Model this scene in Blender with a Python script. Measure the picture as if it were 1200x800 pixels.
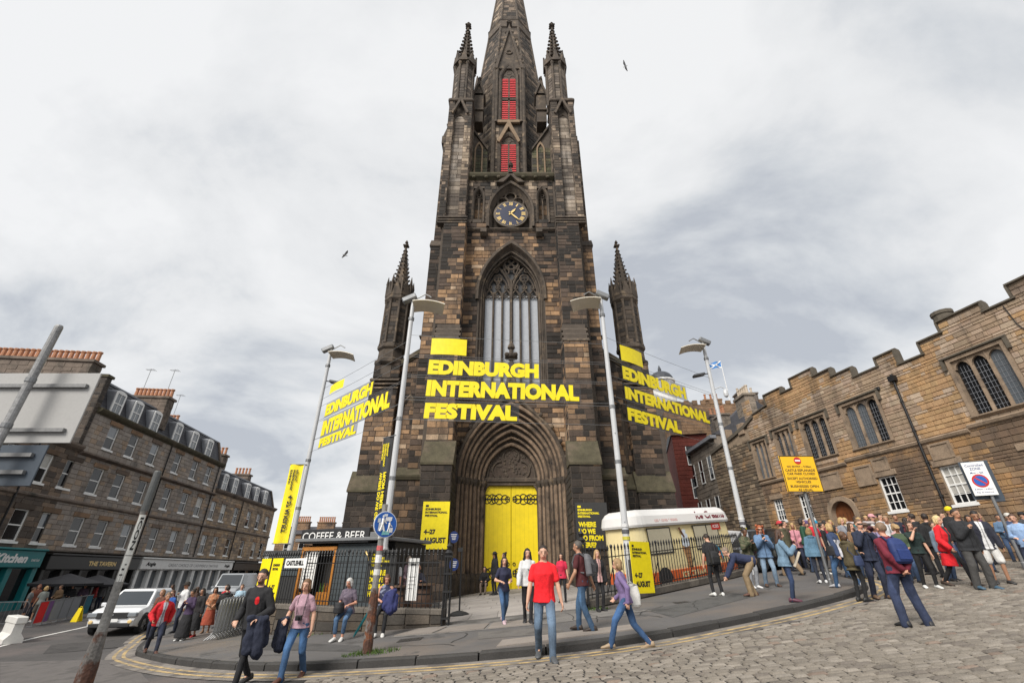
import bpy, math, random
import numpy as np
from mathutils import Vector, Matrix
from math import sin, cos, pi, radians, sqrt, atan2, hypot

RN = random.Random(11)
SC = bpy.context.scene
for _o in list(bpy.data.objects):
 bpy.data.objects.remove(_o)

# ------------------------------------------------------------------ camera (at the origin; the street lies 1.7 m below)
FPX, PITCH = 522.0, math.atan(269 / 522)
cam = bpy.data.cameras.new('camera')
cam.lens, cam.sensor_width = 36 * FPX / 1200, 36
cam.clip_start, cam.clip_end = 0.1, 3000
camo = bpy.data.objects.new('camera', cam)
SC.collection.objects.link(camo)
camo.rotation_euler = (pi / 2 + PITCH, 0, 0)
SC.camera = camo

# ------------------------------------------------------------------ daylight: overcast sky and a broad soft sun
SUN_EL, SUN_AZ = radians(43), radians(215)          # azimuth clockwise from +Y
w = bpy.data.worlds.new('World')
SC.world = w
w.use_nodes = True
wt = w.node_tree
wt.nodes.clear()


def N(t, typ, **kw):
 n = t.nodes.new(typ)
 for k, v in kw.items():
  if k in n.inputs.keys():
   n.inputs[k].default_value = v
  else:
   setattr(n, k, v)
 return n


def sky_world(t):
 L = t.links.new
 out = N(t, 'ShaderNodeOutputWorld')
 bg = N(t, 'ShaderNodeBackground', Strength=0.1)
 L(bg.outputs[0], out.inputs[0])
 sky = N(t, 'ShaderNodeTexSky', sky_type='NISHITA', sun_disc=False, sun_elevation=SUN_EL, sun_rotation=SUN_AZ)
 co = N(t, 'ShaderNodeTexCoord')
 sep = N(t, 'ShaderNodeSeparateXYZ')
 L(co.outputs['Generated'], sep.inputs[0])
 ad = N(t, 'ShaderNodeMath', operation='ADD')
 ad.inputs[1].default_value = 0.32
 L(sep.outputs['Z'], ad.inputs[0])
 mx = N(t, 'ShaderNodeMath', operation='MAXIMUM')
 mx.inputs[1].default_value = 0.08
 L(ad.outputs[0], mx.inputs[0])
 comb = N(t, 'ShaderNodeCombineXYZ')
 for i, a in enumerate('XY'):
  d = N(t, 'ShaderNodeMath', operation='DIVIDE')
  L(sep.outputs[a], d.inputs[0])
  L(mx.outputs[0], d.inputs[1])
  L(d.outputs[0], comb.inputs[i])
 mp = N(t, 'ShaderNodeMapping')
 mp.inputs['Location'].default_value = (7.7, 2.3, 1.4)
 mp.inputs['Scale'].default_value = (1.0, 1.25, 1)
 L(comb.outputs[0], mp.inputs[0])
 n1 = N(t, 'ShaderNodeTexNoise', Scale=1.3, Detail=12.0, Roughness=0.56, Distortion=0.3)
 L(mp.outputs[0], n1.inputs['Vector'])
 r = N(t, 'ShaderNodeValToRGB')
 e = r.color_ramp.elements
 e[0].position, e[0].color = 0.345, (0.50, 0.53, 0.58, 1)
 e[1].position, e[1].color = 0.56, (0.88, 0.885, 0.89, 1)
 m = e.new(0.405)
 m.color = (0.64, 0.665, 0.695, 1)
 m = e.new(0.475)
 m.color = (0.79, 0.80, 0.81, 1)
 L(n1.outputs['Fac'], r.inputs[0])
 sc10 = N(t, 'ShaderNodeVectorMath', operation='SCALE')
 sc10.inputs['Scale'].default_value = 10.0
 L(r.outputs[0], sc10.inputs[0])
 mix = N(t, 'ShaderNodeMix', data_type='RGBA')
 mix.inputs['Factor'].default_value = 0.93
 L(sky.outputs[0], mix.inputs['A'])
 L(sc10.outputs[0], mix.inputs['B'])
 L(mix.outputs['Result'], bg.inputs[0])


sky_world(wt)
sun = bpy.data.lights.new('sun', 'SUN')
sun.energy, sun.angle, sun.color = 4.0, radians(28), (1.0, 0.95, 0.88)
suno = bpy.data.objects.new('sun', sun)
SC.collection.objects.link(suno)
_d = Vector((sin(SUN_AZ) * cos(SUN_EL), cos(SUN_AZ) * cos(SUN_EL), sin(SUN_EL)))
suno.rotation_euler = _d.to_track_quat('Z', 'Y').to_euler()
vs = SC.view_settings
vs.view_transform, vs.look, vs.gamma, vs.exposure, vs.use_curve_mapping = 'Standard', 'None', 1, 0.1, False
SC.cycles.max_bounces = 6
SC.cycles.transparent_max_bounces = 12

# ------------------------------------------------------------------ measured places: pixel of the 1200x800 photograph + depth -> point
CS, SN = cos(PITCH), sin(PITCH)


def at(x, y, Y):
 v = (400 - y) / FPX
 Z = Y * (v * CS + SN) / (CS - v * SN)
 return Vector(((x - 600) / FPX * (Y * CS + Z * SN), Y, Z))


def tz(x, y):                                        # height of the sloping street
 xx = min(max(x, -14.0), 17.0)
 return -1.68 + .0886 * xx + .026 * min(max(y, -6), 32)


def gpt(x, y, h=0.0):                                # pixel -> point on the street (h above it)
 lo, hi = 2.0, 90.0
 for _ in range(50):
  m = (lo + hi) / 2
  p = at(x, y, m)
  if p.z < tz(p.x, p.y) + h:
   hi = m
  else:
   lo = m
 return at(x, y, lo)


# ------------------------------------------------------------------ objects
OFF = {}
COL = SC.collection


def props(o, label=None, cat=None, group=None, kind=None):
 for k, v in (('label', label), ('category', cat), ('group', group), ('kind', kind)):
  if v:
   o[k] = v
 return o


def thing(name, label, cat, loc=(0, 0, 0), group=None, rot=None):
 """Empty at a thing's base. Without rot its parts are given in world coordinates, with rot in its own frame."""
 o = bpy.data.objects.new(name, None)
 COL.objects.link(o)
 o.location = loc
 o.empty_display_size = .2
 if rot is not None:
  o.rotation_euler = (0, 0, rot)
  OFF[o.name] = Vector((0, 0, 0))
 else:
  OFF[o.name] = Vector(loc)
 return props(o, label, cat, group)


class G:
 def __init__(s):
  s.v, s.f, s.c, s.col, s.M = [], [], [], (1, 1, 1), None

 def add(s, vs, fs, col=None):
  k = len(s.v)
  if s.M is not None:
   vs = [s.M @ Vector(p) for p in vs]
  s.v += [tuple(p) for p in vs]
  s.f += [tuple(i + k for i in f) for f in fs]
  s.c += [col or s.col] * len(fs)
  return s

 def quad(s, a, b, c, d, col=None):
  return s.add([a, b, c, d], [(0, 1, 2, 3)], col)

 def box(s, x0, x1, y0, y1, z0, z1, col=None):
  return s.add([(x, y, z) for z in (z0, z1) for y in (y0, y1) for x in (x0, x1)],
  [(0, 2, 3, 1), (4, 5, 7, 6), (0, 1, 5, 4), (2, 6, 7, 3), (0, 4, 6, 2), (1, 3, 7, 5)], col)

 def bbox(s, x0, x1, y0, y1, z0, z1, b=.02, col=None):
  """box with chamfered edges"""
  X, Y, Z = (x0, x1), (y0, y1), (z0, z1)
  V, idx = [], {}
  for i in (0, 1):
   for j in (0, 1):
    for k in (0, 1):
     p = (X[i], Y[j], Z[k])
     q = (X[i] + (b if i == 0 else -b), Y[j] + (b if j == 0 else -b), Z[k] + (b if k == 0 else -b))
     for ax in range(3):
      idx[i, j, k, ax] = len(V)
      V.append(tuple(p[a] if a == ax else q[a] for a in range(3)))
  F = []
  for ax in range(3):
   o = [a for a in range(3) if a != ax]
   for sd in (0, 1):
    c = []
    for (m, n) in ((0, 0), (1, 0), (1, 1), (0, 1)):
     t = [0, 0, 0]
     t[ax], t[o[0]], t[o[1]] = sd, m, n
     c.append(idx[(*t, ax)])
    F.append(tuple(c) if (sd == 1) == (ax != 1) else tuple(reversed(c)))
  for ax in range(3):                          # edges along axis ax
   o = [a for a in range(3) if a != ax]
   for m in (0, 1):
    for n in (0, 1):
     t0, t1 = [0, 0, 0], [0, 0, 0]
     t0[o[0]] = t1[o[0]] = m
     t0[o[1]] = t1[o[1]] = n
     t1[ax] = 1
     F.append((idx[(*t0, o[0])], idx[(*t1, o[0])], idx[(*t1, o[1])], idx[(*t0, o[1])]))
  for i in (0, 1):
   for j in (0, 1):
    for k in (0, 1):
     F.append((idx[i, j, k, 0], idx[i, j, k, 1], idx[i, j, k, 2]))
  return s.add(V, F, col)

 def tube(s, path, r, n=8, col=None, flat=None):
  P = [Vector(p) for p in path]
  rs = list(r) if isinstance(r, (list, tuple)) else [r] * len(P)
  V, F = [], []
  up = None
  for i, p in enumerate(P):
   d = (P[min(i + 1, len(P) - 1)] - P[max(i - 1, 0)])
   d = d.normalized() if d.length > 1e-9 else Vector((0, 0, 1))
   if up is None:
    up = Vector((0, 0, 1)) if abs(d.z) < .9 else Vector((0, 1, 0))
   a = d.cross(up)
   a = a.normalized() if a.length > 1e-6 else Vector((1, 0, 0))
   b = a.cross(d).normalized()
   up = b
   for k in range(n):
    t = 2 * pi * (k + .5) / n
    V.append(p + a * cos(t) * rs[i] + b * sin(t) * rs[i])
  for i in range(len(P) - 1):
   for k in range(n):
    F.append((i * n + k, i * n + (k + 1) % n, (i + 1) * n + (k + 1) % n, (i + 1) * n + k))
  F.append(tuple(range(n - 1, -1, -1)))
  F.append(tuple(range((len(P) - 1) * n, len(P) * n)))
  return s.add(V, F, col)

 def lathe(s, prof, cx, cy, n=12, a0=0.0, col=None):
  V, F = [], []
  for r, z in prof:
   for k in range(n):
    t = a0 + 2 * pi * k / n
    V.append((cx + r * cos(t), cy + r * sin(t), z))
  for i in range(len(prof) - 1):
   for k in range(n):
    F.append((i * n + k, i * n + (k + 1) % n, (i + 1) * n + (k + 1) % n, (i + 1) * n + k))
  F.append(tuple(range(n - 1, -1, -1)))
  F.append(tuple(range((len(prof) - 1) * n, len(prof) * n)))
  return s.add(V, F, col)

 def prism(s, poly, fn, d0, d1, col=None):
  """polygon poly [(a, b)] extruded from d0 to d1; fn(a, b, d) -> point"""
  n = len(poly)
  V = [fn(a, b, d0) for a, b in poly] + [fn(a, b, d1) for a, b in poly]
  F = [tuple(range(n)), tuple(range(2 * n - 1, n - 1, -1))]
  F += [(i, n + i, n + (i + 1) % n, (i + 1) % n) for i in range(n)]
  return s.add(V, F, col)

 def ell(s, c, r, nu=10, nv=7, M=None, col=None, keep=None):
  V, F = [], []
  for j in range(nv + 1):
   ph = pi * j / nv
   for i in range(nu):
    th = 2 * pi * i / nu
    V.append(Vector((r[0] * sin(ph) * cos(th), r[1] * sin(ph) * sin(th), r[2] * cos(ph))))
  V = [(M @ p if M is not None else p) + Vector(c) for p in V]
  for j in range(nv):
   for i in range(nu):
    q = (j * nu + i, (j + 1) * nu + i, (j + 1) * nu + (i + 1) % nu, j * nu + (i + 1) % nu)
    if keep is None or keep(sum((V[k] for k in q), Vector()) / 4):
     F.append(q)
  return s.add(V, F, col)

 def band(s, A, B, col=None, closed=False):
  """quads between two point rows"""
  n = len(A)
  F = [(i, (i + 1) % n, n + (i + 1) % n, n + i) for i in range(n if closed else n - 1)]
  return s.add(list(A) + list(B), F, col)

 def mesh(s, name, mat, off=Vector((0, 0, 0)), smooth=False):
  me = bpy.data.meshes.new(name)
  me.from_pydata([(x - off.x, y - off.y, z - off.z) for x, y, z in s.v], [], s.f)
  me.validate()
  a = me.attributes.new('col', 'FLOAT_COLOR', 'FACE')
  if len(me.polygons) == len(s.c):
   a.data.foreach_set('color', [q for c in s.c for q in (c[0], c[1], c[2], 1.0)])
  if smooth:
   me.polygons.foreach_set('use_smooth', [True] * len(me.polygons))
  if mat:
   me.materials.append(mat)
  return me

 def build(s, name, mat, parent=None, smooth=False, label=None, cat=None, group=None, kind=None):
  off = OFF.get(parent.name, Vector((0, 0, 0))) if parent is not None else Vector((0, 0, 0))
  o = bpy.data.objects.new(name, s.mesh(name, mat, off, smooth))
  COL.objects.link(o)
  OFF[o.name] = off
  if parent is not None:
   o.parent = parent
  return props(o, label, cat, group, kind)


def copy_tree(o, parent=None):
 c = o.copy()
 COL.objects.link(c)
 c.parent = parent
 OFF[c.name] = OFF.get(o.name, Vector((0, 0, 0)))
 for ch in list(o.children):
  copy_tree(ch, c)
 return c


def text_mesh(txt, size, bold=0.0, shear=0.0, depth=0.0, align='LEFT', spacing=1.0, line=1.0):
 """flat lettering as (verts, faces) in its own x-y plane"""
 cu = bpy.data.curves.new('lettering', 'FONT')
 cu.body, cu.size, cu.offset, cu.shear, cu.extrude = txt, size, bold, shear, depth
 cu.align_x, cu.space_character, cu.space_line = align, spacing, line
 cu.resolution_u = 3
 o = bpy.data.objects.new('lettering', cu)
 me = bpy.data.meshes.new_from_object(o)
 V = [tuple(v.co) for v in me.vertices]
 F = [tuple(p.vertices) for p in me.polygons]
 bpy.data.objects.remove(o)
 bpy.data.curves.remove(cu)
 bpy.data.meshes.remove(me)
 return V, F


def letters(g, txt, o, u, v, n, height, width=None, bold=0.0, align='LEFT', col=None, spacing=1.0, slant=0.0, rise=.004):
 """place one line of capitals of the given height (and width) on a surface: o origin, u along, v up, n outward"""
 V, F = text_mesh(txt, 1.0, bold, slant, 0.0, 'LEFT', spacing)
 if not V:
  return
 xs, ys = [p[0] for p in V], [p[1] for p in V]
 x0, x1, y0, y1 = min(xs), max(xs), min(ys), max(ys)
 ky = height / (y1 - y0)
 kx = ky if width is None else width / (x1 - x0)
 sh = {'LEFT': 0, 'CENTER': -.5, 'RIGHT': -1}[align] * (x1 - x0) * kx
 o, u, v, n = Vector(o), Vector(u), Vector(v), Vector(n)
 g.add([o + u * ((x - x0) * kx + sh) + v * ((y - y0) * ky) + n * rise for x, y, _ in V], F, col)


# ------------------------------------------------------------------ materials
MATS = {}


def mat(name, base=(.5, .5, .5), rough=.8, metal=0.0, attr=False, var=.18, scale=3.0, fine=40.0, bump=.0, bscale=60.0,
  stain=None, alpha=None, spec=None, stretch=None, trans=0.0, coat=0.0, streak=None):
 """procedural surface: base colour (or each piece's own colour) times two noises, optional stains (colour, scale, lo, hi) and relief"""
 if name in MATS:
  return MATS[name]
 m = bpy.data.materials.new(name)
 m.use_nodes = True
 t = m.node_tree
 L = t.links.new
 b = t.nodes['Principled BSDF']
 co = N(t, 'ShaderNodeNewGeometry').outputs['Position']
 if stretch:
  mp = N(t, 'ShaderNodeMapping')
  mp.inputs['Scale'].default_value = stretch
  L(co, mp.inputs[0])
  co = mp.outputs[0]
 if attr:
  at_ = N(t, 'ShaderNodeAttribute', attribute_name='col')
  c = at_.outputs['Color']
 else:
  rgb = N(t, 'ShaderNodeRGB')
  rgb.outputs[0].default_value = (*base, 1)
  c = rgb.outputs[0]
 if stain:
  for (sc_, ss, lo, hi) in stain:
   n = N(t, 'ShaderNodeTexNoise', Scale=ss, Detail=6.0, Roughness=.62)
   L(co, n.inputs['Vector'])
   r = N(t, 'ShaderNodeMapRange')
   r.inputs['From Min'].default_value, r.inputs['From Max'].default_value = lo, hi
   L(n.outputs['Fac'], r.inputs['Value'])
   mx = N(t, 'ShaderNodeMix', data_type='RGBA')
   L(r.outputs[0], mx.inputs['Factor'])
   L(c, mx.inputs['A'])
   mx.inputs['B'].default_value = (*sc_, 1)
   c = mx.outputs['Result']
 if streak:                                       # soot and rain streaks running down the wall
  mp = N(t, 'ShaderNodeMapping')
  mp.inputs['Scale'].default_value = (1.6, 1.6, .11)
  L(co, mp.inputs[0])
  n = N(t, 'ShaderNodeTexNoise', Scale=1.0, Detail=6.0, Roughness=.65)
  L(mp.outputs[0], n.inputs['Vector'])
  r = N(t, 'ShaderNodeMapRange')
  r.inputs['From Min'].default_value, r.inputs['From Max'].default_value = .5, .74
  r.inputs['To Max'].default_value = streak[1]
  L(n.outputs['Fac'], r.inputs['Value'])
  mx = N(t, 'ShaderNodeMix', data_type='RGBA')
  L(r.outputs[0], mx.inputs['Factor'])
  L(c, mx.inputs['A'])
  mx.inputs['B'].default_value = (*streak[0], 1)
  c = mx.outputs['Result']
 if var:
  n1 = N(t, 'ShaderNodeTexNoise', Scale=scale, Detail=5.0, Roughness=.6)
  n2 = N(t, 'ShaderNodeTexNoise', Scale=fine, Detail=3.0, Roughness=.6)
  L(co, n1.inputs['Vector'])
  L(co, n2.inputs['Vector'])
  a = N(t, 'ShaderNodeMath', operation='ADD')
  L(n1.outputs['Fac'], a.inputs[0])
  L(n2.outputs['Fac'], a.inputs[1])
  r = N(t, 'ShaderNodeMapRange')
  r.inputs['From Min'].default_value, r.inputs['From Max'].default_value = .7, 1.3
  r.inputs['To Min'].default_value, r.inputs['To Max'].default_value = 1 - var, 1 + var
  L(a.outputs[0], r.inputs['Value'])
  s = N(t, 'ShaderNodeVectorMath', operation='SCALE')
  L(c, s.inputs[0])
  L(r.outputs[0], s.inputs['Scale'])
  c = s.outputs[0]
 L(c, b.inputs['Base Color'])
 b.inputs['Roughness'].default_value = rough
 b.inputs['Metallic'].default_value = metal
 if spec is not None:
  b.inputs['Specular IOR Level'].default_value = spec
 if coat:
  b.inputs['Coat Weight'].default_value = coat
  b.inputs['Coat Roughness'].default_value = .06
 if trans:
  b.inputs['Transmission Weight'].default_value = trans
 if alpha is not None:
  b.inputs['Alpha'].default_value = alpha
 if bump:
  n = N(t, 'ShaderNodeTexNoise', Scale=bscale, Detail=5.0, Roughness=.65)
  L(co, n.inputs['Vector'])
  bp = N(t, 'ShaderNodeBump', Strength=bump, Distance=.02)
  L(n.outputs['Fac'], bp.inputs['Height'])
  L(bp.outputs[0], b.inputs['Normal'])
 MATS[name] = m
 return m


SOOT = (.022, .019, .017)
M_STONE = mat('church stone', attr=True, rough=.92, var=.38, scale=2.2, fine=22, bump=.7, bscale=18,
  stain=[(SOOT, .5, .57, .85), ((.05, .055, .02), .8, .68, .85)], streak=(SOOT, .9))
M_TRIM = mat('church carved stone', (.085, .066, .05), .92, var=.42, scale=2.5, fine=18, bump=.6, bscale=14,
  stain=[(SOOT, .7, .5, .75), ((.26, .19, .12), 1.7, .56, .76)], streak=(SOOT, .7))
M_MOSS = mat('mossy stone', (.072, .063, .038), .95, var=.4, scale=2.5, fine=25, bump=.6, bscale=14,
  stain=[((.11, .085, .06), .9, .5, .7)])
M_CORE = mat('church mortar', (.085, .068, .054), .95, var=.3, bump=.4, bscale=12)
M_SLATE = mat('slate', (.052, .052, .060), .6, var=.3, scale=1.5, fine=14, bump=.4, bscale=9)
M_GLASS = mat('dark window glass', (.012, .013, .015), .05, var=.0, spec=.5)
M_SKYTINT = mat('leaded glass with painted sky', (.36, .38, .41), .35, var=.12, scale=6, bump=.2, bscale=20, spec=.6)  # sky reflection is painted into the glass colour
M_RED = mat('red louvre paint', (.70, .02, .03), .5, var=.25, scale=3)
M_YELLOW = mat('yellow paint', (.84, .64, .004), .45, var=.08, scale=.6, fine=3)
M_YPRINT = mat('yellow print', (.86, .70, .004), .55, var=.09, scale=1.6, fine=7, bump=.25, bscale=3)
M_BLACK = mat('black iron', (.012, .012, .013), .45, var=.2)
M_INK = mat('black print', (.015, .015, .015), .6, var=.0)
M_WHITE = mat('white paint', (.78, .78, .76), .5, var=.06, scale=2)
M_GOLD = mat('gilding', (.72, .52, .2), .35, .3, var=.1)
M_ASPH = mat('asphalt', (.075, .07, .068), .92, var=.28, scale=.5, fine=70, bump=.5, bscale=90,
  stain=[((.10, .085, .08), .25, .5, .62), ((.045, .043, .043), .9, .58, .68)])
M_PAVE = mat('pavement asphalt', (.105, .10, .098), .9, var=.2, scale=.8, fine=80, bump=.35, bscale=110,
  stain=[((.135, .115, .10), .35, .48, .62), ((.06, .057, .055), .8, .6, .66)])
M_SETT = mat('granite sett', attr=True, rough=.75, var=.25, scale=3, fine=60, bump=.5, bscale=45)
M_JOINT = mat('sett joint', (.022, .02, .018), .95, var=.3, bump=.5, bscale=50)
M_KERB = mat('whin kerb stone', (.036, .034, .032), .8, var=.3, scale=2, fine=40, bump=.5, bscale=30)
M_SLAB = mat('paving slab', attr=True, rough=.9, var=.16, scale=2, fine=60, bump=.3, bscale=60)
M_LINE = mat('yellow road paint', (.46, .33, .15), .85, var=.3, scale=5, stain=[((.17, .145, .11), 3, .42, .62)])
M_WLINE = mat('white road paint', (.62, .61, .58), .85, var=.2, scale=4, stain=[((.2, .19, .18), 3, .6, .68)])
M_GALV = mat('galvanised steel', (.20, .205, .21), .5, .5, var=.2, scale=4)
M_GRASS = mat('weeds', (.06, .11, .015), .9, var=.3)

# ------------------------------------------------------------------ the ground
def ribbon(path, wl, wr, h, step=None):
 """points left and right of a ground path"""
 A, B = [], []
 for i, p in enumerate(path):
  d = Vector(path[min(i + 1, len(path) - 1)]) - Vector(path[max(i - 1, 0)])
  n = Vector((-d.y, d.x)).normalized()
  a, b = Vector(p) + n * wl, Vector(p) + n * wr
  A.append((a.x, a.y, tz(a.x, a.y) + h))
  B.append((b.x, b.y, tz(b.x, b.y) + h))
 return A, B


def smooth_path(P, step=.45):
 out = []
 for i in range(len(P) - 1):
  p0, p1, p2, p3 = (Vector(P[max(i - 1, 0)]), Vector(P[i]), Vector(P[i + 1]), Vector(P[min(i + 2, len(P) - 1)]))
  k = max(2, int((p2 - p1).length / step))
  for j in range(k):
   t = j / k
   out.append(tuple(.5 * ((2 * p1) + (p2 - p0) * t + (2 * p0 - 5 * p1 + 4 * p2 - p3) * t * t + (3 * p1 - p0 - 3 * p2 + p3) * t ** 3)))
 out.append(tuple(P[-1]))
 return out


def ground_sheet():
 g = G()
 xs = [-400, -120, -60, -30] + [-24 + i * 2.0 for i in range(25)] + [34, 60, 120, 400]
 ys = [-60, -20, -6] + [-4 + i * 2.0 for i in range(20)] + [50, 80, 160, 600]
 V = [(x, y, tz(x, y)) for y in ys for x in xs]
 n = len(xs)
 g.add(V, [(j * n + i, j * n + i + 1, (j + 1) * n + i + 1, (j + 1) * n + i) for j in range(len(ys) - 1) for i in range(n - 1)])
 return g.build('road', M_ASPH, kind='structure')


ROAD = ground_sheet()
KERB = [(-16.6, 31), (-16.2, 27), (-15.0, 22.6), (-13.0, 18.9), (-11.6, 16.7), (-10.6, 15.6), (-8.71, 13.87), (-6.76, 12.35), (-4.69, 11.13),
  (-2.96, 10.53), (-1.27, 10.14), (0, 9.96), (1.26, 9.93), (2.58, 10.12), (4.16, 10.68), (5.76, 11.35), (7.19, 12.11), (8.91, 13.2),
  (10.15, 14.6), (11.0, 16.6), (12.1, 20), (13.2, 25), (14, 31), (14.5, 40)]
KP = smooth_path(KERB)
PH = .13                                             # pavement height


def pavement():
 g = G()
 n = len(KP)
 rows = []
 for i, p in enumerate(KP):
  q = (-20 + 36 * (i / (n - 1)), 44)
  row = []
  for j in range(15):
   t = (j / 14) ** 1.4
   x, y = p[0] + (q[0] - p[0]) * t, p[1] + (q[1] - p[1]) * t
   row.append((x, y, tz(x, y) + PH))
  rows.append(row)
 V = [p for r in rows for p in r]
 g.add(V, [(i * 15 + j, (i + 1) * 15 + j, (i + 1) * 15 + j + 1, i * 15 + j + 1) for i in range(n - 1) for j in range(14)])
 return g.build('pavement', M_PAVE, kind='structure')


PAVEMENT = pavement()


def kerb():
 root = G()
 A, B = ribbon(KP, .06, -.06, -.02)
 root.band(A, B)
 root = root.build('kerb', M_KERB, kind='structure')
 # stones ~0.95 m long along the path, each a piece of its own
 acc, seg, segs = 0, [KP[0]], []
 for a, b in zip(KP, KP[1:]):
  seg.append(b)
  acc += hypot(b[0] - a[0], b[1] - a[1])
  if acc > .9:
   segs.append(seg)
   seg, acc = [b], 0
 for sg in segs:
  if sg[0][1] > 30:
   continue
  (x0, y0), (x1, y1) = sg[0], sg[-1]
  d = Vector((x1 - x0, y1 - y0))
  ln = d.length
  d.normalize()
  nn = Vector((-d.y, d.x))
  g = G()
  h = PH + RN.uniform(.005, .02)
  z0, z1 = tz(x0, y0), tz(x1, y1)
  dep = RN.uniform(-.01, .01)

  def P(a, b, z):
   return (x0 + d.x * a + nn.x * b, y0 + d.y * a + nn.y * b, z0 + (z1 - z0) * a / ln + z)
  e, o, i_ = .012, -.07 + dep, .13
  V = [P(e, o, -.1), P(ln - e, o, -.1), P(ln - e, i_, -.1), P(e, i_, -.1), P(e, o, h - .03), P(ln - e, o, h - .03), P(ln - e, i_, h - .03), P(e, i_, h - .03),
  P(e + .015, o + .03, h), P(ln - e - .015, o + .03, h), P(ln - e - .015, i_, h), P(e + .015, i_, h)]
  g.add(V, [(0, 1, 5, 4), (1, 2, 6, 5), (2, 3, 7, 6), (3, 0, 4, 7), (4, 5, 9, 8), (5, 6, 10, 9), (6, 7, 11, 10), (7, 4, 8, 11), (8, 9, 10, 11)])
  g.build('kerb_stone', M_KERB, root)


kerb()
# inverse: outward is to the right of the kerb path (towards the camera)
def markings():
 i0 = next(i for i, p in enumerate(KP) if p[1] < 26.5)
 i1 = next(i for i, p in enumerate(KP) if p[0] > 11.4)
 path = KP[i0:i1]
 A, B = ribbon(path, -.07, -.78, .012)
 g = G()
 g.band(A, B)
 g.build('gutter_strip', mat('gutter stone', (.20, .18, .16), .85, var=.3, scale=2, fine=50, bump=.4, bscale=40,
  stain=[((.09, .08, .075), 1.2, .5, .62)]), kind='structure')
 for a, b in ((-.30, -.39), (-.52, -.61)):
  A, B = ribbon(path, a, b, .016)
  g = G()
  g.band(A, B)
  g.build('road_marking', M_LINE, kind='structure')
 P = [gpt(-40, 770), gpt(0, 757), gpt(45, 746), gpt(90, 736.5), gpt(118, 730)]
 A, B = ribbon([(p.x, p.y) for p in P], .07, -.07, .006)
 g = G()
 g.band(A, B)
 g.build('road_marking', M_WLINE, kind='structure')


markings()


def side_of_kerb(x, y):
 """distance outside the kerb (positive on the road side)"""
 best = 1e9
 sgn = 1
 for a, b in zip(KP, KP[1:]):
  dx, dy = b[0] - a[0], b[1] - a[1]
  L2 = dx * dx + dy * dy
  t = max(0, min(1, ((x - a[0]) * dx + (y - a[1]) * dy) / L2))
  ex, ey = x - a[0] - dx * t, y - a[1] - dy * t
  d = ex * ex + ey * ey
  if d < best:
   best = d
   sgn = -1 if (dx * ey - dy * ex) > 0 else 1
 return sgn * sqrt(best)


def setts():
 g0 = G()
 xs = [-5 + i for i in range(28)]
 V = [(x, y, tz(x, y) + .004) for y in (1.5, 30) for x in xs]
 # bed under the setts, only on the road side
 cells = []
 S = []
 y = 4.0
 row = 0
 while y < 21:
  d = .122 * RN.uniform(.95, 1.05)
  x = -4.6 + RN.uniform(0, .2)
  lim = 4 + (y - 4) * 1.45 + 3
  while x < 23:
   ln = RN.uniform(.18, .26)
   cx = x + ln / 2
   # the courses swing towards the camera left of the crossing
   yy = y + .055 * (cx - 3) + .10 * sin(cx * .55 + 1)
   if abs(cx) < 1.3 * yy + 1.5:
    sd = side_of_kerb(cx, yy)
    if sd > .80 and not (cx < -3.4 + .25 * sin(yy * 3)):
     S.append((cx, yy, ln, d))
   x += ln
  y += d
  row += 1
 S.sort(key=lambda s: -(s[2] * s[3]) / max(1.2, s[1]) ** 2 if abs(s[0]) < s[1] * 1.12 + .2 and s[1] > 6.6 else 0)

 def sett(g, s, loc=True):
  cx, cy, ln, d = s
  k = RN.random()
  c = (.175, .153, .126) if k < .6 else ((.215, .19, .16) if k < .85 else ((.13, .112, .094) if k < .96 else (.185, .14, .11)))
  f = RN.uniform(.88, 1.12)
  c = tuple(q * f for q in c)
  j = .0105
  a, b = ln / 2 - j, d / 2 - .0155
  z = tz(cx, cy)
  h = .028 + RN.uniform(-.006, .007)
  tx, ty = .0886 + RN.uniform(-.02, .02), .026 + RN.uniform(-.03, .03)
  sk = .055 + .055 * cos(cx * .55 + 1) + RN.uniform(-.012, .012)
  V = []
  for (m, hh) in ((0, -.03), (0, h - .02), (.026, h)):
   for sx, sy in ((-1, -1), (1, -1), (1, 1), (-1, 1)):
    px, py = sx * (a - m), sy * (b - m) + sx * (a - m) * sk
    V.append((cx + px, cy + py, z + hh + px * tx + py * ty))
  F = [(k_, (k_ + 1) % 4, (k_ + 1) % 4 + 4, k_ + 4) for k_ in range(4)] + [(k_ + 4, (k_ + 1) % 4 + 4, (k_ + 1) % 4 + 8, k_ + 8) for k_ in range(4)] + [(8, 9, 10, 11)]
  g.add(V, F, c)
 for s in S[:300]:
  g = G()
  sett(g, s)
  g.build('sett', M_SETT, ROAD)
 g = G()
 for s in S[300:]:
  sett(g, s)
 g.build('setts', M_SETT, ROAD, kind='stuff')
 # dark bed just above the asphalt
 g = G()
 st = .5
 nx, ny = 56, 36
 for i in range(nx):
  for j in range(ny):
   x0, y0 = -4.2 + i * st, 3.5 + j * st
   if side_of_kerb(x0 + .25, y0 + .25) > .95:
    g.quad(*[(x, y, tz(x, y) + .006) for x, y in ((x0, y0), (x0 + st, y0), (x0 + st, y0 + st), (x0, y0 + st))])
 g.build('sett_bed', M_JOINT, ROAD)


setts()


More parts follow.
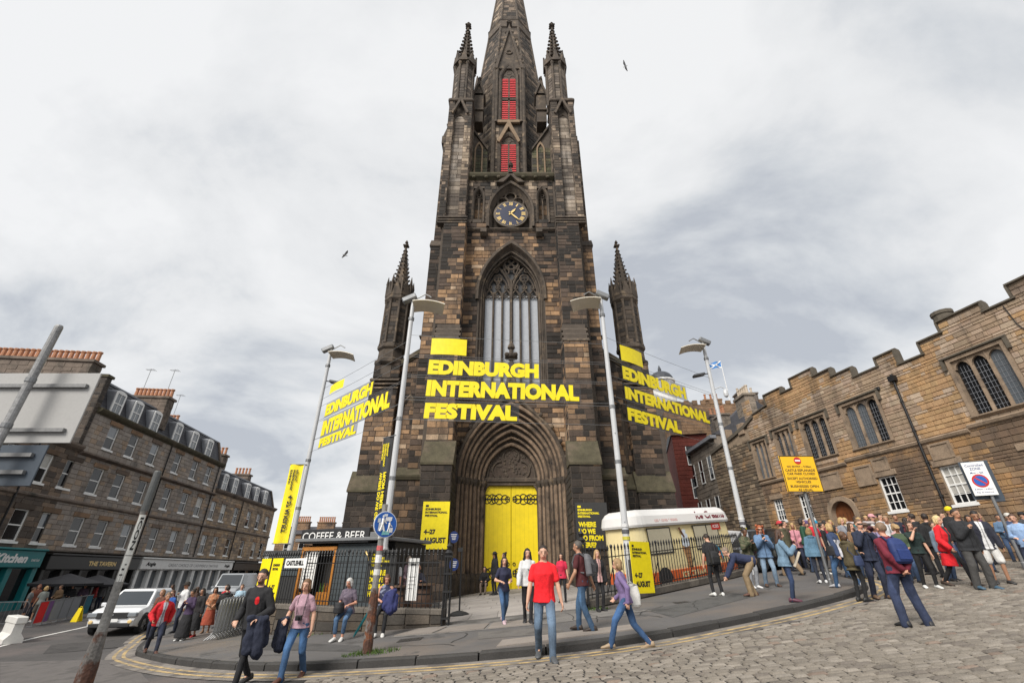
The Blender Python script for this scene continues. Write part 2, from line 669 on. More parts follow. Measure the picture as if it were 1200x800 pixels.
def forecourt():
 base = G()
 base.add([(x, y, tz(x, y) + PH + .004) for x, y in ((-2.0, 14.7), (2.3, 14.7), (4.0, 26.5), (-4.0, 26.5))], [(0, 1, 2, 3)])
 base = base.build('forecourt', mat('slab joint', (.09, .085, .08), .95), kind='structure')
 y = 15.2
 while y < 26:
  d = RN.uniform(.75, .95)
  wl, wr = -2.0 - (y - 14.7) * .15, 2.3 + (y - 14.7) * .13
  x = wl + RN.uniform(-.4, 0)
  while x < wr:
   ln = RN.uniform(.8, 1.3)
   x0, x1 = max(x, wl), min(x + ln, wr)
   if x1 - x0 > .15:
    g = G()
    k = RN.uniform(.85, 1.12)
    g.col = (.30 * k, .275 * k, .255 * k)
    z = PH + .004
    h = z + .012 + RN.uniform(0, .004)
    pts = [(x0 + .008, y + .008), (x1 - .008, y + .008), (x1 - .008, y + d - .008), (x0 + .008, y + d - .008)]
    V = [(a, b, tz(a, b) + z) for a, b in pts] + [(a, b, tz(a, b) + h) for a, b in pts]
    g.add(V, [(4, 5, 6, 7), (0, 1, 5, 4), (1, 2, 6, 5), (2, 3, 7, 6), (3, 0, 4, 7)])
    g.build('paving_slab', M_SLAB, base)
   x += ln
  y += d
 # worn concrete apron and big old flags at the gateway
 P = [(-3.1, 13.3), (-1.9, 13.0), (1.2, 12.8), (3.6, 13.3), (2.4, 14.9), (-2.1, 14.9)]
 g = G()
 g.add([(x, y, tz(x, y) + PH + .006) for x, y in P], [tuple(range(6))])
 g.build('gateway_apron', mat('old concrete', (.17, .16, .15), .92, var=.25, scale=1.2, fine=50, bump=.5, bscale=40,
  stain=[((.08, .075, .07), 1.1, .54, .6)]), kind='structure')
 base2 = None
 for pts in ([(-3.0, 13.5), (-2.0, 13.25), (-1.75, 14.15), (-2.55, 14.4)], [(-1.9, 13.2), (-.7, 13.05), (-.6, 13.95), (-1.65, 14.1)], [(-.6, 13.0), (.5, 12.95), (.55, 13.9), (-.5, 13.95)],
  [(-.3, 10.35), (2.6, 10.7), (2.7, 11.3), (-.2, 11.05)]):
  g = G()
  k = RN.uniform(.85, 1.1)
  g.col = (.24 * k, .21 * k, .185 * k)
  V = [(a, b, tz(a, b) + PH) for a, b in pts] + [(a, b, tz(a, b) + PH + .022) for a, b in pts]
  g.add(V, [(4, 5, 6, 7), (0, 1, 5, 4), (1, 2, 6, 5), (2, 3, 7, 6), (3, 0, 4, 7)])
  g.build('paving_slab', M_SLAB, PAVEMENT)


forecourt()


def ground_details():
 for lab, px, py, w_, d in (('square iron drain cover in the pavement near the kerb', 480, 757, .55, .45), ('small iron cover in the pavement by the iron railing', 800, 712, .4, .35)):
  p = gpt(px, py)
  h = PH if side_of_kerb(p.x, p.y) < 0 else .03
  t = thing('drain_cover', lab, 'drain cover', (p.x, p.y, p.z + h))
  P = lambda x, y, z: (p.x + x, p.y + y, tz(p.x + x, p.y + y) + h + z)
  g = G()
  for x0, x1, y0, y1, z in [(-w_ / 2, w_ / 2, -d / 2, d / 2, .008)] + [(-w_ * .42 + i * w_ * .28, -w_ * .42 + i * w_ * .28 + w_ * .2, -d * .42 + j * d * .28, -d * .42 + j * d * .28 + d * .2, .013) for i in range(3) for j in range(3)]:
   V = [P(x, y, q) for q in (z - .02, z) for x, y in ((x0, y0), (x1, y0), (x1, y1), (x0, y1))]
   g.add(V, [(4, 5, 6, 7), (0, 1, 5, 4), (1, 2, 6, 5), (2, 3, 7, 6), (3, 0, 4, 7)])
  g.build('cover', mat('cast iron', (.05, .045, .042), .6, .3, var=.3), t)
 for pts, h, c in (([(300, 757), (420, 764), (430, 772), (290, 768)], PH + .005, (.075, .072, .07)), ([(560, 748), (650, 742), (665, 749), (560, 757)], PH + .005, (.135, .125, .115)), ([(760, 722), (860, 700), (885, 705), (790, 731)], PH + .005, (.085, .083, .08)),
  ([(0, 775), (150, 772), (175, 799), (0, 815)], .004, (.115, .105, .10)), ([(60, 755), (150, 748), (150, 757), (50, 766)], .004, (.06, .056, .054)), ):
  g = G()
  Q = [gpt(x, y) for x, y in pts]
  g.add([(q.x, q.y, tz(q.x, q.y) + h) for q in Q], [tuple(range(len(Q)))[::-1]])
  g.build('road_patch', mat('patch %g' % c[0], c, .92, var=.3, scale=1.5, fine=80, bump=.5, bscale=80, stain=[((c[0] * .6, c[1] * .6, c[2] * .6), 1.5, .52, .62)]), kind='structure')
 g = G()                                          # cracks and joints in the pavement
 for k in range(16):
  x, y = RN.uniform(-9, 8), RN.uniform(11, 15)
  if side_of_kerb(x, y) > -.3:
   continue
  a = RN.uniform(-.5, .5) + (pi / 2 if RN.random() < .4 else 0)
  pts = [(x, y)]
  for i in range(RN.randint(5, 11)):
   a += RN.uniform(-.5, .5)
   pts.append((pts[-1][0] + .22 * cos(a), pts[-1][1] + .22 * sin(a)))
  pts = [q for q in pts if side_of_kerb(*q) < -.2]
  if len(pts) > 2:
   A, B = ribbon(pts, .012, -.012, PH + .0075)
   g.band(A, B)
 g.build('cracks', mat('crack', (.025, .024, .023), .95), PAVEMENT, kind='stuff')


ground_details()

from mathutils import noise as mnoise

# ------------------------------------------------------------------ masonry: every block of stone is geometry
def pal_church(p):
 # weathering runs in clusters: the same stretch of wall stays dark or washes pale
 k = RN.random() * .48 + .52 * min(1, max(0, .5 + .9 * mnoise.noise(Vector((p.x * .45, p.y * .45, p.z * .22 + 7)))))
 if p.z > 23:
  T = [(.3, (.036, .03, .025)), (.5, (.085, .066, .05)), (.7, (.20, .15, .11)), (1, (.36, .28, .20))]
 elif p.z > 6:
  T = [(.36, (.028, .023, .019)), (.54, (.085, .06, .045)), (.7, (.19, .125, .08)), (.86, (.34, .21, .115)), (1, (.44, .32, .215))]
 else:
  T = [(.44, (.03, .025, .021)), (.70, (.052, .04, .032)), (.89, (.095, .068, .05)), (1, (.19, .12, .07))]
 c = next(c for q, c in T if k <= q)
 f = RN.uniform(.62, 1.08)
 return tuple(q * f for q in c)


def tone(*cs, lo=.82, hi=1.2):
 def f(p=None):
  c = RN.choice(cs)
  q = RN.uniform(lo, hi)
  return tuple(v * q for v in c)
 return f


class Masonry:
 def __init__(s, pal):
  s.L, s.pal = [], pal

 def face(s, o, u, v, n, w, h, course=.31, lmin=.34, lmax=.82, hole=None, depth=.026, pal=None, gap=.008, cj=(.82, 1.2)):
  o, u, v, n = Vector(o), Vector(u).normalized(), Vector(v).normalized(), Vector(n).normalized()
  b = 0.0
  while b < h - .05:
   ch = min(course * RN.uniform(*cj), h - b)
   if h - b - ch < .12:
    ch = h - b
   iv = [(0.0, w)]
   if hole:
    for (p, q) in hole(b, b + ch):
     nv = []
     for a, e in iv:
      if q <= a or p >= e:
       nv.append((a, e))
      else:
       if p - a > .04:
        nv.append((a, p))
       if e - q > .04:
        nv.append((q, e))
     iv = nv
   for a, e in iv:
    x = a
    while x < e - 1e-6:
     ln = RN.uniform(lmin, lmax)
     if e - x - ln < lmin * .6:
      ln = e - x
     s.L.append((o + u * (x + ln / 2) + v * (b + ch / 2), u, v, n, ln, ch, depth * RN.uniform(.55, 1.35), (pal or s.pal)(o + u * x + v * b), gap))
     x += ln
   b += ch

 def finish(s, parent, m, count=300, view=Vector((0, 0, 0)), off=None, mass='stonework', piece='stone', M=None):
  def score(t):
   c = M @ t[0] if M else t[0]
   n = (M.to_3x3() @ t[3]) if M else t[3]
   d = view - c
   dd = d.length
   if c.y < 1:
    return 0
   dep = c.y * CS + c.z * SN
   px, py = 600 + FPX * c.x / dep, 400 - FPX * (-c.y * SN + c.z * CS) / dep
   if not (0 < px < 1200 and 0 < py < 690):
    return 0
   return t[4] * t[5] / dd ** 2 * max(0, d.dot(n) / dd)
  s.L.sort(key=lambda t: -score(t))

  def one(g, t):
   c, u, v, n, w_, h_, d, col, gp = t
   a, b = w_ / 2 - gp, h_ / 2 - gp
   e = min(.014, a * .3, b * .3)
   P = [c + u * (sx * a) + v * (sy * b) - n * .02 for sx, sy in ((-1, -1), (1, -1), (1, 1), (-1, 1))]
   P += [c + u * (sx * (a - e * RN.uniform(.4, 1.8))) + v * (sy * (b - e * RN.uniform(.4, 1.8))) + n * d * RN.uniform(.85, 1.1) for sx, sy in ((-1, -1), (1, -1), (1, 1), (-1, 1))]
   g.add(P, [(0, 1, 5, 4), (1, 2, 6, 5), (2, 3, 7, 6), (3, 0, 4, 7), (4, 5, 6, 7)], col)
  for t in s.L[:count]:
   g = G()
   one(g, t)
   g.build(piece, m, parent)
  g = G()
  for t in s.L[count:]:
   one(g, t)
  if g.f:
   g.build(mass, m, parent, kind='stuff')


def arch_pts(a, zs, h, n=10):
 """pointed arch, half width a, springing zs, rise h: points (x, z) from left springing to right springing"""
 R = (a * a + h * h) / (2 * a)
 t1 = math.acos(max(-1, min(1, (a - R) / R)))
 L = [((R - a) + R * cos(pi + (t1 - pi) * i / n), zs + R * sin(pi + (t1 - pi) * i / n)) for i in range(n + 1)]
 return L + [(-x, z) for x, z in L[-2::-1]]


def arch_half(a, zs, h, z):
 if z <= zs:
  return a
 if z >= zs + h:
  return 0
 R = (a * a + h * h) / (2 * a)
 return max(0, a - R + sqrt(max(0, R * R - (z - zs) ** 2)))


def arch_path(a, zs, h, zb, n=10):
 return [(-a, zb)] + arch_pts(a, zs, h, n) + [(a, zb)]


def sweep_arch(g, prof, a, zs, h, zb, y, n=10):
 """profile [(d, e)]: d added to the arch's half width, e added to y, swept along jamb, arch and jamb"""
 rows = []
 for d, e in prof:
  aa = a + d
  rows.append([(x, y + e, z) for x, z in arch_path(aa, zs, h * (aa / a) ** .9, zb, n)])
 for A, B in zip(rows, rows[1:] + rows[:1]):
  g.band(A, B)


BZ = -1.5                                            # foot of the church walls, just under the pavement
church = thing('church', 'tall soot-blackened Gothic church with a spire, red louvres and yellow doors', 'church', (0, 26, -1.0))
MS = Masonry(pal_church)
X0 = -.05


def mir(fn):
 for s in (-1, 1):
  fn(s)


core = G()


def stone_box(x0, x1, y0, y1, z0, z1, faces='FI', hole=None, course=.31, lmin=.34, lmax=.82):
 """solid block of wall with laid stones on its front (F), inner side towards the axis (I) and outer side (O)"""
 core.box(x0, x1, y0, y1, z0, z1)
 if 'F' in faces:
  MS.face((x0, y0, z0), (1, 0, 0), (0, 0, 1), (0, -1, 0), x1 - x0, z1 - z0, course, min(lmin, (x1 - x0) * .7), lmax, hole)
 left = (x0 + x1) / 2 < 0
 if ('I' in faces and left) or ('O' in faces and not left):
  MS.face((x1, y0, z0), (0, 1, 0), (0, 0, 1), (1, 0, 0), y1 - y0, z1 - z0, course, min(lmin, (y1 - y0) * .7), lmax)
 if ('I' in faces and not left) or ('O' in faces and left):
  MS.face((x0, y1, z0), (0, -1, 0), (0, 0, 1), (-1, 0, 0), y1 - y0, z1 - z0, course, min(lmin, (y1 - y0) * .7), lmax)


def sb(s, xa, xb, y0, y1, z0, z1, **k):
 x0, x1 = sorted((s * xa + X0, s * xb + X0))
 stone_box(x0, x1, y0, y1, z0, z1, **k)


def slope(name, s, xa, xb, y0, y1, z0, z1, m=None, eave=.12):
 """sloping stone weathering: its foot at (y0, z0) juts out, its head dies into the wall at (y1, z1)"""
 x0, x1 = sorted((s * xa + X0, s * xb + X0))
 g = G()
 e = .07
 P = [(y0 - e, z0 - eave), (y0 - e, z0), (y1, z1), (y1 + .3, z1), (y1 + .3, z0 - eave)]
 g.prism(P, lambda a, b, d: (d, a, b), x0 - e, x1 + e)
 return g.build(name, m or M_MOSS, church)


def string(name, x0, x1, y0, z, h=.22, out=.14, y1=None, m=None):
 g = G()
 P = [(y0 - out * .4, z - h), (y0 - out, z - h * .45), (y0 - out, z - h * .15), (y0 - out * .2, z), (y0 + .2, z), (y0 + .2, z - h)]
 g.prism(P, lambda a, b, d: (d, a, b), x0, x1)
 return g.build(name, m or M_TRIM, church)


# --- tower body between the buttresses: portal below, great window above
PA, PZ, PHT = 3.0, 4.7, 4.35                         # portal: half width, springing, rise
WA, WZ, WH, WB = 2.2, 17.0, 4.2, 9.9                # great window


def tower_hole(b0, b1):
 z0, z1 = BZ + b0, BZ + b1
 z = (z0 + z1) / 2
 out = []
 a = arch_half(PA + .1, PZ, PHT + .1, z)
 if a > 0:
  out.append((3.3 - a, 3.3 + a))
 if z > WB - .2:
  a = arch_half(WA + .1, WZ, WH + .1, z)
  if a > 0:
   out.append((3.3 - a, 3.3 + a))
 return out


MS.face((X0 - 3.3, 25.8, BZ), (1, 0, 0), (0, 0, 1), (0, -1, 0), 6.6, 22.5 - BZ, .31, .34, .82, tower_hole)
# wall behind that face, left open for portal and window
core.box(X0 - 5.2, X0 - 3.15, 25.8, 35, BZ, 28)
core.box(X0 + 3.15, X0 + 5.2, 25.8, 35, BZ, 28)
core.box(X0 - 3.2, X0 + 3.2, 28.2, 35, BZ, 28)
for za, zb, A, ZS, H in ((BZ, 9.6, PA, PZ, PHT), (9.6, 22.6, WA, WZ, WH)):
 pts = arch_pts(A, ZS, H, 12)
 # spandrel wall around the arch as a frame polygon extruded in depth, left and right halves
 for sgn in (-1, 1):
  half = [(x, z) for x, z in pts if x * sgn >= -1e-6]
  if sgn == 1:
   half = half[::-1]
  low = za if za < 0 else WB
  poly = [(sgn * A, low)] + half + [(0, zb), (sgn * 3.3, zb), (sgn * 3.3, low)]
  core.prism(poly, lambda a, b, d: (a + X0, d, b), 25.81, 28.25)
core.box(X0 - 3.3, X0 + 3.3, 25.82, 28.25, 9.6, WB)

# --- angle buttresses, stage by stage
def buttress(s):
 sb(s, 3.05, 4.62, 23.3, 26.2, BZ, 5.0)
 slope('buttress_weathering', s, 3.05, 4.62, 23.3, 24.0, 5.0, 6.3)
 sb(s, 3.18, 4.66, 24.0, 26.2, 5.0, 12.5)
 for k in range(3):
  slope('buttress_weathering', s, 3.2, 4.68, 24.0 + .2 * k, 24.25 + .2 * k, 12.5 + .45 * k, 12.78 + .45 * k, M_TRIM, .1)
  core.box(*sorted((s * 3.22 + X0, s * 4.66 + X0)), 24.12 + .2 * k, 26, 12.4 + .45 * k, 12.95 + .45 * k)
 sb(s, 3.28, 4.85, 24.65, 26.2, 13.7, 22.4)
 # clasping side buttress
 sb(s, 4.6, 6.45, 25.75, 28.5, BZ, 4.7, faces='F')
 slope('buttress_weathering', s, 4.62, 6.45, 25.75, 26.05, 4.7, 5.3)
 sb(s, 4.62, 5.95, 26.0, 28.3, 4.9, 21.4, faces='F')
 slope('buttress_weathering', s, 4.85, 5.95, 26.0, 26.3, 21.4, 22.1, M_TRIM)
 sb(s, 4.85, 5.82, 26.25, 28.2, 21.6, 33.0, faces='F')
 # corner pier beside the clock, with a tall blind panel
 for k in range(3):
  slope('buttress_weathering', s, 3.3, 5.3, 24.65 + .12 * k, 24.8 + .12 * k, 22.4 + .36 * k, 22.62 + .36 * k, M_TRIM, .1)
 sb(s, 3.42, 3.98, 25.05, 27.2, 23.2, 36.6, lmin=.25, lmax=.6)
 sb(s, 4.92, 5.4, 25.05, 27.2, 23.2, 36.6, lmin=.25, lmax=.5)
 x0, x1 = sorted((s * 3.98 + X0, s * 4.92 + X0))
 core.box(x0, x1, 25.42, 27.2, 23.2, 36.6)
 MS.face((x0, 25.42, 23.4), (1, 0, 0), (0, 0, 1), (0, -1, 0), x1 - x0, 11.6, .42, .5, .95, None, .03,
  tone((.30, .25, .20), (.22, .18, .14), (.13, .105, .085), (.36, .31, .26), lo=.8, hi=1.2))
 g = G()
 sweep_arch(g, [(-.02, 0), (.12, 0), (.12, -.1), (.05, -.14), (-.02, -.08)], .46, 34.3, .8, 23.4, 25.42, 6)
 g.M = None
 o = g.build('blind_panel', M_TRIM, church)
 o.location.x += s * 4.45 + X0
 # gablet over the panel and the pier's cap
 cx = s * 4.41 + X0
 g = G()
 g.prism([(-.75, 34.9), (0, 37.0), (.75, 34.9), (.6, 34.75), (0, 36.4), (-.6, 34.75)], lambda a, b, d: (cx + a, d, b), 24.85, 25.15)
 g.build('gablet', M_TRIM, church)
 g = G()
 g.bbox(*sorted((s * 3.3 + X0, s * 5.52 + X0)), 24.92, 27.3, 36.5, 36.85, .08)
 g.bbox(*sorted((s * 3.4 + X0, s * 5.4 + X0)), 25.05, 27.2, 36.85, 37.05, .04)
 g.build('pier_cap', M_TRIM, church)


mir(buttress)


def crockets(g, cx, cy, r0, r1, z0, z1, n, size, arms=4, a0=pi / 4):
 for i in range(n):
  t = (i + .5) / n
  r = r0 + (r1 - r0) * t
  z = z0 + (z1 - z0) * t
  for k in range(arms):
   a = a0 + 2 * pi * k / arms
   q = size * (1.1 - .6 * t)
   g.ell((cx + (r + q * .5) * cos(a), cy + (r + q * .5) * sin(a), z), (q, q, q * .75), 6, 4)


def finial(g, cx, cy, z, k=1.0):
 g.lathe([(.07 * k, z - .2 * k), (.16 * k, z), (.08 * k, z + .1 * k), (.06 * k, z + .4 * k), (.3 * k, z + .55 * k), (.33 * k, z + .68 * k), (.12 * k, z + .8 * k), (.1 * k, z + 1.0 * k),
  (.2 * k, z + 1.1 * k), (.16 * k, z + 1.25 * k), (.03 * k, z + 1.5 * k)], cx, cy, 8)
 for i in range(4):
  a = pi / 4 + pi / 2 * i
  g.ell((cx + .3 * k * cos(a), cy + .3 * k * sin(a), z + .66 * k), (.13 * k, .13 * k, .12 * k), 6, 4)


def tower_pinnacle(s):
 cx, cy = s * 4.33 + X0, 26.2
 g = G()
 g.lathe([(.86, 36.9), (.86, 43.0)], cx, cy, 8, pi / 8)
 shaft = g.build('pinnacle_shaft', M_TRIM, church)
 for k in range(8):
  a = pi / 8 + k * pi / 4
  g = G()
  x, y = cx + .9 * cos(a), cy + .9 * sin(a)
  g.lathe([(.17, 36.95), (.17, 37.1), (.11, 37.2), (.11, 42.4), (.19, 42.6), (.19, 42.8)], x, y, 7)
  g.build('colonnette', M_TRIM, shaft)
 # blind panels of pale stone between the colonnettes
 for k in range(8):
  a = k * pi / 4
  c = Vector((cx + .84 * cos(a), cy + .84 * sin(a), 37.3))
  u = Vector((-sin(a), cos(a), 0))
  MS.face(c - u * .22, u, (0, 0, 1), (cos(a), sin(a), 0), .44, 4.7, .4, .4, .5, None, .03,
  tone((.22, .18, .14), (.13, .105, .085), (.08, .065, .05), lo=.7, hi=1.2))
 g = G()
 g.lathe([(.9, 42.7), (1.12, 42.95), (1.12, 43.2), (.95, 43.35)], cx, cy, 8, pi / 8)
 for k in range(8):
  a = k * pi / 4
  c, u = Vector((cx + 1.02 * cos(a), cy + 1.02 * sin(a), 0)), Vector((-sin(a), cos(a), 0))
  g.prism([(-.36, 42.8), (0, 44.6), (.36, 42.8)], lambda p, q, d: tuple(c + u * p + Vector((cos(a), sin(a), 0)) * d + Vector((0, 0, q))), -.25, .08)
  g.ell(tuple(c + Vector((0, 0, 44.7))), (.1, .1, .14), 6, 4)
 g.build('pinnacle_crown', M_TRIM, church)
 g = G()
 g.lathe([(.8, 43.2), (.42, 46.4), (.1, 50.0)], cx, cy, 8, pi / 8)
 crockets(g, cx, cy, .74, .12, 43.8, 49.6, 9, .18, 8, pi / 8)
 finial(g, cx, cy, 49.7, .95)
 g.build('spirelet', M_TRIM, church)
 # small pinnacle on the side buttress
 px, py = s * 5.5 + X0, 26.9
 g = G()
 g.box(px - .42, px + .42, py - .42, py + .42, 33, 33.9)
 g.lathe([(.5, 33.9), (.5, 34.0), (.12, 35.6)], px, py, 4, pi / 4)
 finial(g, px, py, 35.4, .6)
 g.build('side_pinnacle', M_TRIM, church)
 # flying strut with a gableted cap from pinnacle to lantern
 g = G()
 q = s * 2.95 + X0
 g.box(q - .45, q + .45, 27.0, 28.2, 36.5, 40.6)
 g.prism([(-.62, 40.4), (0, 42.6), (.62, 40.4), (.5, 40.2), (0, 41.9), (-.5, 40.2)], lambda a, b, d: (q + a, d, b), 26.85, 28.2)
 g.prism([(-.45, 40.3), (0, 41.9), (.45, 40.3)], lambda a, b, d: (q + a, d, b), 27.0, 28.2)
 finial(g, q, 27.0, 42.4, .5)
 g.box(q - .5, q + .5, 26.85, 28.2, 38.0, 38.25)
 o = g.build('flying_strut', M_TRIM, church)
 # flank wall with a blind lancet beside the lantern
 x0, x1 = sorted((s * 1.95 + X0, s * 3.75 + X0))
 hi, lo = (36.6, 33.2) if s < 0 else (33.2, 36.6)
 core.prism([(x0, 28), (x1, 28), (x1, lo), (x0, hi)], lambda a, b, d: (a, d, b), 27.3, 28.6)
 MS.face((x0, 27.3, 28.0), (1, 0, 0), (0, 0, 1), (0, -1, 0), x1 - x0, 5.4, .4, .4, .9, None, .03,
  tone((.085, .085, .045), (.06, .06, .035), (.12, .105, .06), (.05, .045, .035), lo=.7, hi=1.2))
 g = G()
 g.prism([(x0, hi), (x1, lo), (x1, lo - .3), (x0, hi - .3)], lambda a, b, d: (a, d, b), 27.1, 28.7)
 g.build('raking_coping', M_TRIM, church)
 g = G()
 sweep_arch(g, [(-.05, 0), (.07, 0), (.07, -.1), (-.05, -.1)], .3, 33.0, .9, 29.6, 27.28, 5)
 o = g.build('blind_lancet', mat('pale weathered stone', (.24, .17, .11), .92, var=.35, bump=.5, bscale=15), church)
 o.location.x += s * 2.72 + X0


X0 = -.2
mir(tower_pinnacle)
X0 = -.05

# --- strings across the tower
string('string_course', X0 - 3.3, X0 + 3.3, 25.8, 22.75, .26, .2)
mir(lambda s: string('string_course', *sorted((s * 4.6 + X0, s * 6.55 + X0)), 25.7, 4.85, .3, .12, m=M_MOSS))


# --- clock stage
def clock_stage():
 hole = lambda b0, b1: [(3.3 - h, 3.3 + h) for h in [arch_half(1.72, 24.2, 3.0, 22.75 + (b0 + b1) / 2)] if h > 0] + (
  [(3.3 - 2.9, 3.3 - 2.05), (3.3 + 2.05, 3.3 + 2.9)] if .5 < b0 < 4.0 else [])
 MS.face((X0 - 3.3, 25.6, 22.75), (1, 0, 0), (0, 0, 1), (0, -1, 0), 6.6, 5.1, .34, .35, .9, hole)
 pts = arch_pts(1.72, 24.2, 3.0, 10)
 for sgn in (-1, 1):
  half = [(x, z) for x, z in pts if x * sgn >= -1e-6]
  if sgn == 1:
   half = half[::-1]
  core.prism([(sgn * 1.72, 22.6)] + half + [(0, 27.9), (sgn * 2.05, 27.9), (sgn * 2.05, 22.6)], lambda a, b, d: (a + X0, d, b), 25.61, 26.3)
  core.box(*sorted((sgn * 2.9 + X0, sgn * 3.5 + X0)), 25.61, 26.3, 22.6, 27.9)
  core.box(*sorted((sgn * 2.0 + X0, sgn * 2.95 + X0)), 25.61, 26.3, 26.75, 27.9)
  core.box(*sorted((sgn * 2.0 + X0, sgn * 2.95 + X0)), 25.61, 26.3, 22.6, 23.25)
 core.box(X0 - 3.3, X0 + 3.3, 26.2, 28.2, 22.5, 28)
 g = G()
 sweep_arch(g, [(-.22, .35), (0, .0), (.02, -.16), (.16, -.2), (.24, -.05), (.24, .1)], 1.6, 24.2, 2.9, 22.75, 25.6, 10)
 g = g.build('clock_arch', M_TRIM, church)
 g.location.x += X0
 # cusped tracery over the dial
 g = G()
 for cx, cz, r in ((0, 26.15, .42), (-.62, 25.6, .42), (.62, 25.6, .42)):
  g.tube([(X0 + cx + r * cos(t), 25.95, cz + r * sin(t)) for t in [2 * pi * i / 16 for i in range(17)]], .08, 6)
 for cx in (-1.0, -.34, .34, 1.0):
  g.tube([(X0 + cx, 25.95, 25.0), (X0 + cx, 25.95, 25.6)], .07, 6)
 g.build('tracery', M_TRIM, church)
 g = G()
 P = [(-1.1, 27.0), (-.75, 27.35), (-.42, 27.55), (-.2, 27.9), (0, 28.7), (.2, 27.9), (.42, 27.55), (.75, 27.35), (1.1, 27.0), (.6, 27.0), (0, 27.75), (-.6, 27.0)]
 g.prism(P, lambda a, b, d: (a + X0, d, b), 25.2, 25.62)
 finial(g, X0, 25.35, 28.5, .6)
 g.build('clock_hood', M_TRIM, church)
 for sgn in (-1, 1):
  cx = sgn * 2.47 + X0
  g = G()
  sweep_arch(g, [(-.06, .3), (0, 0), (.1, -.1), (.16, 0)], .36, 25.7, .95, 23.2, 25.58, 6)
  g.tube([(0, 25.85, 23.2), (0, 25.85, 25.8)], .05, 6)
  for q in (-.18, .18):
   g.tube([(q + .15 * cos(t), 25.85, 25.75 + .15 * sin(t)) for t in [pi * i / 8 for i in range(9)]], .04, 5)
  g.tube([(.14 * cos(t), 25.85, 26.15 + .14 * sin(t)) for t in [2 * pi * i / 10 for i in range(11)]], .04, 5)
  o = g.build('niche', M_TRIM, church)
  o.location.x += cx
  MS.face((cx - .36, 26.2, 23.25), (1, 0, 0), (0, 0, 1), (0, -1, 0), .72, 2.5, .45, .3, .5, None, .03,
  tone((.30, .19, .11), (.2, .14, .09), (.1, .08, .06), lo=.7, hi=1.2))
 # dial
 g = G()
 g.prism([(1.3 * cos(2 * pi * i / 40), 24.1 + 1.3 * sin(2 * pi * i / 40)) for i in range(40)], lambda a, b, d: (a + X0, d, b), 25.62, 25.85)
 dial = g.build('clock', mat('clock rim', (.10, .08, .06), .7), church)
 g = G()
 g.prism([(1.2 * cos(2 * pi * i / 40), 24.1 + 1.2 * sin(2 * pi * i / 40)) for i in range(40)], lambda a, b, d: (a + X0, d, b), 25.605, 25.64)
 g.build('dial', mat('clock dial', (.012, .016, .045), .35, var=.1), dial)
 for k, t in enumerate('XII I II III IIII V VI VII VIII IX X XI'.split()):
  a = 2 * pi * k / 12
  r = Vector((sin(a), 0, cos(a)))
  u = Vector((cos(a), 0, -sin(a)))
  g = G()
  letters(g, t, Vector((X0, 25.605, 24.1)) + r * .82, u, r, (0, -1, 0), .3, {1: .09, 2: .2, 3: .3, 4: .34}[len(t)], .03, 'CENTER', rise=.012)
  g.build('numeral', M_GOLD, dial)
 for k in (60,):
  g = G()
  for i in range(60):
   a = 2 * pi * i / 60
   g.prism([(-.012, 1.14), (.012, 1.14), (.012, 1.18), (-.012, 1.18)], lambda p, q, d: (X0 + p * cos(a) + q * sin(a), d, 24.1 - p * sin(a) + q * cos(a)), 25.585, 25.6)
  g.build('minute_marks', M_GOLD, dial, kind='stuff')
 for ln, wd, ang in ((.62, .09, 40), (.98, .065, 136)):
  a = radians(ang)
  g = G()
  g.prism([(-wd * .5, -.2), (wd * .5, -.2), (wd, ln * .55), (0, ln), (-wd, ln * .55)], lambda p, q, d: (X0 + p * cos(a) + q * sin(a), d, 24.1 - p * sin(a) + q * cos(a)), 25.54, 25.57)
  g.build('clock_hand', M_GOLD, dial)
 # parapet ledge
 g = G()
 P = [(25.6, 27.5), (25.28, 27.72), (25.2, 27.9), (25.2, 28.05), (25.35, 28.2), (26.6, 28.25), (27.5, 28.5), (27.5, 27.5)]
 g.prism(P, lambda a, b, d: (d, a, b), X0 - 3.42, X0 + 3.42)
 for i in range(7):
  x = X0 - 2.9 + i * .97
  if abs(x - X0) > .5:
   g.ell((x, 25.3, 27.62), (.16, .14, .14), 7, 5)
 g.build('parapet_ledge', M_MOSS, church)


X0 = -.1
clock_stage()
X0 = -.3


# --- octagonal lantern and spire
LX, LY, LR = X0, 31.2, 3.4


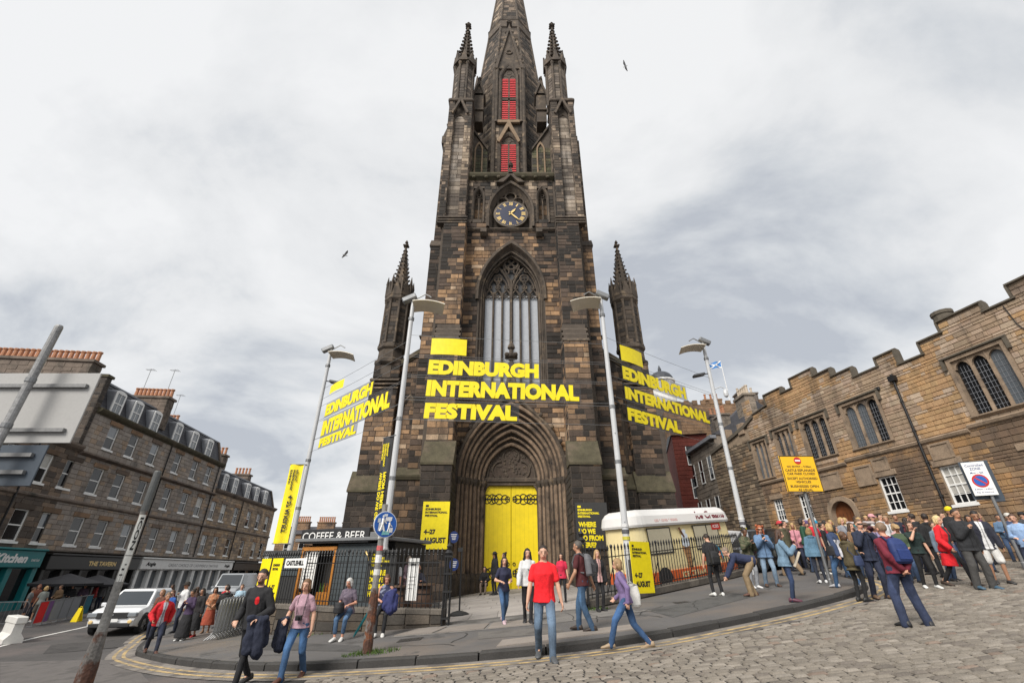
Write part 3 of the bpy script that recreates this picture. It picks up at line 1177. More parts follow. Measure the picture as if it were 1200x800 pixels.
def lantern():
 a8 = [pi / 8 + k * pi / 4 for k in range(8)]
 rv = LR / cos(pi / 8)
 g = G()
 g.lathe([(rv - .06, 27), (rv - .06, 46.5)], LX, LY, 8, pi / 8)
 g.build('lantern_wall', M_CORE, church)
 for k in range(8):
  a = k * pi / 4
  n = Vector((cos(a), sin(a), 0))
  if n.y > .2:
   continue
  u = Vector((0, 0, 1)).cross(n) * -1
  u = Vector((-sin(a), cos(a), 0))
  wd = 2 * LR * math.tan(pi / 8)
  c = Vector((LX, LY, 28)) + n * (LR - .05)
  front = n.y < -.9
  hole = (lambda b0, b1: [(wd / 2 - .85, wd / 2 + .85)] if (b0 > 2.2 and b1 < 17.7) else []) if front else None
  MS.face(c - u * wd / 2, u, (0, 0, 1), n, wd, 18.2, .42, .3 if front else .5, 1.0, hole, .04)
  x, y = LX + rv * cos(a8[k]), LY + rv * sin(a8[k])
 for k in range(8):
  a = a8[k]
  if sin(a) > .3:
   continue
  for dr, r in ((.05, .2), (.0, .0)):
   if r:
    g = G()
    x, y = LX + (rv + dr) * cos(a), LY + (rv + dr) * sin(a)
    g.lathe([(r * 1.3, 28.2), (r * 1.3, 28.6), (r, 28.8), (r, 45.2), (r * 1.3, 45.4), (r * 1.3, 45.7), (r * .4, 47.6)], x, y, 8)
    g.build('colonnette', M_TRIM, church)
 yf = LY - LR
 # two louvred openings one above the other, jambs and hoods
 for z0, zs, h in ((30.4, 34.3, 1.25), (37.6, 44.0, 1.9)):
  win = G()
  sweep_arch(win, [(-.02, .3), (0, -.06), (.1, -.16), (.22, -.2), (.34, -.05), (.34, .1)], .68, zs, h, z0, yf, 8)
  win = win.build('belfry_opening', M_TRIM, church)
  win.location.x += X0
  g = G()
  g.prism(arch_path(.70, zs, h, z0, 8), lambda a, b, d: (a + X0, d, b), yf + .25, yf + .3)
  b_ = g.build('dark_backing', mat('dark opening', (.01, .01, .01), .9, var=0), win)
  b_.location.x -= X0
  z = z0 + .1
  while z < zs + .05:
   for s2 in (-1, 1):
    if z > 40.6 and z < 41.15:
     continue
    g = G()
    xa, xb = sorted((s2 * .06 + X0, s2 * .66 + X0))
    g.prism([(yf + .2, z + .12), (yf - .01, z), (yf - .01, z + .11), (yf + .2, z + .23)], lambda a, b, d: (d, a, b), xa, xb)
    o = g.build('louvre_slat', M_RED, win)
    o.location.x -= X0
   z += .27
  g = G()
  g.box(X0 - .07, X0 + .07, yf - .02, yf + .2, z0, zs + .1)
  for s2 in (-1, 1):
   g.tube([(X0 + s2 * .35 + .31 * cos(t), yf + .08, zs + .05 + .55 * sin(t)) for t in [pi * i / 10 for i in range(11)]], .07, 6)
  g.tube([(X0 + .24 * cos(t), yf + .08, zs + h * .55 + .24 * sin(t)) for t in [2 * pi * i / 12 for i in range(13)]], .06, 6)
  if z0 > 35:
   g.box(X0 - .70, X0 + .70, yf - .02, yf + .2, 40.7, 41.05)
  o = g.build('window_tracery', M_TRIM, win)
  o.location.x -= X0
 # pale gablet between the two openings
 g = G()
 g.prism([(-1.05, 34.6), (0, 37.5), (1.05, 34.6), (.85, 34.4), (0, 36.5), (-.85, 34.4)], lambda a, b, d: (a + X0, d, b), yf - .32, yf - .02)
 g.bbox(X0 - 1.05, X0 + 1.05, yf - .3, yf, 37.1, 37.5, .04)
 g.build('gablet', mat('pale weathered stone', (.24, .17, .11)), church)
 # lucarne gable above the upper opening with its shafts
 for s in (-1, 1):
  g = G()
  g.lathe([(.2, 37.3), (.15, 37.6), (.15, 46.8), (.24, 47.0), (.24, 47.4), (.05, 49.2)], X0 + s * 1.2, yf - .1, 8)
  g.build('colonnette', M_TRIM, church)
 g = G()
 g.prism([(-1.35, 45.6), (0, 52.6), (1.35, 45.6)], lambda a, b, d: (a + X0, d, b), yf - .12, yf + 2.2)
 g.prism([(-1.5, 45.4), (0, 53.4), (1.5, 45.4), (1.2, 45.4), (0, 52.2), (-1.2, 45.4)], lambda a, b, d: (a + X0, d, b), yf - .32, yf - .1)
 g.tube([(X0 + .3 * cos(t), yf - .15, 48.3 + .3 * sin(t)) for t in [2 * pi * i / 12 for i in range(13)]], .08, 6)
 for i in range(5):
  for s in (-1, 1):
   t = (i + .6) / 5.6
   g.ell((X0 + s * (1.42 * (1 - t) + .08), yf - .22, 45.6 + 7.6 * t), (.17, .17, .2), 6, 4)
 finial(g, X0, yf - .15, 53.0, .95)
 g.build('lucarne', M_TRIM, church)
 # spire: stones on the visible faces, ribs, ornamental bands
 z0, z1 = 46.0, 85.0
 R = lambda z: 3.12 * (z1 - z) / (z1 - z0)
 sp = G()
 sp.lathe([(R(z0) / cos(pi / 8) - .03, z0), (.02, z1)], LX, LY, 8, pi / 8)
 sp = sp.build('spire', M_CORE, church)
 for k in range(8):
  a = k * pi / 4
  n0 = Vector((cos(a), sin(a), 0))
  if n0.y > .2:
   continue
  u = Vector((-sin(a), cos(a), 0))
  z = z0
  while z < 74:
   ch = RN.uniform(.38, .55)
   r = R(z + ch / 2)
   wd = 2 * r * math.tan(pi / 8)
   tilt = (n0 + Vector((0, 0, 3.12 / (z1 - z0)))).normalized()
   vv = tilt.cross(u) * -1
   if vv.z < 0:
    vv = -vv
   MS.face(Vector((LX, LY, z)) + n0 * (R(z) - .02) - u * wd / 2, u, vv, tilt, wd, ch, ch, .35, .9, None, .035)
   z += ch
 for k in range(8):
  a = a8[k]
  if sin(a) > .3:
   continue
  g = G()
  q = 1 / cos(pi / 8)
  g.tube([(LX + R(z) * q * cos(a), LY + R(z) * q * sin(a), z) for z in (z0, 60, 75, z1 - .5)], [.16, .14, .1, .05], 6)
  g.build('spire_rib', M_TRIM, sp)
 for zb in (55.0, 67.0):
  g = G()
  q = 1 / cos(pi / 8)
  g.lathe([(R(zb) * q, zb), (R(zb) * q + .14, zb + .15), (R(zb) * q + .06, zb + 1.5), (R(zb) * q + .14, zb + 1.65), (R(zb + 1.8) * q, zb + 1.8)], LX, LY, 8, pi / 8)
  g.build('spire_band', M_TRIM, sp)


lantern()
X0 = -.05


# --- great window
def great_window():
 win = G()
 for i, (d0, d1, y0, y1) in enumerate(((.0, -.12, 25.78, 26.0), (-.12, -.24, 26.0, 26.25), (-.24, -.36, 26.25, 26.5))):
  sweep_arch(win, [(d0, y0 - 26), (d0, y1 - 26 + .02), (d1, y1 - 26 + .02), (d1 + .02, y1 - 26 + .1)], WA, WZ, WH, WB, 26, 12)
 sweep_arch(win, [(.0, -.2), (.06, -.38), (.2, -.38), (.28, -.24), (.28, 0), (.0, 0)], WA, WZ, WH, WZ - .5, 26, 12)
 win = win.build('window', M_TRIM, church)
 win.location.x += X0

 def part(g, name, m):
  o = g.build(name, m, win)
  o.location.x -= X0
  return o
 for r in (2.08, 1.97):
  g = G()
  g.tube([(x + X0, 26.0 + (2.08 - r) * 2, z) for x, z in arch_path(r, WZ, WH * .95 * r / WA, WB, 12)], .075, 6)
  part(g, 'window_moulding', M_TRIM)
 # six lights of glass coloured with the sky's reflection, a pane each
 gw = 1.88
 for i in range(6):
  x0, x1 = X0 - gw + i * gw / 3 + .05, X0 - gw + (i + 1) * gw / 3 - .05
  g = G()
  g.box(x0, x1, 26.62, 26.66, WB, WZ + .35)
  part(g, 'pane', M_SKYTINT)
 g = G()
 g.prism(arch_path(gw + .1, WZ + .2, 3.9, WZ + .2, 10), lambda a, b, d: (a + X0, d, b), 26.7, 26.75)
 part(g, 'tracery_backing', mat('dark leaded glass', (.05, .05, .052), .3))
 for i in range(1, 6):
  x = X0 - gw + i * gw / 3
  g = G()
  r = .12 if i == 3 else .075
  g.prism([(x - r, 26.6), (x - r * .4, 26.38), (x + r * .4, 26.38), (x + r, 26.6), (x + r, 26.75), (x - r, 26.75)], lambda a, b, d: (a, b, d), WB, WZ + (1.6 if i == 3 else .5))
  part(g, 'mullion', M_TRIM)
 g = G()
 ring = lambda cx, cz, r, th, n=16: g.tube([(X0 + cx + r * cos(2 * pi * k / n), 26.5, cz + r * sin(2 * pi * k / n)) for k in range(n + 1)], th, 6)
 for i in range(6):                               # cusped heads of the lights
  cx = -gw + (i + .5) * gw / 3
  g.tube([(X0 + cx + x, 26.5, z) for x, z in arch_pts(.29, WZ + .1, .62, 5)], .065, 6)
  for s in (-1, 1):
   ring(cx + s * .13, WZ + .2, .1, .04, 8)
  ring(cx, WZ + .98, .17, .05, 10)
 for s in (-1, 1):                                # two sub-arches
  g.tube([(X0 + s * gw / 2 + x, 26.48, z) for x, z in arch_pts(gw / 2, WZ + .2, 2.5, 8)], .09, 6)
  for q in (-.32, .32):
   g.tube([(X0 + s * gw / 2 + q + x, 26.5, z) for x, z in arch_pts(.34, WZ + .85, .85, 5)], .06, 6)
  ring(s * gw / 2, WZ + 1.75, .3, .07)
  for k in range(4):
   a = pi / 4 + k * pi / 2
   ring(s * gw / 2 + .15 * cos(a), WZ + 1.75 + .15 * sin(a), .12, .035, 8)
  ring(s * .42, WZ + 2.35, .26, .06, 12)
 ring(0, WZ + 3.05, .52, .09, 18)
 for k in range(4):
  a = k * pi / 2
  ring(.26 * cos(a), WZ + 3.05 + .26 * sin(a), .22, .05, 10)
 for s in (-1, 1):
  ring(s * 1.15, WZ + 2.45, .2, .06, 10)
  g.tube([(X0, 26.5, WZ + 1.4), (X0 + s * .3, 26.5, WZ + 2.0), (X0 + s * .62, 26.5, WZ + 2.9)], .06, 6)
 part(g, 'tracery', M_TRIM)
 g = G()
 g.prism([(25.6, WB - .3), (25.6, WB - .1), (26.6, WB + .25), (26.8, WB + .25), (26.8, WB - .3)], lambda a, b, d: (d, a, b), X0 - WA, X0 + WA)
 part(g, 'sill', M_MOSS)
 # two stone spouts above the window
 for s in (-1, 1):
  g = G()
  g.prism([(25.55, 22.5), (25.35, 22.45), (25.3, 22.1), (25.6, 21.9), (25.85, 21.9), (25.85, 22.5)], lambda a, b, d: (d, a, b), X0 + s * 2.05 - .22, X0 + s * 2.05 + .22)
  g.build('water_spout', M_TRIM, church)


great_window()


# --- portal: nested orders, tympanum, doors
M_HOLLOW = mat('portal stone darkened as shade', (.06, .047, .037), .92, var=.4, scale=2.5, fine=18, bump=.6, bscale=14, streak=(SOOT, .7))  # shade of the hollows put into a darker stone colour
M_ROLL = mat('portal stone with painted highlight', (.22, .155, .105), .9, var=.45, scale=3, fine=20, bump=.5, bscale=16, stain=[(SOOT, 1.1, .5, .7)], streak=(SOOT, .7))  # highlights on the rolls painted as a lighter stone colour


def portal():
 n = 7
 for i in range(n):
  t = i / n
  a = PA - i * .215
  h = PHT - i * .36
  y = 25.72 + i * .21
  g = G()
  sweep_arch(g, [(.02, -.02), (-.06, -.02), (-.09, .04), (-.13, .04), (-.15, .1), (-.20, .12), (-.22, .22), (.02, .22)], a, PZ, h, BZ, y, 12)
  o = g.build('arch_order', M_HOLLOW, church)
  o.location.x += X0
  g = G()
  r = .085 if i % 2 else .115
  g.tube([(x + X0, y - .06, z) for x, z in arch_path(a - .05, PZ, h * .985, BZ, 12)], r, 7)
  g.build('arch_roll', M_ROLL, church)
  for s in (-1, 1):                            # capitals and bases
   g = G()
   g.lathe([(r, PZ - .45), (r * 2, PZ - .15), (r * 2.1, PZ)], X0 + s * (a - .05), y - .03, 8)
   g.build('capital', M_TRIM, church)
   g = G()
   g.lathe([(r * 2.2, -1.1), (r * 2.2, -.35), (r * 1.3, -.1)], X0 + s * (a - .05), y - .03, 8)
   g.build('column_base', M_TRIM, church)
 # outer hood sweeping up into an ogee with a finial in front of the window
 g = G()
 P = [(x + X0, 25.62, z) for x, z in arch_pts(PA + .12, PZ, PHT + .1, 12)]
 k = len(P) // 2
 for s in (-1, 1):
  side = [p for p in P if (p[0] - X0) * s >= -1e-6]
  side.sort(key=lambda p: p[2])
  side = [p for p in side if p[2] < PZ + PHT - .75]
  side += [(X0 + s * .55, 25.62, PZ + PHT + .15), (X0 + s * .3, 25.6, PZ + PHT + .8), (X0 + s * .14, 25.58, PZ + PHT + 1.6), (X0 + s * .06, 25.58, PZ + PHT + 2.6)]
  g.tube(side, .13, 7)
  for i, p in enumerate(side[2:-1]):
   if i % 2 == 0:
    g.ell((p[0] + s * .12, 25.55, p[2] + .12), (.14, .14, .14), 6, 4)
 finial(g, X0, 25.55, 11.3, 1.25)
 g.lathe([(.14, 11.0), (.1, 11.6)], X0, 25.55, 8)
 g.build('portal_hood', M_TRIM, church)
 # tympanum
 ty = 27.12
 g = G()
 g.prism(arch_path(1.52, PZ + .12, 2.3, 4.7, 10), lambda a, b, d: (a + X0, d, b), ty, ty + .3)
 tym = g.build('tympanum', mat('carved panel', (.075, .055, .042), .9, var=.5, scale=6, fine=26, bump=1.0, bscale=22), church)
 g = G()
 for cx, cz, r in ((0, 6.15, .48), (-.6, 5.35, .5), (.6, 5.35, .5)):
  t0, t1 = {0: (-.6, pi + .6), -.6: (pi * .5, pi * 1.35), .6: (-pi * .35, pi * .5)}[cx]
  g.tube([(X0 + cx + r * cos(t0 + (t1 - t0) * i / 14), ty - .02, cz + r * sin(t0 + (t1 - t0) * i / 14)) for i in range(15)], .06, 6)
 g.tube([(x + X0, ty - .03, z) for x, z in arch_path(1.42, PZ + .12, 2.1, 4.85, 10)], .07, 6)
 g.build('trefoil', M_TRIM, tym)
 g = G()                                          # foliage carving in the panel
 for i in range(90):
  x, z = RN.uniform(-1.25, 1.25), RN.uniform(4.95, 6.7)
  if abs(x) < arch_half(1.35, PZ + .1, 2.0, z):
   g.ell((X0 + x, ty, z), (.085, .05, .085), 6, 4)
 g.build('carving', M_TRIM, tym, kind='stuff')
 g = G()
 g.bbox(X0 - 1.78, X0 + 1.78, 26.95, 27.5, 4.62, 4.9, .05)
 g.bbox(X0 - 1.66, X0 + 1.66, 27.02, 27.5, 4.45, 4.62, .03)
 g.build('lintel', M_TRIM, church)
 for s in (-1, 1):
  g = G()
  g.box(*sorted((X0 + s * 1.5, X0 + s * 1.8)), 27.05, 27.6, BZ, 4.46)
  g.prism([(s * 1.5, 4.46), (s * 1.5, 4.1), (s * 1.42, 4.3), (s * 1.3, 4.46)], lambda a, b, d: (a + X0, d, b), 27.04, 27.3)
  g.build('door_jamb', M_TRIM, church)
 core.box(X0 - 1.9, X0 + 1.9, 27.6, 28.3, BZ, 8.5)
 for s in (-1, 1):
  g = G()
  g.bbox(*sorted((X0 + s * .012, X0 + s * 1.52)), 27.2, 27.28, -1.05, 4.5, .012)
  door = g.build('door', M_YELLOW, church)
  for z in (3.72, -.1):                        # scrolled strap hinges
   g = G()
   x1 = s * 1.46
   y = 27.185
   g.tube([(X0 + x1, y, z), (X0 + s * .12, y, z)], [.045, .02], 5)
   for bx, size, back in ((1.40, 1.0, 0), (1.12, .9, 1), (1.02, 1.05, 0), (.72, .8, 1), (.62, .85, 0), (.36, .55, 0)):
    for q in (-1, 1):                    # scrolls branching off the strap and curling in
     px, pz, th = s * bx, z, pi / 2 * q + (.5 if back else -.5) * q * s * -1
     pts = []
     for i in range(17):
      pts.append((X0 + px, y, pz))
      px += .055 * size * cos(th) * 1
      pz += .055 * size * sin(th)
      th += q * s * (1 if not back else -1) * (.04 + .034 * i)
     pts = [p for p in pts if s * (p[0] - X0) > .03 and s * (p[0] - X0) < 1.5]
     g.tube(pts, [.024] * (len(pts) - 3) + [.022, .026, .03], 5)
   g.ell((X0 + s * .13, y, z), (.06, .025, .06), 8, 5)
   g.build('strap_hinge', M_BLACK, door)
  g = G()
  for k in range(1, 6):
   g.box(*sorted((X0 + s * k * .25 - .004, X0 + s * k * .25 + .004)), 27.196, 27.2, -1.0, 4.45)
  g.build('board_joint', mat('door board joint', (.55, .40, .003), .6), door)
  g = G()
  g.tube([(X0 + s * .16 + .07 * cos(t), 27.17, .35 + .07 * sin(t)) for t in [2 * pi * i / 12 for i in range(13)]], .018, 5)
  g.build('ring_handle', M_BLACK, door)


portal()


# --- nave front and the two stair turrets
def aisle(s):
 x0, x1 = sorted((s * 5.0 + X0, s * 8.2 + X0))
 hole = None
 sb(s, 5.6, 8.2, 29.2, 31, BZ, 12.6, faces='F')
 zi, zo = 15.2, 12.9
 za, zb = (zo, zi) if s < 0 else (zi, zo)
 core.prism([(x0, 12.5), (x1, 12.5), (x1, zb), (x0, za)], lambda a, b, d: (a, d, b), 29.2, 30.2)
 MS.face((x0, 29.2, 12.6), (1, 0, 0), (0, 0, 1), (0, -1, 0), x1 - x0, 2.5, .36, .4, .9,
  lambda b0, b1: [((x1 - x0) * (1 - (12.6 + b1 - zo) / (zi - zo)), 9)] if s > 0 and b1 > .3 else ([(-1, (x1 - x0) * ((12.6 + b1 - zo) / (zi - zo)))] if b1 > .3 else []))
 g = G()
 g.prism([(x0, za), (x1, zb), (x1, zb + .35), (x0, za + .35)], lambda a, b, d: (a, d, b), 29.0, 30.3)
 g.prism([(x0, za - .15), (x1, zb - .15), (x1, zb), (x0, za)], lambda a, b, d: (a, d, b), 29.1, 30.3)
 g.build('raking_parapet', M_MOSS, church)
 g = G()
 fx = s * 6.55 + X0
 fz = zi + (zo - zi) * (6.55 - 5) / 3.2 + .3
 g.lathe([(.22, fz - .3), (.22, fz + .3), (.08, fz + .6)], fx, 29.4, 4, pi / 4)
 finial(g, fx, 29.4, fz + .5, .9)
 g.build('gable_finial', M_TRIM, church)
 # low gabled buttress with mossy shoulders in front
 sb(s, 6.45, 7.9, 28.6, 30, BZ, 4.6, faces='F')
 slope('buttress_weathering', s, 6.45, 8.1, 28.6, 29.1, 4.6, 5.5)
 # tall lancet recess
 g = G()
 sweep_arch(g, [(-.12, .25), (0, 0), (.12, -.1), (.2, 0)], .45, 9.4, 1.1, 5.6, 29.17, 6)
 o = g.build('aisle_lancet', M_TRIM, church)
 o.location.x += s * 7.0 + X0
 # stair turret
 cx, cy = s * 8.8 + X0, 29.5
 sb(s, 7.75, 9.95, 28.3, 30.7, BZ, 4.4, faces='FI')
 slope('buttress_weathering', s, 7.75, 9.95, 28.3, 28.75, 4.4, 5.6)
 sb(s, 7.85, 9.72, 28.65, 30.5, 4.8, 11.2, faces='FI')
 for k in range(3):
  slope('buttress_weathering', s, 7.85, 9.72, 28.65, 28.85, 11.2 + k * .3, 11.4 + k * .3, M_TRIM, .08)
 sb(s, 7.87, 9.66, 28.75, 30.4, 12.0, 13.1, faces='FI')
 g = G()
 g.lathe([(.95, 13.0), (1.1, 13.15), (1.1, 13.4), (.93, 13.55), (.9, 14.2), (1.05, 14.35), (1.05, 14.6), (.86, 14.75)], cx, cy, 8, pi / 8)
 g.build('turret_collar', M_TRIM, church)
 g = G()
 g.lathe([(.85, 12.0), (.85, 18.6)], cx, cy, 8, pi / 8)
 sh = g.build('turret_shaft', M_CORE, church)
 for k in range(8):
  a = k * pi / 4
  n = Vector((cos(a), sin(a), 0))
  u = Vector((-sin(a), cos(a), 0))
  if n.y > .8:
   continue
  MS.face(Vector((cx, cy, 14.7)) + n * .785 - u * .325, u, (0, 0, 1), n, .65, 3.6, .34, .3, .65, None, .03,
  tone((.035, .03, .026), (.06, .048, .038), (.09, .068, .05), lo=.7, hi=1.25))
  g = G()
  a2 = a + pi / 8
  g.lathe([(.14, 14.7), (.1, 14.9), (.1, 18.2), (.16, 18.4)], cx + .88 * cos(a2), cy + .88 * sin(a2), 6)
  g.build('colonnette', M_TRIM, sh)
 g = G()
 g.lathe([(.9, 18.3), (1.05, 18.5), (1.05, 18.8), (.9, 18.95)], cx, cy, 8, pi / 8)
 for k in range(8):
  a = k * pi / 4
  c, u, n = Vector((cx + .93 * cos(a), cy + .93 * sin(a), 0)), Vector((-sin(a), cos(a), 0)), Vector((cos(a), sin(a), 0))
  g.prism([(-.38, 18.8), (0, 20.2), (.38, 18.8)], lambda p, q, d: tuple(c + u * p + n * d + Vector((0, 0, q))), -.3, .06)
  b = a + pi / 8
  g.lathe([(.1, 18.8), (.1, 19.9), (.13, 19.95), (.02, 20.7)], cx + .99 * cos(b), cy + .99 * sin(b), 5)
 g.build('turret_crown', M_TRIM, church)
 g = G()
 g.lathe([(.76, 18.9), (.08, 24.0)], cx, cy, 8, pi / 8)
 crockets(g, cx, cy, .74, .1, 19.4, 23.8, 11, .115, 8, pi / 8)
 finial(g, cx, cy, 23.7, .72)
 g.build('spirelet', M_TRIM, church)


mir(aisle)
# body of the nave behind
g = G()
g.box(X0 - 9.3, X0 + 9.3, 30.5, 62, BZ, 11.5)
g.prism([(-9.6, 11.5), (-5, 12.5), (0, 18), (5, 12.5), (9.6, 11.5)], lambda a, b, d: (a + X0, d, b), 35, 62)
g.build('nave', mat('nave stone', (.075, .058, .045), .95, var=.4, bump=.5, bscale=10), church)
core.build('wall', M_CORE, church)
MS.finish(church, M_STONE, 300)


# --- festival boards fixed to the front
def board(label, o, u, wd, ht, face, parts, group=None, depth=.05, name='poster_board'):
 """upright printed board: o lower left corner, u along; parts = list of (text, x, y, height, width)"""
 o, u = Vector(o), Vector(u).normalized()
 n = Vector((u.y, -u.x, 0))
 v = Vector((0, 0, 1))
 t = thing(name, label, 'poster', o, group)
 g = G()
 P = [o, o + u * wd, o + u * wd + v * ht, o + v * ht]
 g.add([p + n * d for d in (-depth, 0) for p in P], [(4, 5, 6, 7), (3, 2, 1, 0), (0, 1, 5, 4), (1, 2, 6, 5), (2, 3, 7, 6), (3, 0, 4, 7)])
 g.build('board', face, t)
 g = G()
 for q in parts:
  if q[0] == '#':
   _, x, y, h_, w_ = q
   a = o + u * x + v * y + n * .006
   g.quad(a, a + u * w_, a + u * w_ + v * h_, a + v * h_)
  else:
   txt, x, y, h_, w_ = q
   letters(g, txt, o + u * x + v * y, u, v, n, h_, w_, .055, rise=.006)
 if parts:
  g.build('lettering', kind='stuff' if sum(q[0] == '#' for q in parts) > 1 else None, parent=t, mat=M_INK if face in (M_YPRINT, M_YELLOW, M_WHITE) else M_YPRINT)
 return t


M_DARK = mat('charcoal print', (.03, .03, .03), .55, var=.05)


def eif_parts(wd, ht):
 k = wd
 return [('#', .09 * k, ht - .17 * k, .07 * k, .1 * k), ('EDINBURGH', .09 * k, ht - .27 * k, .07 * k, .5 * k), ('INTERNATIONAL', .09 * k, ht - .37 * k, .07 * k, .72 * k),
  ('FESTIVAL', .09 * k, ht - .47 * k, .07 * k, .42 * k), ('4\u201327', .09 * k, .36 * k + .05 * ht, .15 * k, .38 * k), ('AUGUST', .09 * k, .1 * k + .05 * ht, .17 * k, .72 * k)]


p0, p1 = at(491, 643, 23.1), at(523.5, 587, 23.1)
board('yellow board with dates on the stone left of the church door', (p0.x, 23.2, p0.z), (1, 0, 0), p1.x - p0.x + .15, p1.z - p0.z, M_YPRINT, eif_parts(1.5, p1.z - p0.z))
p0, p1 = at(677, 643, 23.1), at(711, 588, 23.1)
wd, ht = p1.x - p0.x, p1.z - p0.z
board('dark board in yellow capitals on the stone right of the church door', (p0.x, 23.2, p0.z), (1, 0, 0), wd, ht, M_DARK,
  [('#', .12, ht - .25, .1, .17), ('EDINBURGH', .12, ht - .4, .1, .7), ('INTERNATIONAL', .12, ht - .55, .1, 1.05), ('FESTIVAL', .12, ht - .7, .1, .62),
  ('WHERE', .12, ht - 1.13, .24, .85), ('DO WE', .12, ht - 1.43, .24, .8), ('GO FROM', .12, ht - 1.73, .24, 1.15), ('HERE?', .12, ht - 2.03, .24, .8)])

# ------------------------------------------------------------------ street fronts, each in its own frame: x along the front, z up
def front(name, label, x0, k, z0, group=None):
 """root of a building whose front runs along (k, 1) from (x0, 0); its local z is measured from z0"""
 o = thing(name, label, 'building', (x0, 0, z0), group, atan2(1, k))
 OFF[o.name] = Vector((0, 0, z0))
 return o


def inst(me, name, parent, loc=(0, 0, 0), **k):
 o = bpy.data.objects.new(name, me)
 COL.objects.link(o)
 o.parent = parent
 o.location = loc
 OFF[o.name] = OFF.get(parent.name, Vector((0, 0, 0)))
 return props(o, **k)


M_TENE = mat('tenement stone', attr=True, rough=.92, var=.24, scale=1.2, fine=18, bump=.5, bscale=14, stain=[((.07, .06, .05), .4, .58, .82)], streak=((.06, .05, .043), .42))
M_TEDGE = mat('tenement dressed stone', (.16, .125, .10), .9, var=.35, scale=1.5, fine=14, bump=.4, bscale=12, stain=[((.05, .045, .035), .8, .5, .7)])
M_TCORE = mat('tenement mortar', (.21, .185, .16), .95, var=.3)
M_FRAME = mat('white window paint', (.8, .8, .78), .5, var=.08, scale=4)
M_POT = mat('terracotta', (.42, .20, .11), .85, var=.3, scale=3)
M_LEAD = mat('roof lead', (.20, .21, .23), .6, var=.25, scale=2)

SASH = {}


def sash(w, h, out, cols=1, rows=2, frame=None, fw=.075):
 """shared meshes of a sash window of w x h: frame, pane, sill; out = -1 or 1 is the outward y"""
 key = (w, h, out, cols, rows, fw)
 if key in SASH:
  return SASH[key]
 g = G()
 y = lambda a: out * a
 bx = lambda x0, x1, a, b, z0, z1: g.box(x0, x1, *sorted((y(a), y(b))), z0, z1)
 bx(-w / 2, -w / 2 + fw, -.16, -.07, 0, h)
 bx(w / 2 - fw, w / 2, -.16, -.07, 0, h)
 bx(-w / 2 + fw, w / 2 - fw, -.16, -.07, h - fw, h)
 bx(-w / 2 + fw, w / 2 - fw, -.16, -.07, 0, fw)
 for j in range(1, rows):
  z = h * j / rows
  t = .035 if (rows == 2 or j == rows // 2) else .016
  bx(-w / 2 + fw, w / 2 - fw, -.15, -.08, z - t, z + t)
 for i in range(1, cols):
  x = -w / 2 + fw + (w - 2 * fw) * i / cols
  bx(x - .016, x + .016, -.145, -.085, fw, h - fw)
 g2 = G()
 pw, ph = (w - 2 * fw) / cols, (h - 2 * fw) / rows
 g2.box(-pw / 2 + .01, pw / 2 - .01, *sorted((y(-.135), y(-.12))), -ph / 2 + .01, ph / 2 - .01)
 g3 = G()
 g3.box(-w / 2 - .1, w / 2 + .1, *sorted((y(-.16), y(.06))), -.13, 0)
 SASH[key] = (g.mesh('window', M_FRAME), g2.mesh('pane', M_GLASS), g3.mesh('sill', M_FRAME if frame is None else frame),
  [(-w / 2 + fw + pw * (i + .5), 0, fw + ph * (j + .5)) for i in range(cols) for j in range(rows)])
 return SASH[key]


def put_window(parent, u, z, w, h, out, cols=1, rows=2, sill=None, fw=.075, yy=0):
 f, p, s, spots = sash(w, h, out, cols, rows, sill, fw)
 o = inst(f, 'window', parent, (u, yy, z))
 for c in spots:
  pm = inst(p if random.Random(u * 7 + z).random() < .45 or c[2] < h * .3 else PANES(p, u, z), 'pane', o, c)
 inst(s, 'sill', o)
 return o


BLIND = {}


def PANES(me, u, z):
 """the same pane with a pale blind, or a sky reflection painted into its colour"""
 k = (me.name, int(u * 3 + z * 5) % 2)
 if k not in BLIND:
  m = me.copy()
  m.materials[0] = (mat('window blind', (.42, .41, .38), .35, var=.1), mat('window glass with painted reflection', (.10, .115, .13), .08, var=0, spec=1.0))[k[1]]
  BLIND[k] = m
 return BLIND[k]


def holes_of(wins):
 """wins: (centre u, sill z, w, h) relative to a face that starts at u0, z0"""
 def mk(u0, z0):
  def f(b0, b1):
   z = z0 + (b0 + b1) / 2
   return [(u - w / 2 - .02 - u0, u + w / 2 + .02 - u0) for u, s, w, h in wins if s - .12 < z < s + h + .06]
  return f
 return mk


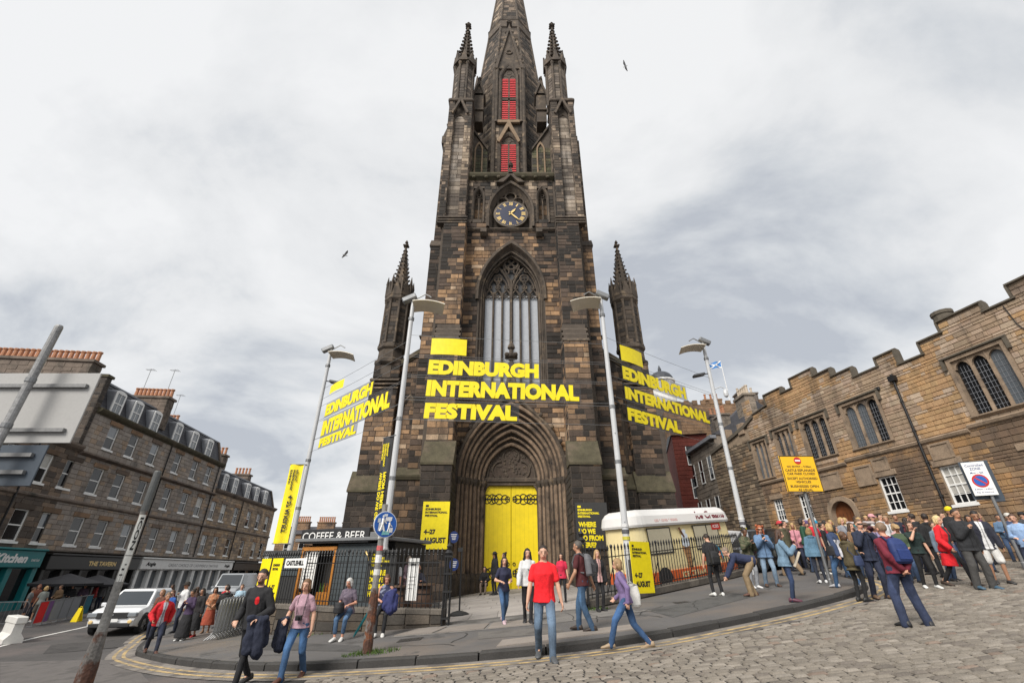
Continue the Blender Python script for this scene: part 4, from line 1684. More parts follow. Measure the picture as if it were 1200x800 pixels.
def chimney(parent, u, y, z, w, d, h, npots, pot=M_POT, stone=None, pw=.17):
 """stack w along x and d along y, a row of pots along its longer side"""
 st = stone or M_TEDGE
 g = G()
 g.box(u - w / 2, u + w / 2, y - d / 2, y + d / 2, z, z + h)
 c = g.build('chimney', st, parent)
 g = G()
 for k in range(int(h / .34)):                    # courses of stone
  for (ln, th, ax) in ((w, d, 0), (d, w, 1)):
   for sgn in (-1, 1):
    n = max(2, int(ln / .6))
    for i in range(n):
     e = .03 if (i + k) % 2 else .012
     a0, a1 = -ln / 2 + ln * i / n + .01, -ln / 2 + ln * (i + 1) / n - .01
     b0, b1 = sorted((sgn * th / 2, sgn * (th / 2 + e)))
     zz = (z + k * .34 + .01, z + k * .34 + .33)
     if ax == 0:
      g.box(u + a0, u + a1, y + b0, y + b1, *zz)
     else:
      g.box(u + b0, u + b1, y + a0, y + a1, *zz)
 if g.f:
  g.build('chimney_stones', st, c, kind='stuff')
 g = G()
 g.box(u - w / 2 - .12, u + w / 2 + .12, y - d / 2 - .12, y + d / 2 + .12, z + h, z + h + .2)
 g.build('chimney_cap', st, c)
 g = G()
 k = pw / .17
 g.lathe([(.17 * k, 0), (.15 * k, .1), (.13 * k, .7), (.17 * k, .75), (.17 * k, .85), (.12 * k, .87)], 0, 0, 8)
 me = g.mesh('chimney_pot', pot)
 for i in range(npots):
  t = (i + .5) / npots - .5
  inst(me, 'chimney_pot', c, (u + (w * t if w >= d else 0), y + (d * t if d > w else 0), z + h + .2 - OFF[c.name].z))
 return c


def dormer(parent, u, z, m):
 """a tall arched dormer with a white front standing on the cornice"""
 g = G()
 P = [(-.62, 0), (.62, 0), (.62, 1.75)] + [(.62 * cos(t), 1.75 + .22 * sin(t)) for t in [pi * i / 8 for i in range(1, 8)]] + [(-.62, 1.75)]
 g.prism(P, lambda a, b, d: (u + a, d, z + b), .25, 1.3)
 d = g.build('dormer', M_LEAD, parent)
 g = G()
 g.prism([(-.56, .05), (-.42, .05), (-.42, 1.72), (-.56, 1.72)], lambda a, b, d: (u + a, d, z + b), .17, .25)
 g.prism([(.42, .05), (.56, .05), (.56, 1.72), (.42, 1.72)], lambda a, b, d: (u + a, d, z + b), .17, .25)
 Q = [(.56 * cos(t), 1.72 + .2 * sin(t)) for t in [pi * i / 8 for i in range(9)]]
 g.prism(Q + [(-.42, 1.66), (.42, 1.66)], lambda a, b, d: (u + a, d, z + b), .17, .25)
 for zz in (.05, .86):
  g.box(u - .42, u + .42, .18, .24, z + zz, z + zz + .08)
 g.box(u - .02, u + .02, .19, .24, z + .1, z + 1.66)
 g.build('dormer_frame', M_FRAME, d)
 for s in (-1, 1):
  for zz in (.13, .94):
   g = G()
   g.box(*sorted((u + s * .02, u + s * .42)), .215, .23, z + zz, z + zz + .72)
   g.build('pane', M_SKYGLASS, d)


M_SKYGLASS = mat('window glass with painted reflection', (.10, .115, .13), .08, var=0, spec=1.0)  # lighter copy of the glass, reflected sky put into its colour


def terrace():
 Z0 = -2.6
 pal_mid = tone((.29, .255, .225), (.31, .27, .235), (.26, .23, .205), (.30, .255, .22), (.33, .28, .235), (.35, .265, .195), lo=.9, hi=1.08)
 pal_near = tone((.12, .095, .075), (.16, .12, .09), (.09, .072, .06), (.20, .145, .105))
 pal_far = tone((.29, .225, .165), (.33, .25, .18), (.23, .18, .14), (.36, .27, .185), (.40, .28, .17))
 names = [('dark soot-stained tenement above a teal shop front', 12.0, 31.6, 7.75, pal_near),
  ('grey stone tenement with white dormers in its slate mansard', 31.6, 51.4, 10.6, pal_mid),
  ('brown stone tenement at the far end of the terrace with a low mansard', 51.4, 69.5, 8.0, pal_far)]
 rowC = [29.4, 31.5, 34.15, 36.6, 39.45, 43.2, 46.3, 49.1, 52.0, 54.5, 57.6, 61.5, 65.1, 67.6]
 rowB = [29.35, 31.55, 34.1, 36.5, 39.4, 43.1, 46.1, 48.9, 51.9, 54.3, 57.6, 61.3, 64.4, 67.4]
 rowA = [33.95, 36.4, 39.25, 42.95, 46.05, 48.9]
 extra = [15.5, 18.5, 21.5, 24.5, 27.0]
 for lab, u0, u1, ztop, pal in names:
  r = front('tenement', lab, -27, -.11, Z0, 'tenements of the left street')
  near, mid = u0 < 20, 30 < u0 < 40
  wins = [(u, 1.62, 1.05, 1.8) for u in rowC + extra if u0 < u < u1 + .1] + [(u, 5.02, 1.05, 1.8) for u in rowB + extra if u0 < u < u1]
  if mid:
   wins += [(u, 8.2, 1.0, 1.75) for u in rowA]
  ms = Masonry(pal)
  a = max(u0, 26.0)
  ms.face((a, 0, 1.25), (1, 0, 0), (0, 0, 1), (0, -1, 0), u1 - a, ztop - 1.25, .31, .4, .9, holes_of(wins)(a, 1.25), .012, None, .006)
  # quoin edge and the jog where the fronts meet
  g = G()
  hs = sorted({round(s, 2) for _, s, _, _ in wins} | {round(s + h, 2) for _, s, _, h in wins})
  lo = 1.2
  for s_, h_ in sorted({(w_[1], w_[3]) for w_ in wins}):
   g.box(u0, u1, .02, 9, lo, s_)
   us = sorted(w_[0] for w_ in wins if w_[1] == s_)
   x = u0
   wd = next(w_[2] for w_ in wins if w_[1] == s_)
   for u in us:
    g.box(x, u - wd / 2, .02, 9, s_, s_ + h_)
    g.box(u - wd / 2, u + wd / 2, .3, 9, s_, s_ + h_)
    x = u + wd / 2
   g.box(x, u1, .02, 9, s_, s_ + h_)
   lo = s_ + h_
  g.box(u0, u1, .02, 9, lo, ztop)
  g.box(u0, u1, .6, 9, Z0, 1.2)
  g.build('wall', M_TCORE, r)
  # the blocks the picture can tell apart: lintels and jamb stones of tan stone
  for u, s_, w_, h_ in wins:
   g = G()
   c = tone((.24, .15, .09), (.17, .125, .095), (.28, .18, .11))()
   g.col = c if not near else tuple(q * .5 for q in c)
   g.bbox(u - w_ / 2 - .22, u + w_ / 2 + .22, -.07, .2, s_ + h_, s_ + h_ + .3, .015)
   g.build('lintel', M_TENE, r)
   if u > 26:
    put_window(r, u, s_ - Z0, w_, h_, -1)
  ms.finish(r, M_TENE, 100, M=Matrix.Translation((-27, 0, 0)) @ Matrix.Rotation(atan2(1, -.11), 4, 'Z'))
  for zz, oo in ((4.35, .14), (7.62, .2)) if not mid and not near else ((4.35, .12), (7.55, .3)):
   if zz > ztop - .5:
    continue
   g = G()
   g.prism([(0.03, zz - .25), (-oo, zz - .1), (-oo, zz), (0.03, zz + .12)], lambda a_, b, d: (d, a_, b), u0, u1)
   g.build('string_course', M_TEDGE, r)
  g = G()
  g.prism([(.05, ztop - .35), (-.22, ztop - .15), (-.32, ztop), (-.32, ztop + .12), (.05, ztop + .2)], lambda a_, b, d: (d, a_, b), u0, u1)
  g.build('cornice', M_MOSS if mid else M_TEDGE, r)
  if not near:
   mh = 2.45
   g = G()
   g.prism([(.3, ztop + .1), (1.15, ztop + mh), (5, ztop + mh + .6), (9, ztop + mh), (9, ztop + .1)], lambda a_, b, d: (d, a_, b), u0 + .15, u1 - .15)
   roof = g.build('roof', M_SLATE, r)
   g = G()
   sl = []
   for k in range(9):                       # courses of slates on the mansard
    t0 = k / 9
    x = u0 + .2
    while x < u1 - .3:
     wd = RN.uniform(.3, .45)
     y0, z0_ = .3 + .85 * t0, ztop + .1 + (mh - .1) * t0
     y1, z1_ = .3 + .85 * (t0 + .12), ztop + .1 + (mh - .1) * (t0 + .12)
     g.quad((x, y0 - .045, z0_), (x + wd - .02, y0 - .045, z0_), (x + wd - .02, y1 - .01, z1_), (x, y1 - .01, z1_))
     x += wd
   g.build('slates', M_SLATE, roof, kind='stuff')
   g = G()
   g.box(u0 + .1, u1 - .1, 1.05, 1.35, ztop + mh, ztop + mh + .14)
   g.build('ridge_lead', M_LEAD, roof)
   for s_ in (u0 + .02, u1 - .32):
    g = G()
    g.prism([(.1, ztop + .05), (1.0, ztop + mh + .1), (5, ztop + mh + .7), (9, ztop + mh), (9, ztop)], lambda a_, b, d: (d, a_, b), s_, s_ + .3)
    g.build('skew_stone', M_TEDGE, r)
   for u in ([32.75 + .35, 35.35, 38.0, 41.5, 44.5, 47.6] if mid else [53.0, 55.6, 59.3, 62.2, 65.2]):
    dormer(r, u + .4, ztop + .12, None)
  if mid:
   chimney(r, 39.7, 2.1, 11.4, 1.0, 3.4, 2.75, 10)
   chimney(r, 46.8, 4.6, 12.6, .9, 2.2, 1.2, 6)
   # dark gable standing above the lower neighbour, with its long row of pots
   g = G()
   g.box(31.25, 31.75, .05, 8.5, 7.0, 13.0)
   gb = g.build('gable_wall', M_TCORE, r)
   ms2 = Masonry(tone((.05, .042, .036), (.075, .06, .048), (.04, .034, .03), (.09, .07, .055)))
   ms2.face((31.25, 8.5, 7.2), (0, -1, 0), (0, 0, 1), (-1, 0, 0), 8.45, 5.8, .3, .35, .8)
   ms2.face((31.25, .05, 7.2), (1, 0, 0), (0, 0, 1), (0, -1, 0), .5, 5.8, .3, .25, .5)
   ms2.finish(gb, M_TENE, 60, M=Matrix.Translation((-27, 0, 0)) @ Matrix.Rotation(atan2(1, -.11), 4, 'Z'))
   g = G()
   g.box(31.15, 31.85, -.05, 8.6, 13.0, 13.2)
   g.build('skew_stone', M_MOSS, r)
   chimney(r, 31.5, 5.6, 12.9, 1.0, 8.6, 1.15, 22)
  elif near:
   g = G()
   g.prism([(.3, 7.85), (4.5, 10.2), (9, 7.85)], lambda a_, b, d: (d, a_, b), u0, u1 - .4)
   g.build('roof', M_SLATE, r)
  else:
   chimney(r, 54.2, 3, 9.6, 1.0, 3.4, 2.6, 8)
   chimney(r, 64.5, 3.6, 9.6, 1.0, 2.2, 2.2, 5)
  for u in ((41.3, 50.6) if mid else (58.6,) if not near else (28.3,)):
   g = G()
   g.tube([(u, -.1, ztop - .3), (u, -.1, 1.3)], .055, 6)
   for zz in (2.2, 4.0, 5.6, 7.0):
    g.lathe([(.08, zz), (.08, zz + .08)], u, -.1, 7)
   g.build('downpipe', M_BLACK, r)
  if mid:
   for u, y in ((39.6, 1.0), (39.7, 3.2), (46.8, 4.2)):
    g = G()
    g.tube([(u, y, 14.2), (u, y, 17.2)], .025, 5)
    for k in range(6):
     g.tube([(u - .3 + .02 * k, y - .35 + .14 * k, 17.1), (u + .3 - .02 * k, y - .35 + .14 * k, 17.1)], .012, 4)
    g.tube([(u, y - .4, 17.1), (u, y + .45, 17.1)], .014, 4)
    g.build('television_aerial', M_GALV, r)
  shops(r, u0, u1)


def fascia(parent, u0, u1, z0, z1, m, name='fascia'):
 g = G()
 g.bbox(u0, u1, -.32, .3, z0, z1, .03)
 g.bbox(u0 - .05, u1 + .05, -.42, .3, z1, z1 + .12, .03)
 return g.build(name, m, parent)


def shops(r, u0, u1):
 zg = -3.0
 def letters_on(f, txt, u, z, h, wd, m, bold=.03, slant=0):
  g = G()
  letters(g, txt, (u, -.325, z), (1, 0, 0), (0, 0, 1), (0, -1, 0), h, wd, bold, slant=slant)
  g.build('lettering', m, f)

 def bays(uu, z1, frame_m, pw=.3, stall=.7, glass=M_GLASS):
  g = G()
  g.box(uu[0], uu[-1], .1, .4, z1 - .08, z1)
  g.box(uu[0], uu[-1], -.05, .4, zg, -2.3 + stall)
  s = g.build('stall_riser', frame_m, r)
  for u in uu:
   g = G()
   g.bbox(u - pw / 2, u + pw / 2, -.16, .3, zg, z1, .02)
   g.build('pilaster', frame_m, r)
  for a, b in zip(uu, uu[1:]):
   g = G()
   g.box(a + pw / 2, b - pw / 2, .18, .22, -2.3 + stall, z1 - .08)
   g.build('shop_pane', glass, r)
 if u0 < 20:
  teal = mat('teal shop paint', (.008, .17, .18), .4, var=.06)
  f = fascia(r, 24, 32.1, .2, 1.15, teal)
  letters_on(f, "ok's Kitchen", 27.35, .45, .52, 3.55, M_WHITE, .05, .2)
  g = G()
  letters(g, 'street food', (31.2, -.325, .55), (1, 0, 0), (0, 0, 1), (0, -1, 0), .18, .6, .01)
  g.build('lettering', M_WHITE, f)
  bays([24, 26.2, 28.3, 30.2, 32.0], .2, teal, .35)
 elif u0 < 40:
  dark = mat('black shop paint', (.018, .017, .016), .4, var=.1)
  f = fascia(r, 32.6, 42.0, .1, .95, dark)
  letters_on(f, 'THE TAVERN', 36.2, .35, .3, 2.9, M_GOLD)
  bays([32.7, 34.3, 36, 37.8, 39.6, 41.9], .1, dark, .25, .9)
  f = fascia(r, 42.3, 59.6, .15, .95, M_WHITE)
  letters_on(f, 'Angie', 42.9, .33, .4, 1.4, M_INK, .05, .2)
  letters_on(f, 'GREAT CHOICE OF CASHMERE & TARTANS', 46.3, .38, .26, 9.6, mat('grey print', (.25, .25, .26), .6, var=0), .0)
  letters_on(f, 'Angie', 57.4, .33, .4, 1.4, M_INK, .05, .2)
  bays([42.4, 44.2, 45.8, 47.6, 49.4, 51.3], .15, M_WHITE, .35, .5, M_SKYGLASS)
 else:
  bays([51.5, 53.2, 55, 57, 59.4], .15, M_WHITE, .35, .5, M_SKYGLASS)
  dark = MATS['black shop paint']
  fascia(r, 60, 69.3, .1, .9, dark)
  bays([60.1, 62, 64, 66.6, 69.2], .1, dark, .3, .8)


terrace()


# ------------------------------------------------------------------ the battlemented stone hall on the right
def hall():
 K, X = -.22, 25.9
 Z0 = .2
 r = front('stone_hall', 'warm sandstone hall with stepped battlements and mullioned windows', X, K, Z0)
 T = Matrix.Translation((X, 0, 0)) @ Matrix.Rotation(atan2(1, K), 4, 'Z')
 up = [(19.35, 6.4, 2.1, 2.7), (25.6, 6.35, 2.15, 2.55), (29.0, 6.4, 1.9, 2.5), (31.7, 6.9, 1.35, 1.95), (34.1, 6.0, 1.35, 2.65)]
 lowr = [(25.6, 2.85, .95, 1.75), (22.4, 2.8, .95, 1.75), (18.9, 2.8, .95, 1.75), (31.45, 3.0, .8, 1.5), (33.75, 3.1, .8, 1.4), (15.6, 2.8, .95, 1.75)]
 door = (28.85, .2, 1.5, 3.55)
 prof = [(11, 11.4), (17.05, 11.4), (17.05, 10.72), (18.25, 10.72), (18.25, 11.2), (20.15, 11.2), (20.15, 10.62), (21.3, 10.62), (21.3, 9.95), (22.65, 9.95), (22.65, 10.82), (23.7, 10.82),
  (23.7, 10.3), (25.3, 10.3), (25.3, 10.9), (26.65, 10.9), (26.65, 11.42), (27.9, 11.42), (27.9, 11.97), (29.75, 11.97), (29.75, 11.3), (30.8, 11.3), (30.8, 11.7), (32.4, 11.7), (32.4, 10.95), (34.0, 10.7)]
 def mix_pal(A, B, C):
  def f(p):
   t = .5 + 1.0 * mnoise.noise(Vector((p.x * .35, 3, p.z * .5))) + RN.uniform(-.28, .28)
   c = A if t < .4 else (B if t < .72 else C)
   k = RN.uniform(.88, 1.12)
   return tuple(v * k * RN.uniform(.98, 1.02) for v in c)
  return f
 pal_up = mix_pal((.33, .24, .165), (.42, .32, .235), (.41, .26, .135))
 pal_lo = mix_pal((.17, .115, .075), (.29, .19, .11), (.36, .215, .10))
 ms = Masonry(pal_up)
 hol = [(u, s, w_ + .3, h_ + .25) for u, s, w_, h_ in up] + [(u, s, w_ + .02, h_) for u, s, w_, h_ in lowr] + [(door[0], door[1], door[2] + .3, door[3])]

 def top_at(u):
  for (a, za), (b, zb) in zip(prof, prof[1:]):
   if a <= u <= b and b > a:
    return za + (zb - za) * (u - a) / (b - a)
  return 10

 def hl(u0, z0):
  base = holes_of(hol)(u0, z0)

  def f(b0, b1):
   out = base(b0, b1)
   z = z0 + (b0 + b1) / 2
   for (a, za), (b, zb) in zip(prof, prof[1:]):
    if b > a and (za + zb) / 2 < z + .05:
     out.append((a - u0, b - u0))
   return out
  return f
 u0, u1 = 14.0, 34.9
 n = (0, 1, 0)
 # stones: the lower storey darker than the upper
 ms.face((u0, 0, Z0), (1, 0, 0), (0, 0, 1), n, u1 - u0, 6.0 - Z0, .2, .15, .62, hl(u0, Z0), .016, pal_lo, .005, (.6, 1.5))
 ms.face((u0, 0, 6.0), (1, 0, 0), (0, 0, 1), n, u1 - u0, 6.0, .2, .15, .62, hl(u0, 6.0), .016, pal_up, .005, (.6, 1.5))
 M_HALL = mat('hall sandstone', attr=True, rough=.92, var=.26, scale=1.6, fine=24, bump=.6, bscale=20, stain=[((.07, .052, .04), .4, .52, .76), ((.45, .25, .10), .6, .58, .82)], streak=((.06, .047, .038), .8))
 M_HEDGE = mat('hall dressed stone', (.27, .20, .14), .9, var=.3, scale=2, fine=20, bump=.4, bscale=16, stain=[((.09, .07, .055), .9, .52, .7)])
 M_COPE = mat('hall coping', (.10, .085, .065), .9, var=.3, bump=.4, bscale=16)
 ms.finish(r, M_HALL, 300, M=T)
 # wall proper with real openings
 g = G()
 poly = [(11, Z0)] + prof + [(34.0, 10.0), (36.8, 9.8), (36.8, Z0)]
 cuts = sorted(hol, key=lambda q: q[0])
 M_HC = mat('hall mortar', (.27, .205, .145), .95, var=.3)

 def cols():
  us = sorted({11.0, 36.8} | {a - w_ / 2 for a, _, w_, _ in hol} | {a + w_ / 2 for a, _, w_, _ in hol} | {a for a, _ in prof})
  for a, b in zip(us, us[1:]):
   if b - a < 1e-4:
    continue
   c = (a + b) / 2
   op = sorted((s, s + h_) for u, s, w_, h_ in hol if abs(c - u) < w_ / 2)
   z = Z0 - 1
   top = top_at(c) if c < 34 else 9.9
   for s, e in op:
    g.box(a, b, -6, -.03, z, s) if s > z else None
    g.box(a, b, -6, -.45, s, e)
    z = e
   g.box(a, b, -6, -.03, z, min(top, 9.5))
   if top > 9.5:
    g.box(a, b, -.34, -.03, 9.5, top)
 cols()
 g.build('wall', M_HC, r)
 g = G()
 for (a, za), (b, zb) in zip(prof, prof[1:]):     # coping follows the steps
  if b > a:
   g.prism([(-.40, 0), (.10, 0), (.10, .08), (-.15, .17), (-.40, .08)], lambda p, q, d: (d, p, q + (za if d < (a + b) / 2 else zb)), a - .06, b + .06)
  else:
   z0, z1 = sorted((za, zb))
   sd = .09 if zb < za else -.09
   g.box(*sorted((a, a + sd)), -.38, .08, z0 + .1, z1)
 g.build('coping', M_COPE, r)
 # string course stepping over the doorway panels
 g = G()
 for a, b, z in ((11, 20.9, 6.05), (20.9, 27.6, 5.9), (27.6, 30.2, 5.75), (30.2, 34.9, 5.75)):
  g.prism([(-.02, z - .22), (.1, z - .12), (.14, z), (-.02, z + .1)], lambda p, q, d: (d, p, q), a, b)
 g.build('string_course', M_HEDGE, r)
 for u, s, w_, h_ in up:                          # three-light mullioned windows
  g = G()
  bx = lambda x0, x1, z0, z1, y0=-.3, y1=.07: g.box(x0, x1, y0, y1, z0, z1)
  bx(u - w_ / 2 - .16, u - w_ / 2, s - .1, s + h_ + .16)
  bx(u + w_ / 2, u + w_ / 2 + .16, s - .1, s + h_ + .16)
  bx(u - w_ / 2, u + w_ / 2, s + h_, s + h_ + .16)
  g.prism([(-.3, 0), (.12, 0), (.12, -.06), (-.05, -.2), (-.3, -.2)], lambda p, q, d: (d, p, s + q), u - w_ / 2 - .2, u + w_ / 2 + .2)
  win = g.build('window', M_HEDGE, r)
  g = G()
  g.prism([(0, .16), (.16, .2), (.16, .28), (0, .34)], lambda p, q, d: (d, p, s + h_ + q), u - w_ / 2 - .34, u + w_ / 2 + .34)
  for sd in (-1, 1):
   g.box(*sorted((u + sd * (w_ / 2 + .22), u + sd * (w_ / 2 + .34))), 0, .15, s + h_ - .35, s + h_ + .17)
  g.build('hood_mould', M_COPE, win)
  lw = w_ / 3
  for i in range(3):
   c = u - w_ / 2 + (i + .5) * lw
   a = lw / 2 - .07
   hh = .32
   zs = s + h_ - hh - .1
   # stone head of the light with a pointed opening
   g = G()
   P = [(c - lw / 2 + .003, s + h_), (c - lw / 2 + .003, zs)] + [(c + x, z) for x, z in arch_pts(a, zs, hh, 5)] + [(c + lw / 2 - .003, zs), (c + lw / 2 - .003, s + h_)]
   g.prism(P, lambda p, q, d: (p, d, q), -.26, -.05)
   g.build('light_head', M_HEDGE, win)
   g = G()
   g.prism([(c - a - .02, s), (c + a + .02, s), (c + a + .02, zs)] + [(c + x, z) for x, z in arch_pts(a, zs, hh, 5)][::-1] + [(c - a - .02, zs)], lambda p, q, d: (p, d, q), -.2, -.17)
   g.build('pane', M_GLASS if RN.random() < .7 else M_SKYGLASS, win)
   g = G()                                  # lead cames
   for k in range(1, 9):
    z = s + (h_ - .35) * k / 9
    g.box(c - a, c + a, -.165, -.155, z - .008, z + .008)
   for k in (-1, 0, 1):
    g.box(c + k * a * .5 - .007, c + k * a * .5 + .007, -.165, -.155, s, zs + .1)
   g.build('lead_came', M_LEAD, win)
   if i:
    x = u - w_ / 2 + i * lw
    g = G()
    g.prism([(-.07, -.26), (-.07, -.12), (-.025, -.02), (.025, -.02), (.07, -.12), (.07, -.26)], lambda p, q, d: (x + p, q, d), s, s + h_ - .02)
    g.build('mullion', M_HEDGE, win)
 for u, s, w_, h_ in lowr:
  put_window(r, u, s - Z0, w_, h_, 1, 3, 4, None, .07, -.02)
  g = G()
  g.bbox(u - w_ / 2 - .2, u + w_ / 2 + .2, -.1, .07, s + h_ + .01, s + h_ + .3, .015)
  g.build('lintel', M_HEDGE, r)
 for u, z, w_, h_ in ((29.0, 4.55, 1.2, .75), (26.7, 4.4, .9, .9), (25.6, 5.0, .7, .5), (22.4, 4.95, .8, .6), (31.4, 4.95, .8, .5)):
  g = G()
  for a, b, c, d in ((u - w_ / 2 - .1, u + w_ / 2 + .1, z + h_, z + h_ + .1), (u - w_ / 2 - .1, u + w_ / 2 + .1, z - .1, z), (u - w_ / 2 - .1, u - w_ / 2, z, z + h_), (u + w_ / 2, u + w_ / 2 + .1, z, z + h_)):
   g.box(a, b, -.02, .1, c, d)
  g.box(u - w_ / 2, u + w_ / 2, -.02, .055, z, z + h_)
  g.build('carved_panel', M_HEDGE, r)
 # doorway: four-centred arch, brown boarded door
 u, z, w_, h_ = door
 g = G()
 ar = arch_pts(w_ / 2, 3.0, .75, 8)
 P = [(-w_ / 2 - .25, Z0), (-w_ / 2, Z0)] + ar + [(w_ / 2, Z0), (w_ / 2 + .25, Z0), (w_ / 2 + .25, 3.1)] + [(x * 1.3, q + .25) for x, q in ar[::-1][1:-1]] + [(-w_ / 2 - .25, 3.1)]
 k = len(P)
 outer = [(-w_ / 2 - .25, Z0), (-w_ / 2 - .25, 3.1)] + [(x * 1.3, q + .25) for x, q in ar[1:-1]] + [(w_ / 2 + .25, 3.1), (w_ / 2 + .25, Z0)]
 inner = [(-w_ / 2, Z0), (-w_ / 2, 3.0)] + ar[1:-1] + [(w_ / 2, 3.0), (w_ / 2, Z0)]
 for A, B, y0, y1 in ((outer, inner, .1, .1), (inner, inner, .1, -.3)):
  g.band([(u + a, y0, b) for a, b in A], [(u + a, y1, b) for a, b in B])
 g.band([(u + a, -.03, b) for a, b in outer], [(u + a, .1, b) for a, b in outer])
 d_ = g.build('doorway', M_HEDGE, r)
 g = G()
 g.prism([(-w_ / 2, Z0)] + ar + [(w_ / 2, Z0)], lambda p, q, d: (u + p, d, q), -.28, -.22)
 dr = g.build('door', mat('brown door', (.16, .055, .02), .5, var=.25, scale=4), d_)
 g = G()
 for i in range(1, 6):
  x = u - w_ / 2 + w_ * i / 6
  g.box(x - .012, x + .012, -.225, -.205, Z0, 3.1)
 g.build('board_joint', mat('dark door board', (.07, .025, .012), .6), d_)
 # downpipe with hopper, round vent, cable
 g = G()
 g.tube([(23.15, .12, 9.6), (23.15, .12, 9.2), (23.2, .12, 3.0), (23.2, .12, .3)], .06, 8)
 g.box(22.98, 23.32, .02, .26, 9.2, 9.5)
 for zz in (8, 6.4, 4.8, 3.2):
  g.lathe([(.085, zz), (.085, zz + .09)], 23.17, .12, 8)
 g.build('downpipe', M_BLACK, r)
 g = G()
 g.tube([(17.5, .06, 10.6), (17.4, .06, 9.6), (17.1, .06, 8.8), (17.0, .06, 7)], .02, 5)
 g.build('cable', M_BLACK, r)
 g = G()
 g.bbox(24.05, 24.3, 0, .12, 9.05, 9.25, .02)
 g.build('vent_box', M_BLACK, r)
 chimney_at = G()
 chimney_at.lathe([(.42, 9.5), (.42, 11.9), (.47, 11.92), (.47, 12.1), (.3, 12.12)], 20.4, -1.1, 12)
 chimney_at.build('round_chimney', M_COPE, r)
 # lower wing beyond
 ms = Masonry(pal_lo)
 ms.face((34.9, 0, Z0), (1, 0, 0), (0, 0, 1), n, 4.9, 8.9, .25, .25, .7, None, .045, tone((.20, .15, .10), (.15, .11, .075), (.25, .19, .13), (.11, .085, .06)))
 g = G()
 g.prism([(36.8, Z0 - 1), (39.8, Z0 - 1), (39.8, 9.0), (36.8, 9.8)], lambda a, b, d: (a, d, b), -5, -.03)
 g.build('wing_wall', M_HC, r)
 g = G()
 g.prism([(34.0, 10.5), (35.2, 10.0), (36.4, 9.7), (39.85, 8.95), (39.85, 9.2), (36.4, 9.95), (35.2, 10.25), (34.0, 10.75)], lambda a, b, d: (a, d, b), -.6, .12)
 g.build('wing_coping', M_COPE, r)
 for u_ in (35.6, 37.6):
  g = G()
  g.bbox(u_ - .35, u_ + .35, -.5, .1, 9.6, 10.5, .04)
  g.build('merlon', M_HEDGE, r)
 g = G()
 P = [(37.0, .2), (37.0, 2.9)] + [(37.6 + x, z) for x, z in arch_pts(.6, 2.9, .6, 6)][1:-1] + [(38.2, 2.9), (38.2, .2)]
 g.prism(P, lambda a, b, d: (a, d, b), .0, .06)
 g.build('arched_doorway', mat('dark opening', (.01, .01, .01), .9, var=0), r)
 ms.finish(r, M_HALL, 0, M=T, mass='wing_stonework')


hall()


# ------------------------------------------------------------------ buildings beyond
def far_house(name, label, o, u, w_, d, z0, z1, stone, wins, roof=None, gable=False, cat='building', ww=.9, wh=1.5, framed=False, floors=None, course=.4):
 """block with its front from o along u; wins = list of (x, z)"""
 o, u = Vector(o), Vector((u[0], u[1], 0)).normalized()
 r = thing(name, label, cat, (o.x, o.y, z0), None, atan2(u.y, u.x))
 OFF[r.name] = Vector((0, 0, z0))
 g = G()
 g.box(0, w_, .05, d, z0, z1)
 g.build('wall', stone, r)
 ws = [(x, z, ww, wh) for x, z in wins]
 ms = Masonry(tone((1, 1, 1)))
 ms.face((0, .05, z0), (1, 0, 0), (0, 0, 1), (0, -1, 0), w_, z1 - z0, course, .5, 1.1, holes_of(ws)(0, z0), .03)
 ms.finish(r, stone, 0)
 for x, z in wins:
  g = G()
  g.box(x - ww / 2, x + ww / 2, .0, .06, z, z + wh)
  p = g.build('window', M_GLASS, r)
  g = G()
  for a, b, c, e in ((x - ww / 2, x + ww / 2, z - .1, z), (x - ww / 2, x + ww / 2, z + wh / 2 - .03, z + wh / 2 + .03), (x - ww / 2, x - ww / 2 + .07, z, z + wh), (x + ww / 2 - .07, x + ww / 2, z, z + wh)):
   g.box(a, b, -.05, .03, c, e)
  g.build('window_frame', M_FRAME, p)
 if roof:
  g = G()
  if gable:
   g.prism([(-.2, z1), (w_ / 2, z1 + roof), (w_ + .2, z1)], lambda a, b, dd: (a, dd, b), -.1, d)
  else:
   g.prism([(-.25, z1), (d / 2, z1 + roof), (d, z1)], lambda a, b, dd: (dd, a, b), -.1, w_ + .1)
  rf = g.build('roof', M_SLATE, r)
 return r


S_PALE = mat('pale house stone', (.24, .20, .16), .9, var=.3, scale=1.5, fine=12, bump=.4, bscale=10, stain=[((.10, .085, .07), .7, .5, .72)])
S_ORNG = mat('orange tenement stone', (.25, .155, .09), .9, var=.4, scale=1, fine=10, bump=.4, bscale=10, stain=[((.08, .06, .05), .6, .5, .7)])
S_BRCK = mat('red sandstone', (.15, .035, .025), .9, var=.35, scale=1, fine=10, bump=.4, bscale=10)
S_GREY = mat('grey tenement stone', (.13, .11, .095), .9, var=.35, scale=1, fine=10, bump=.4, bscale=10)


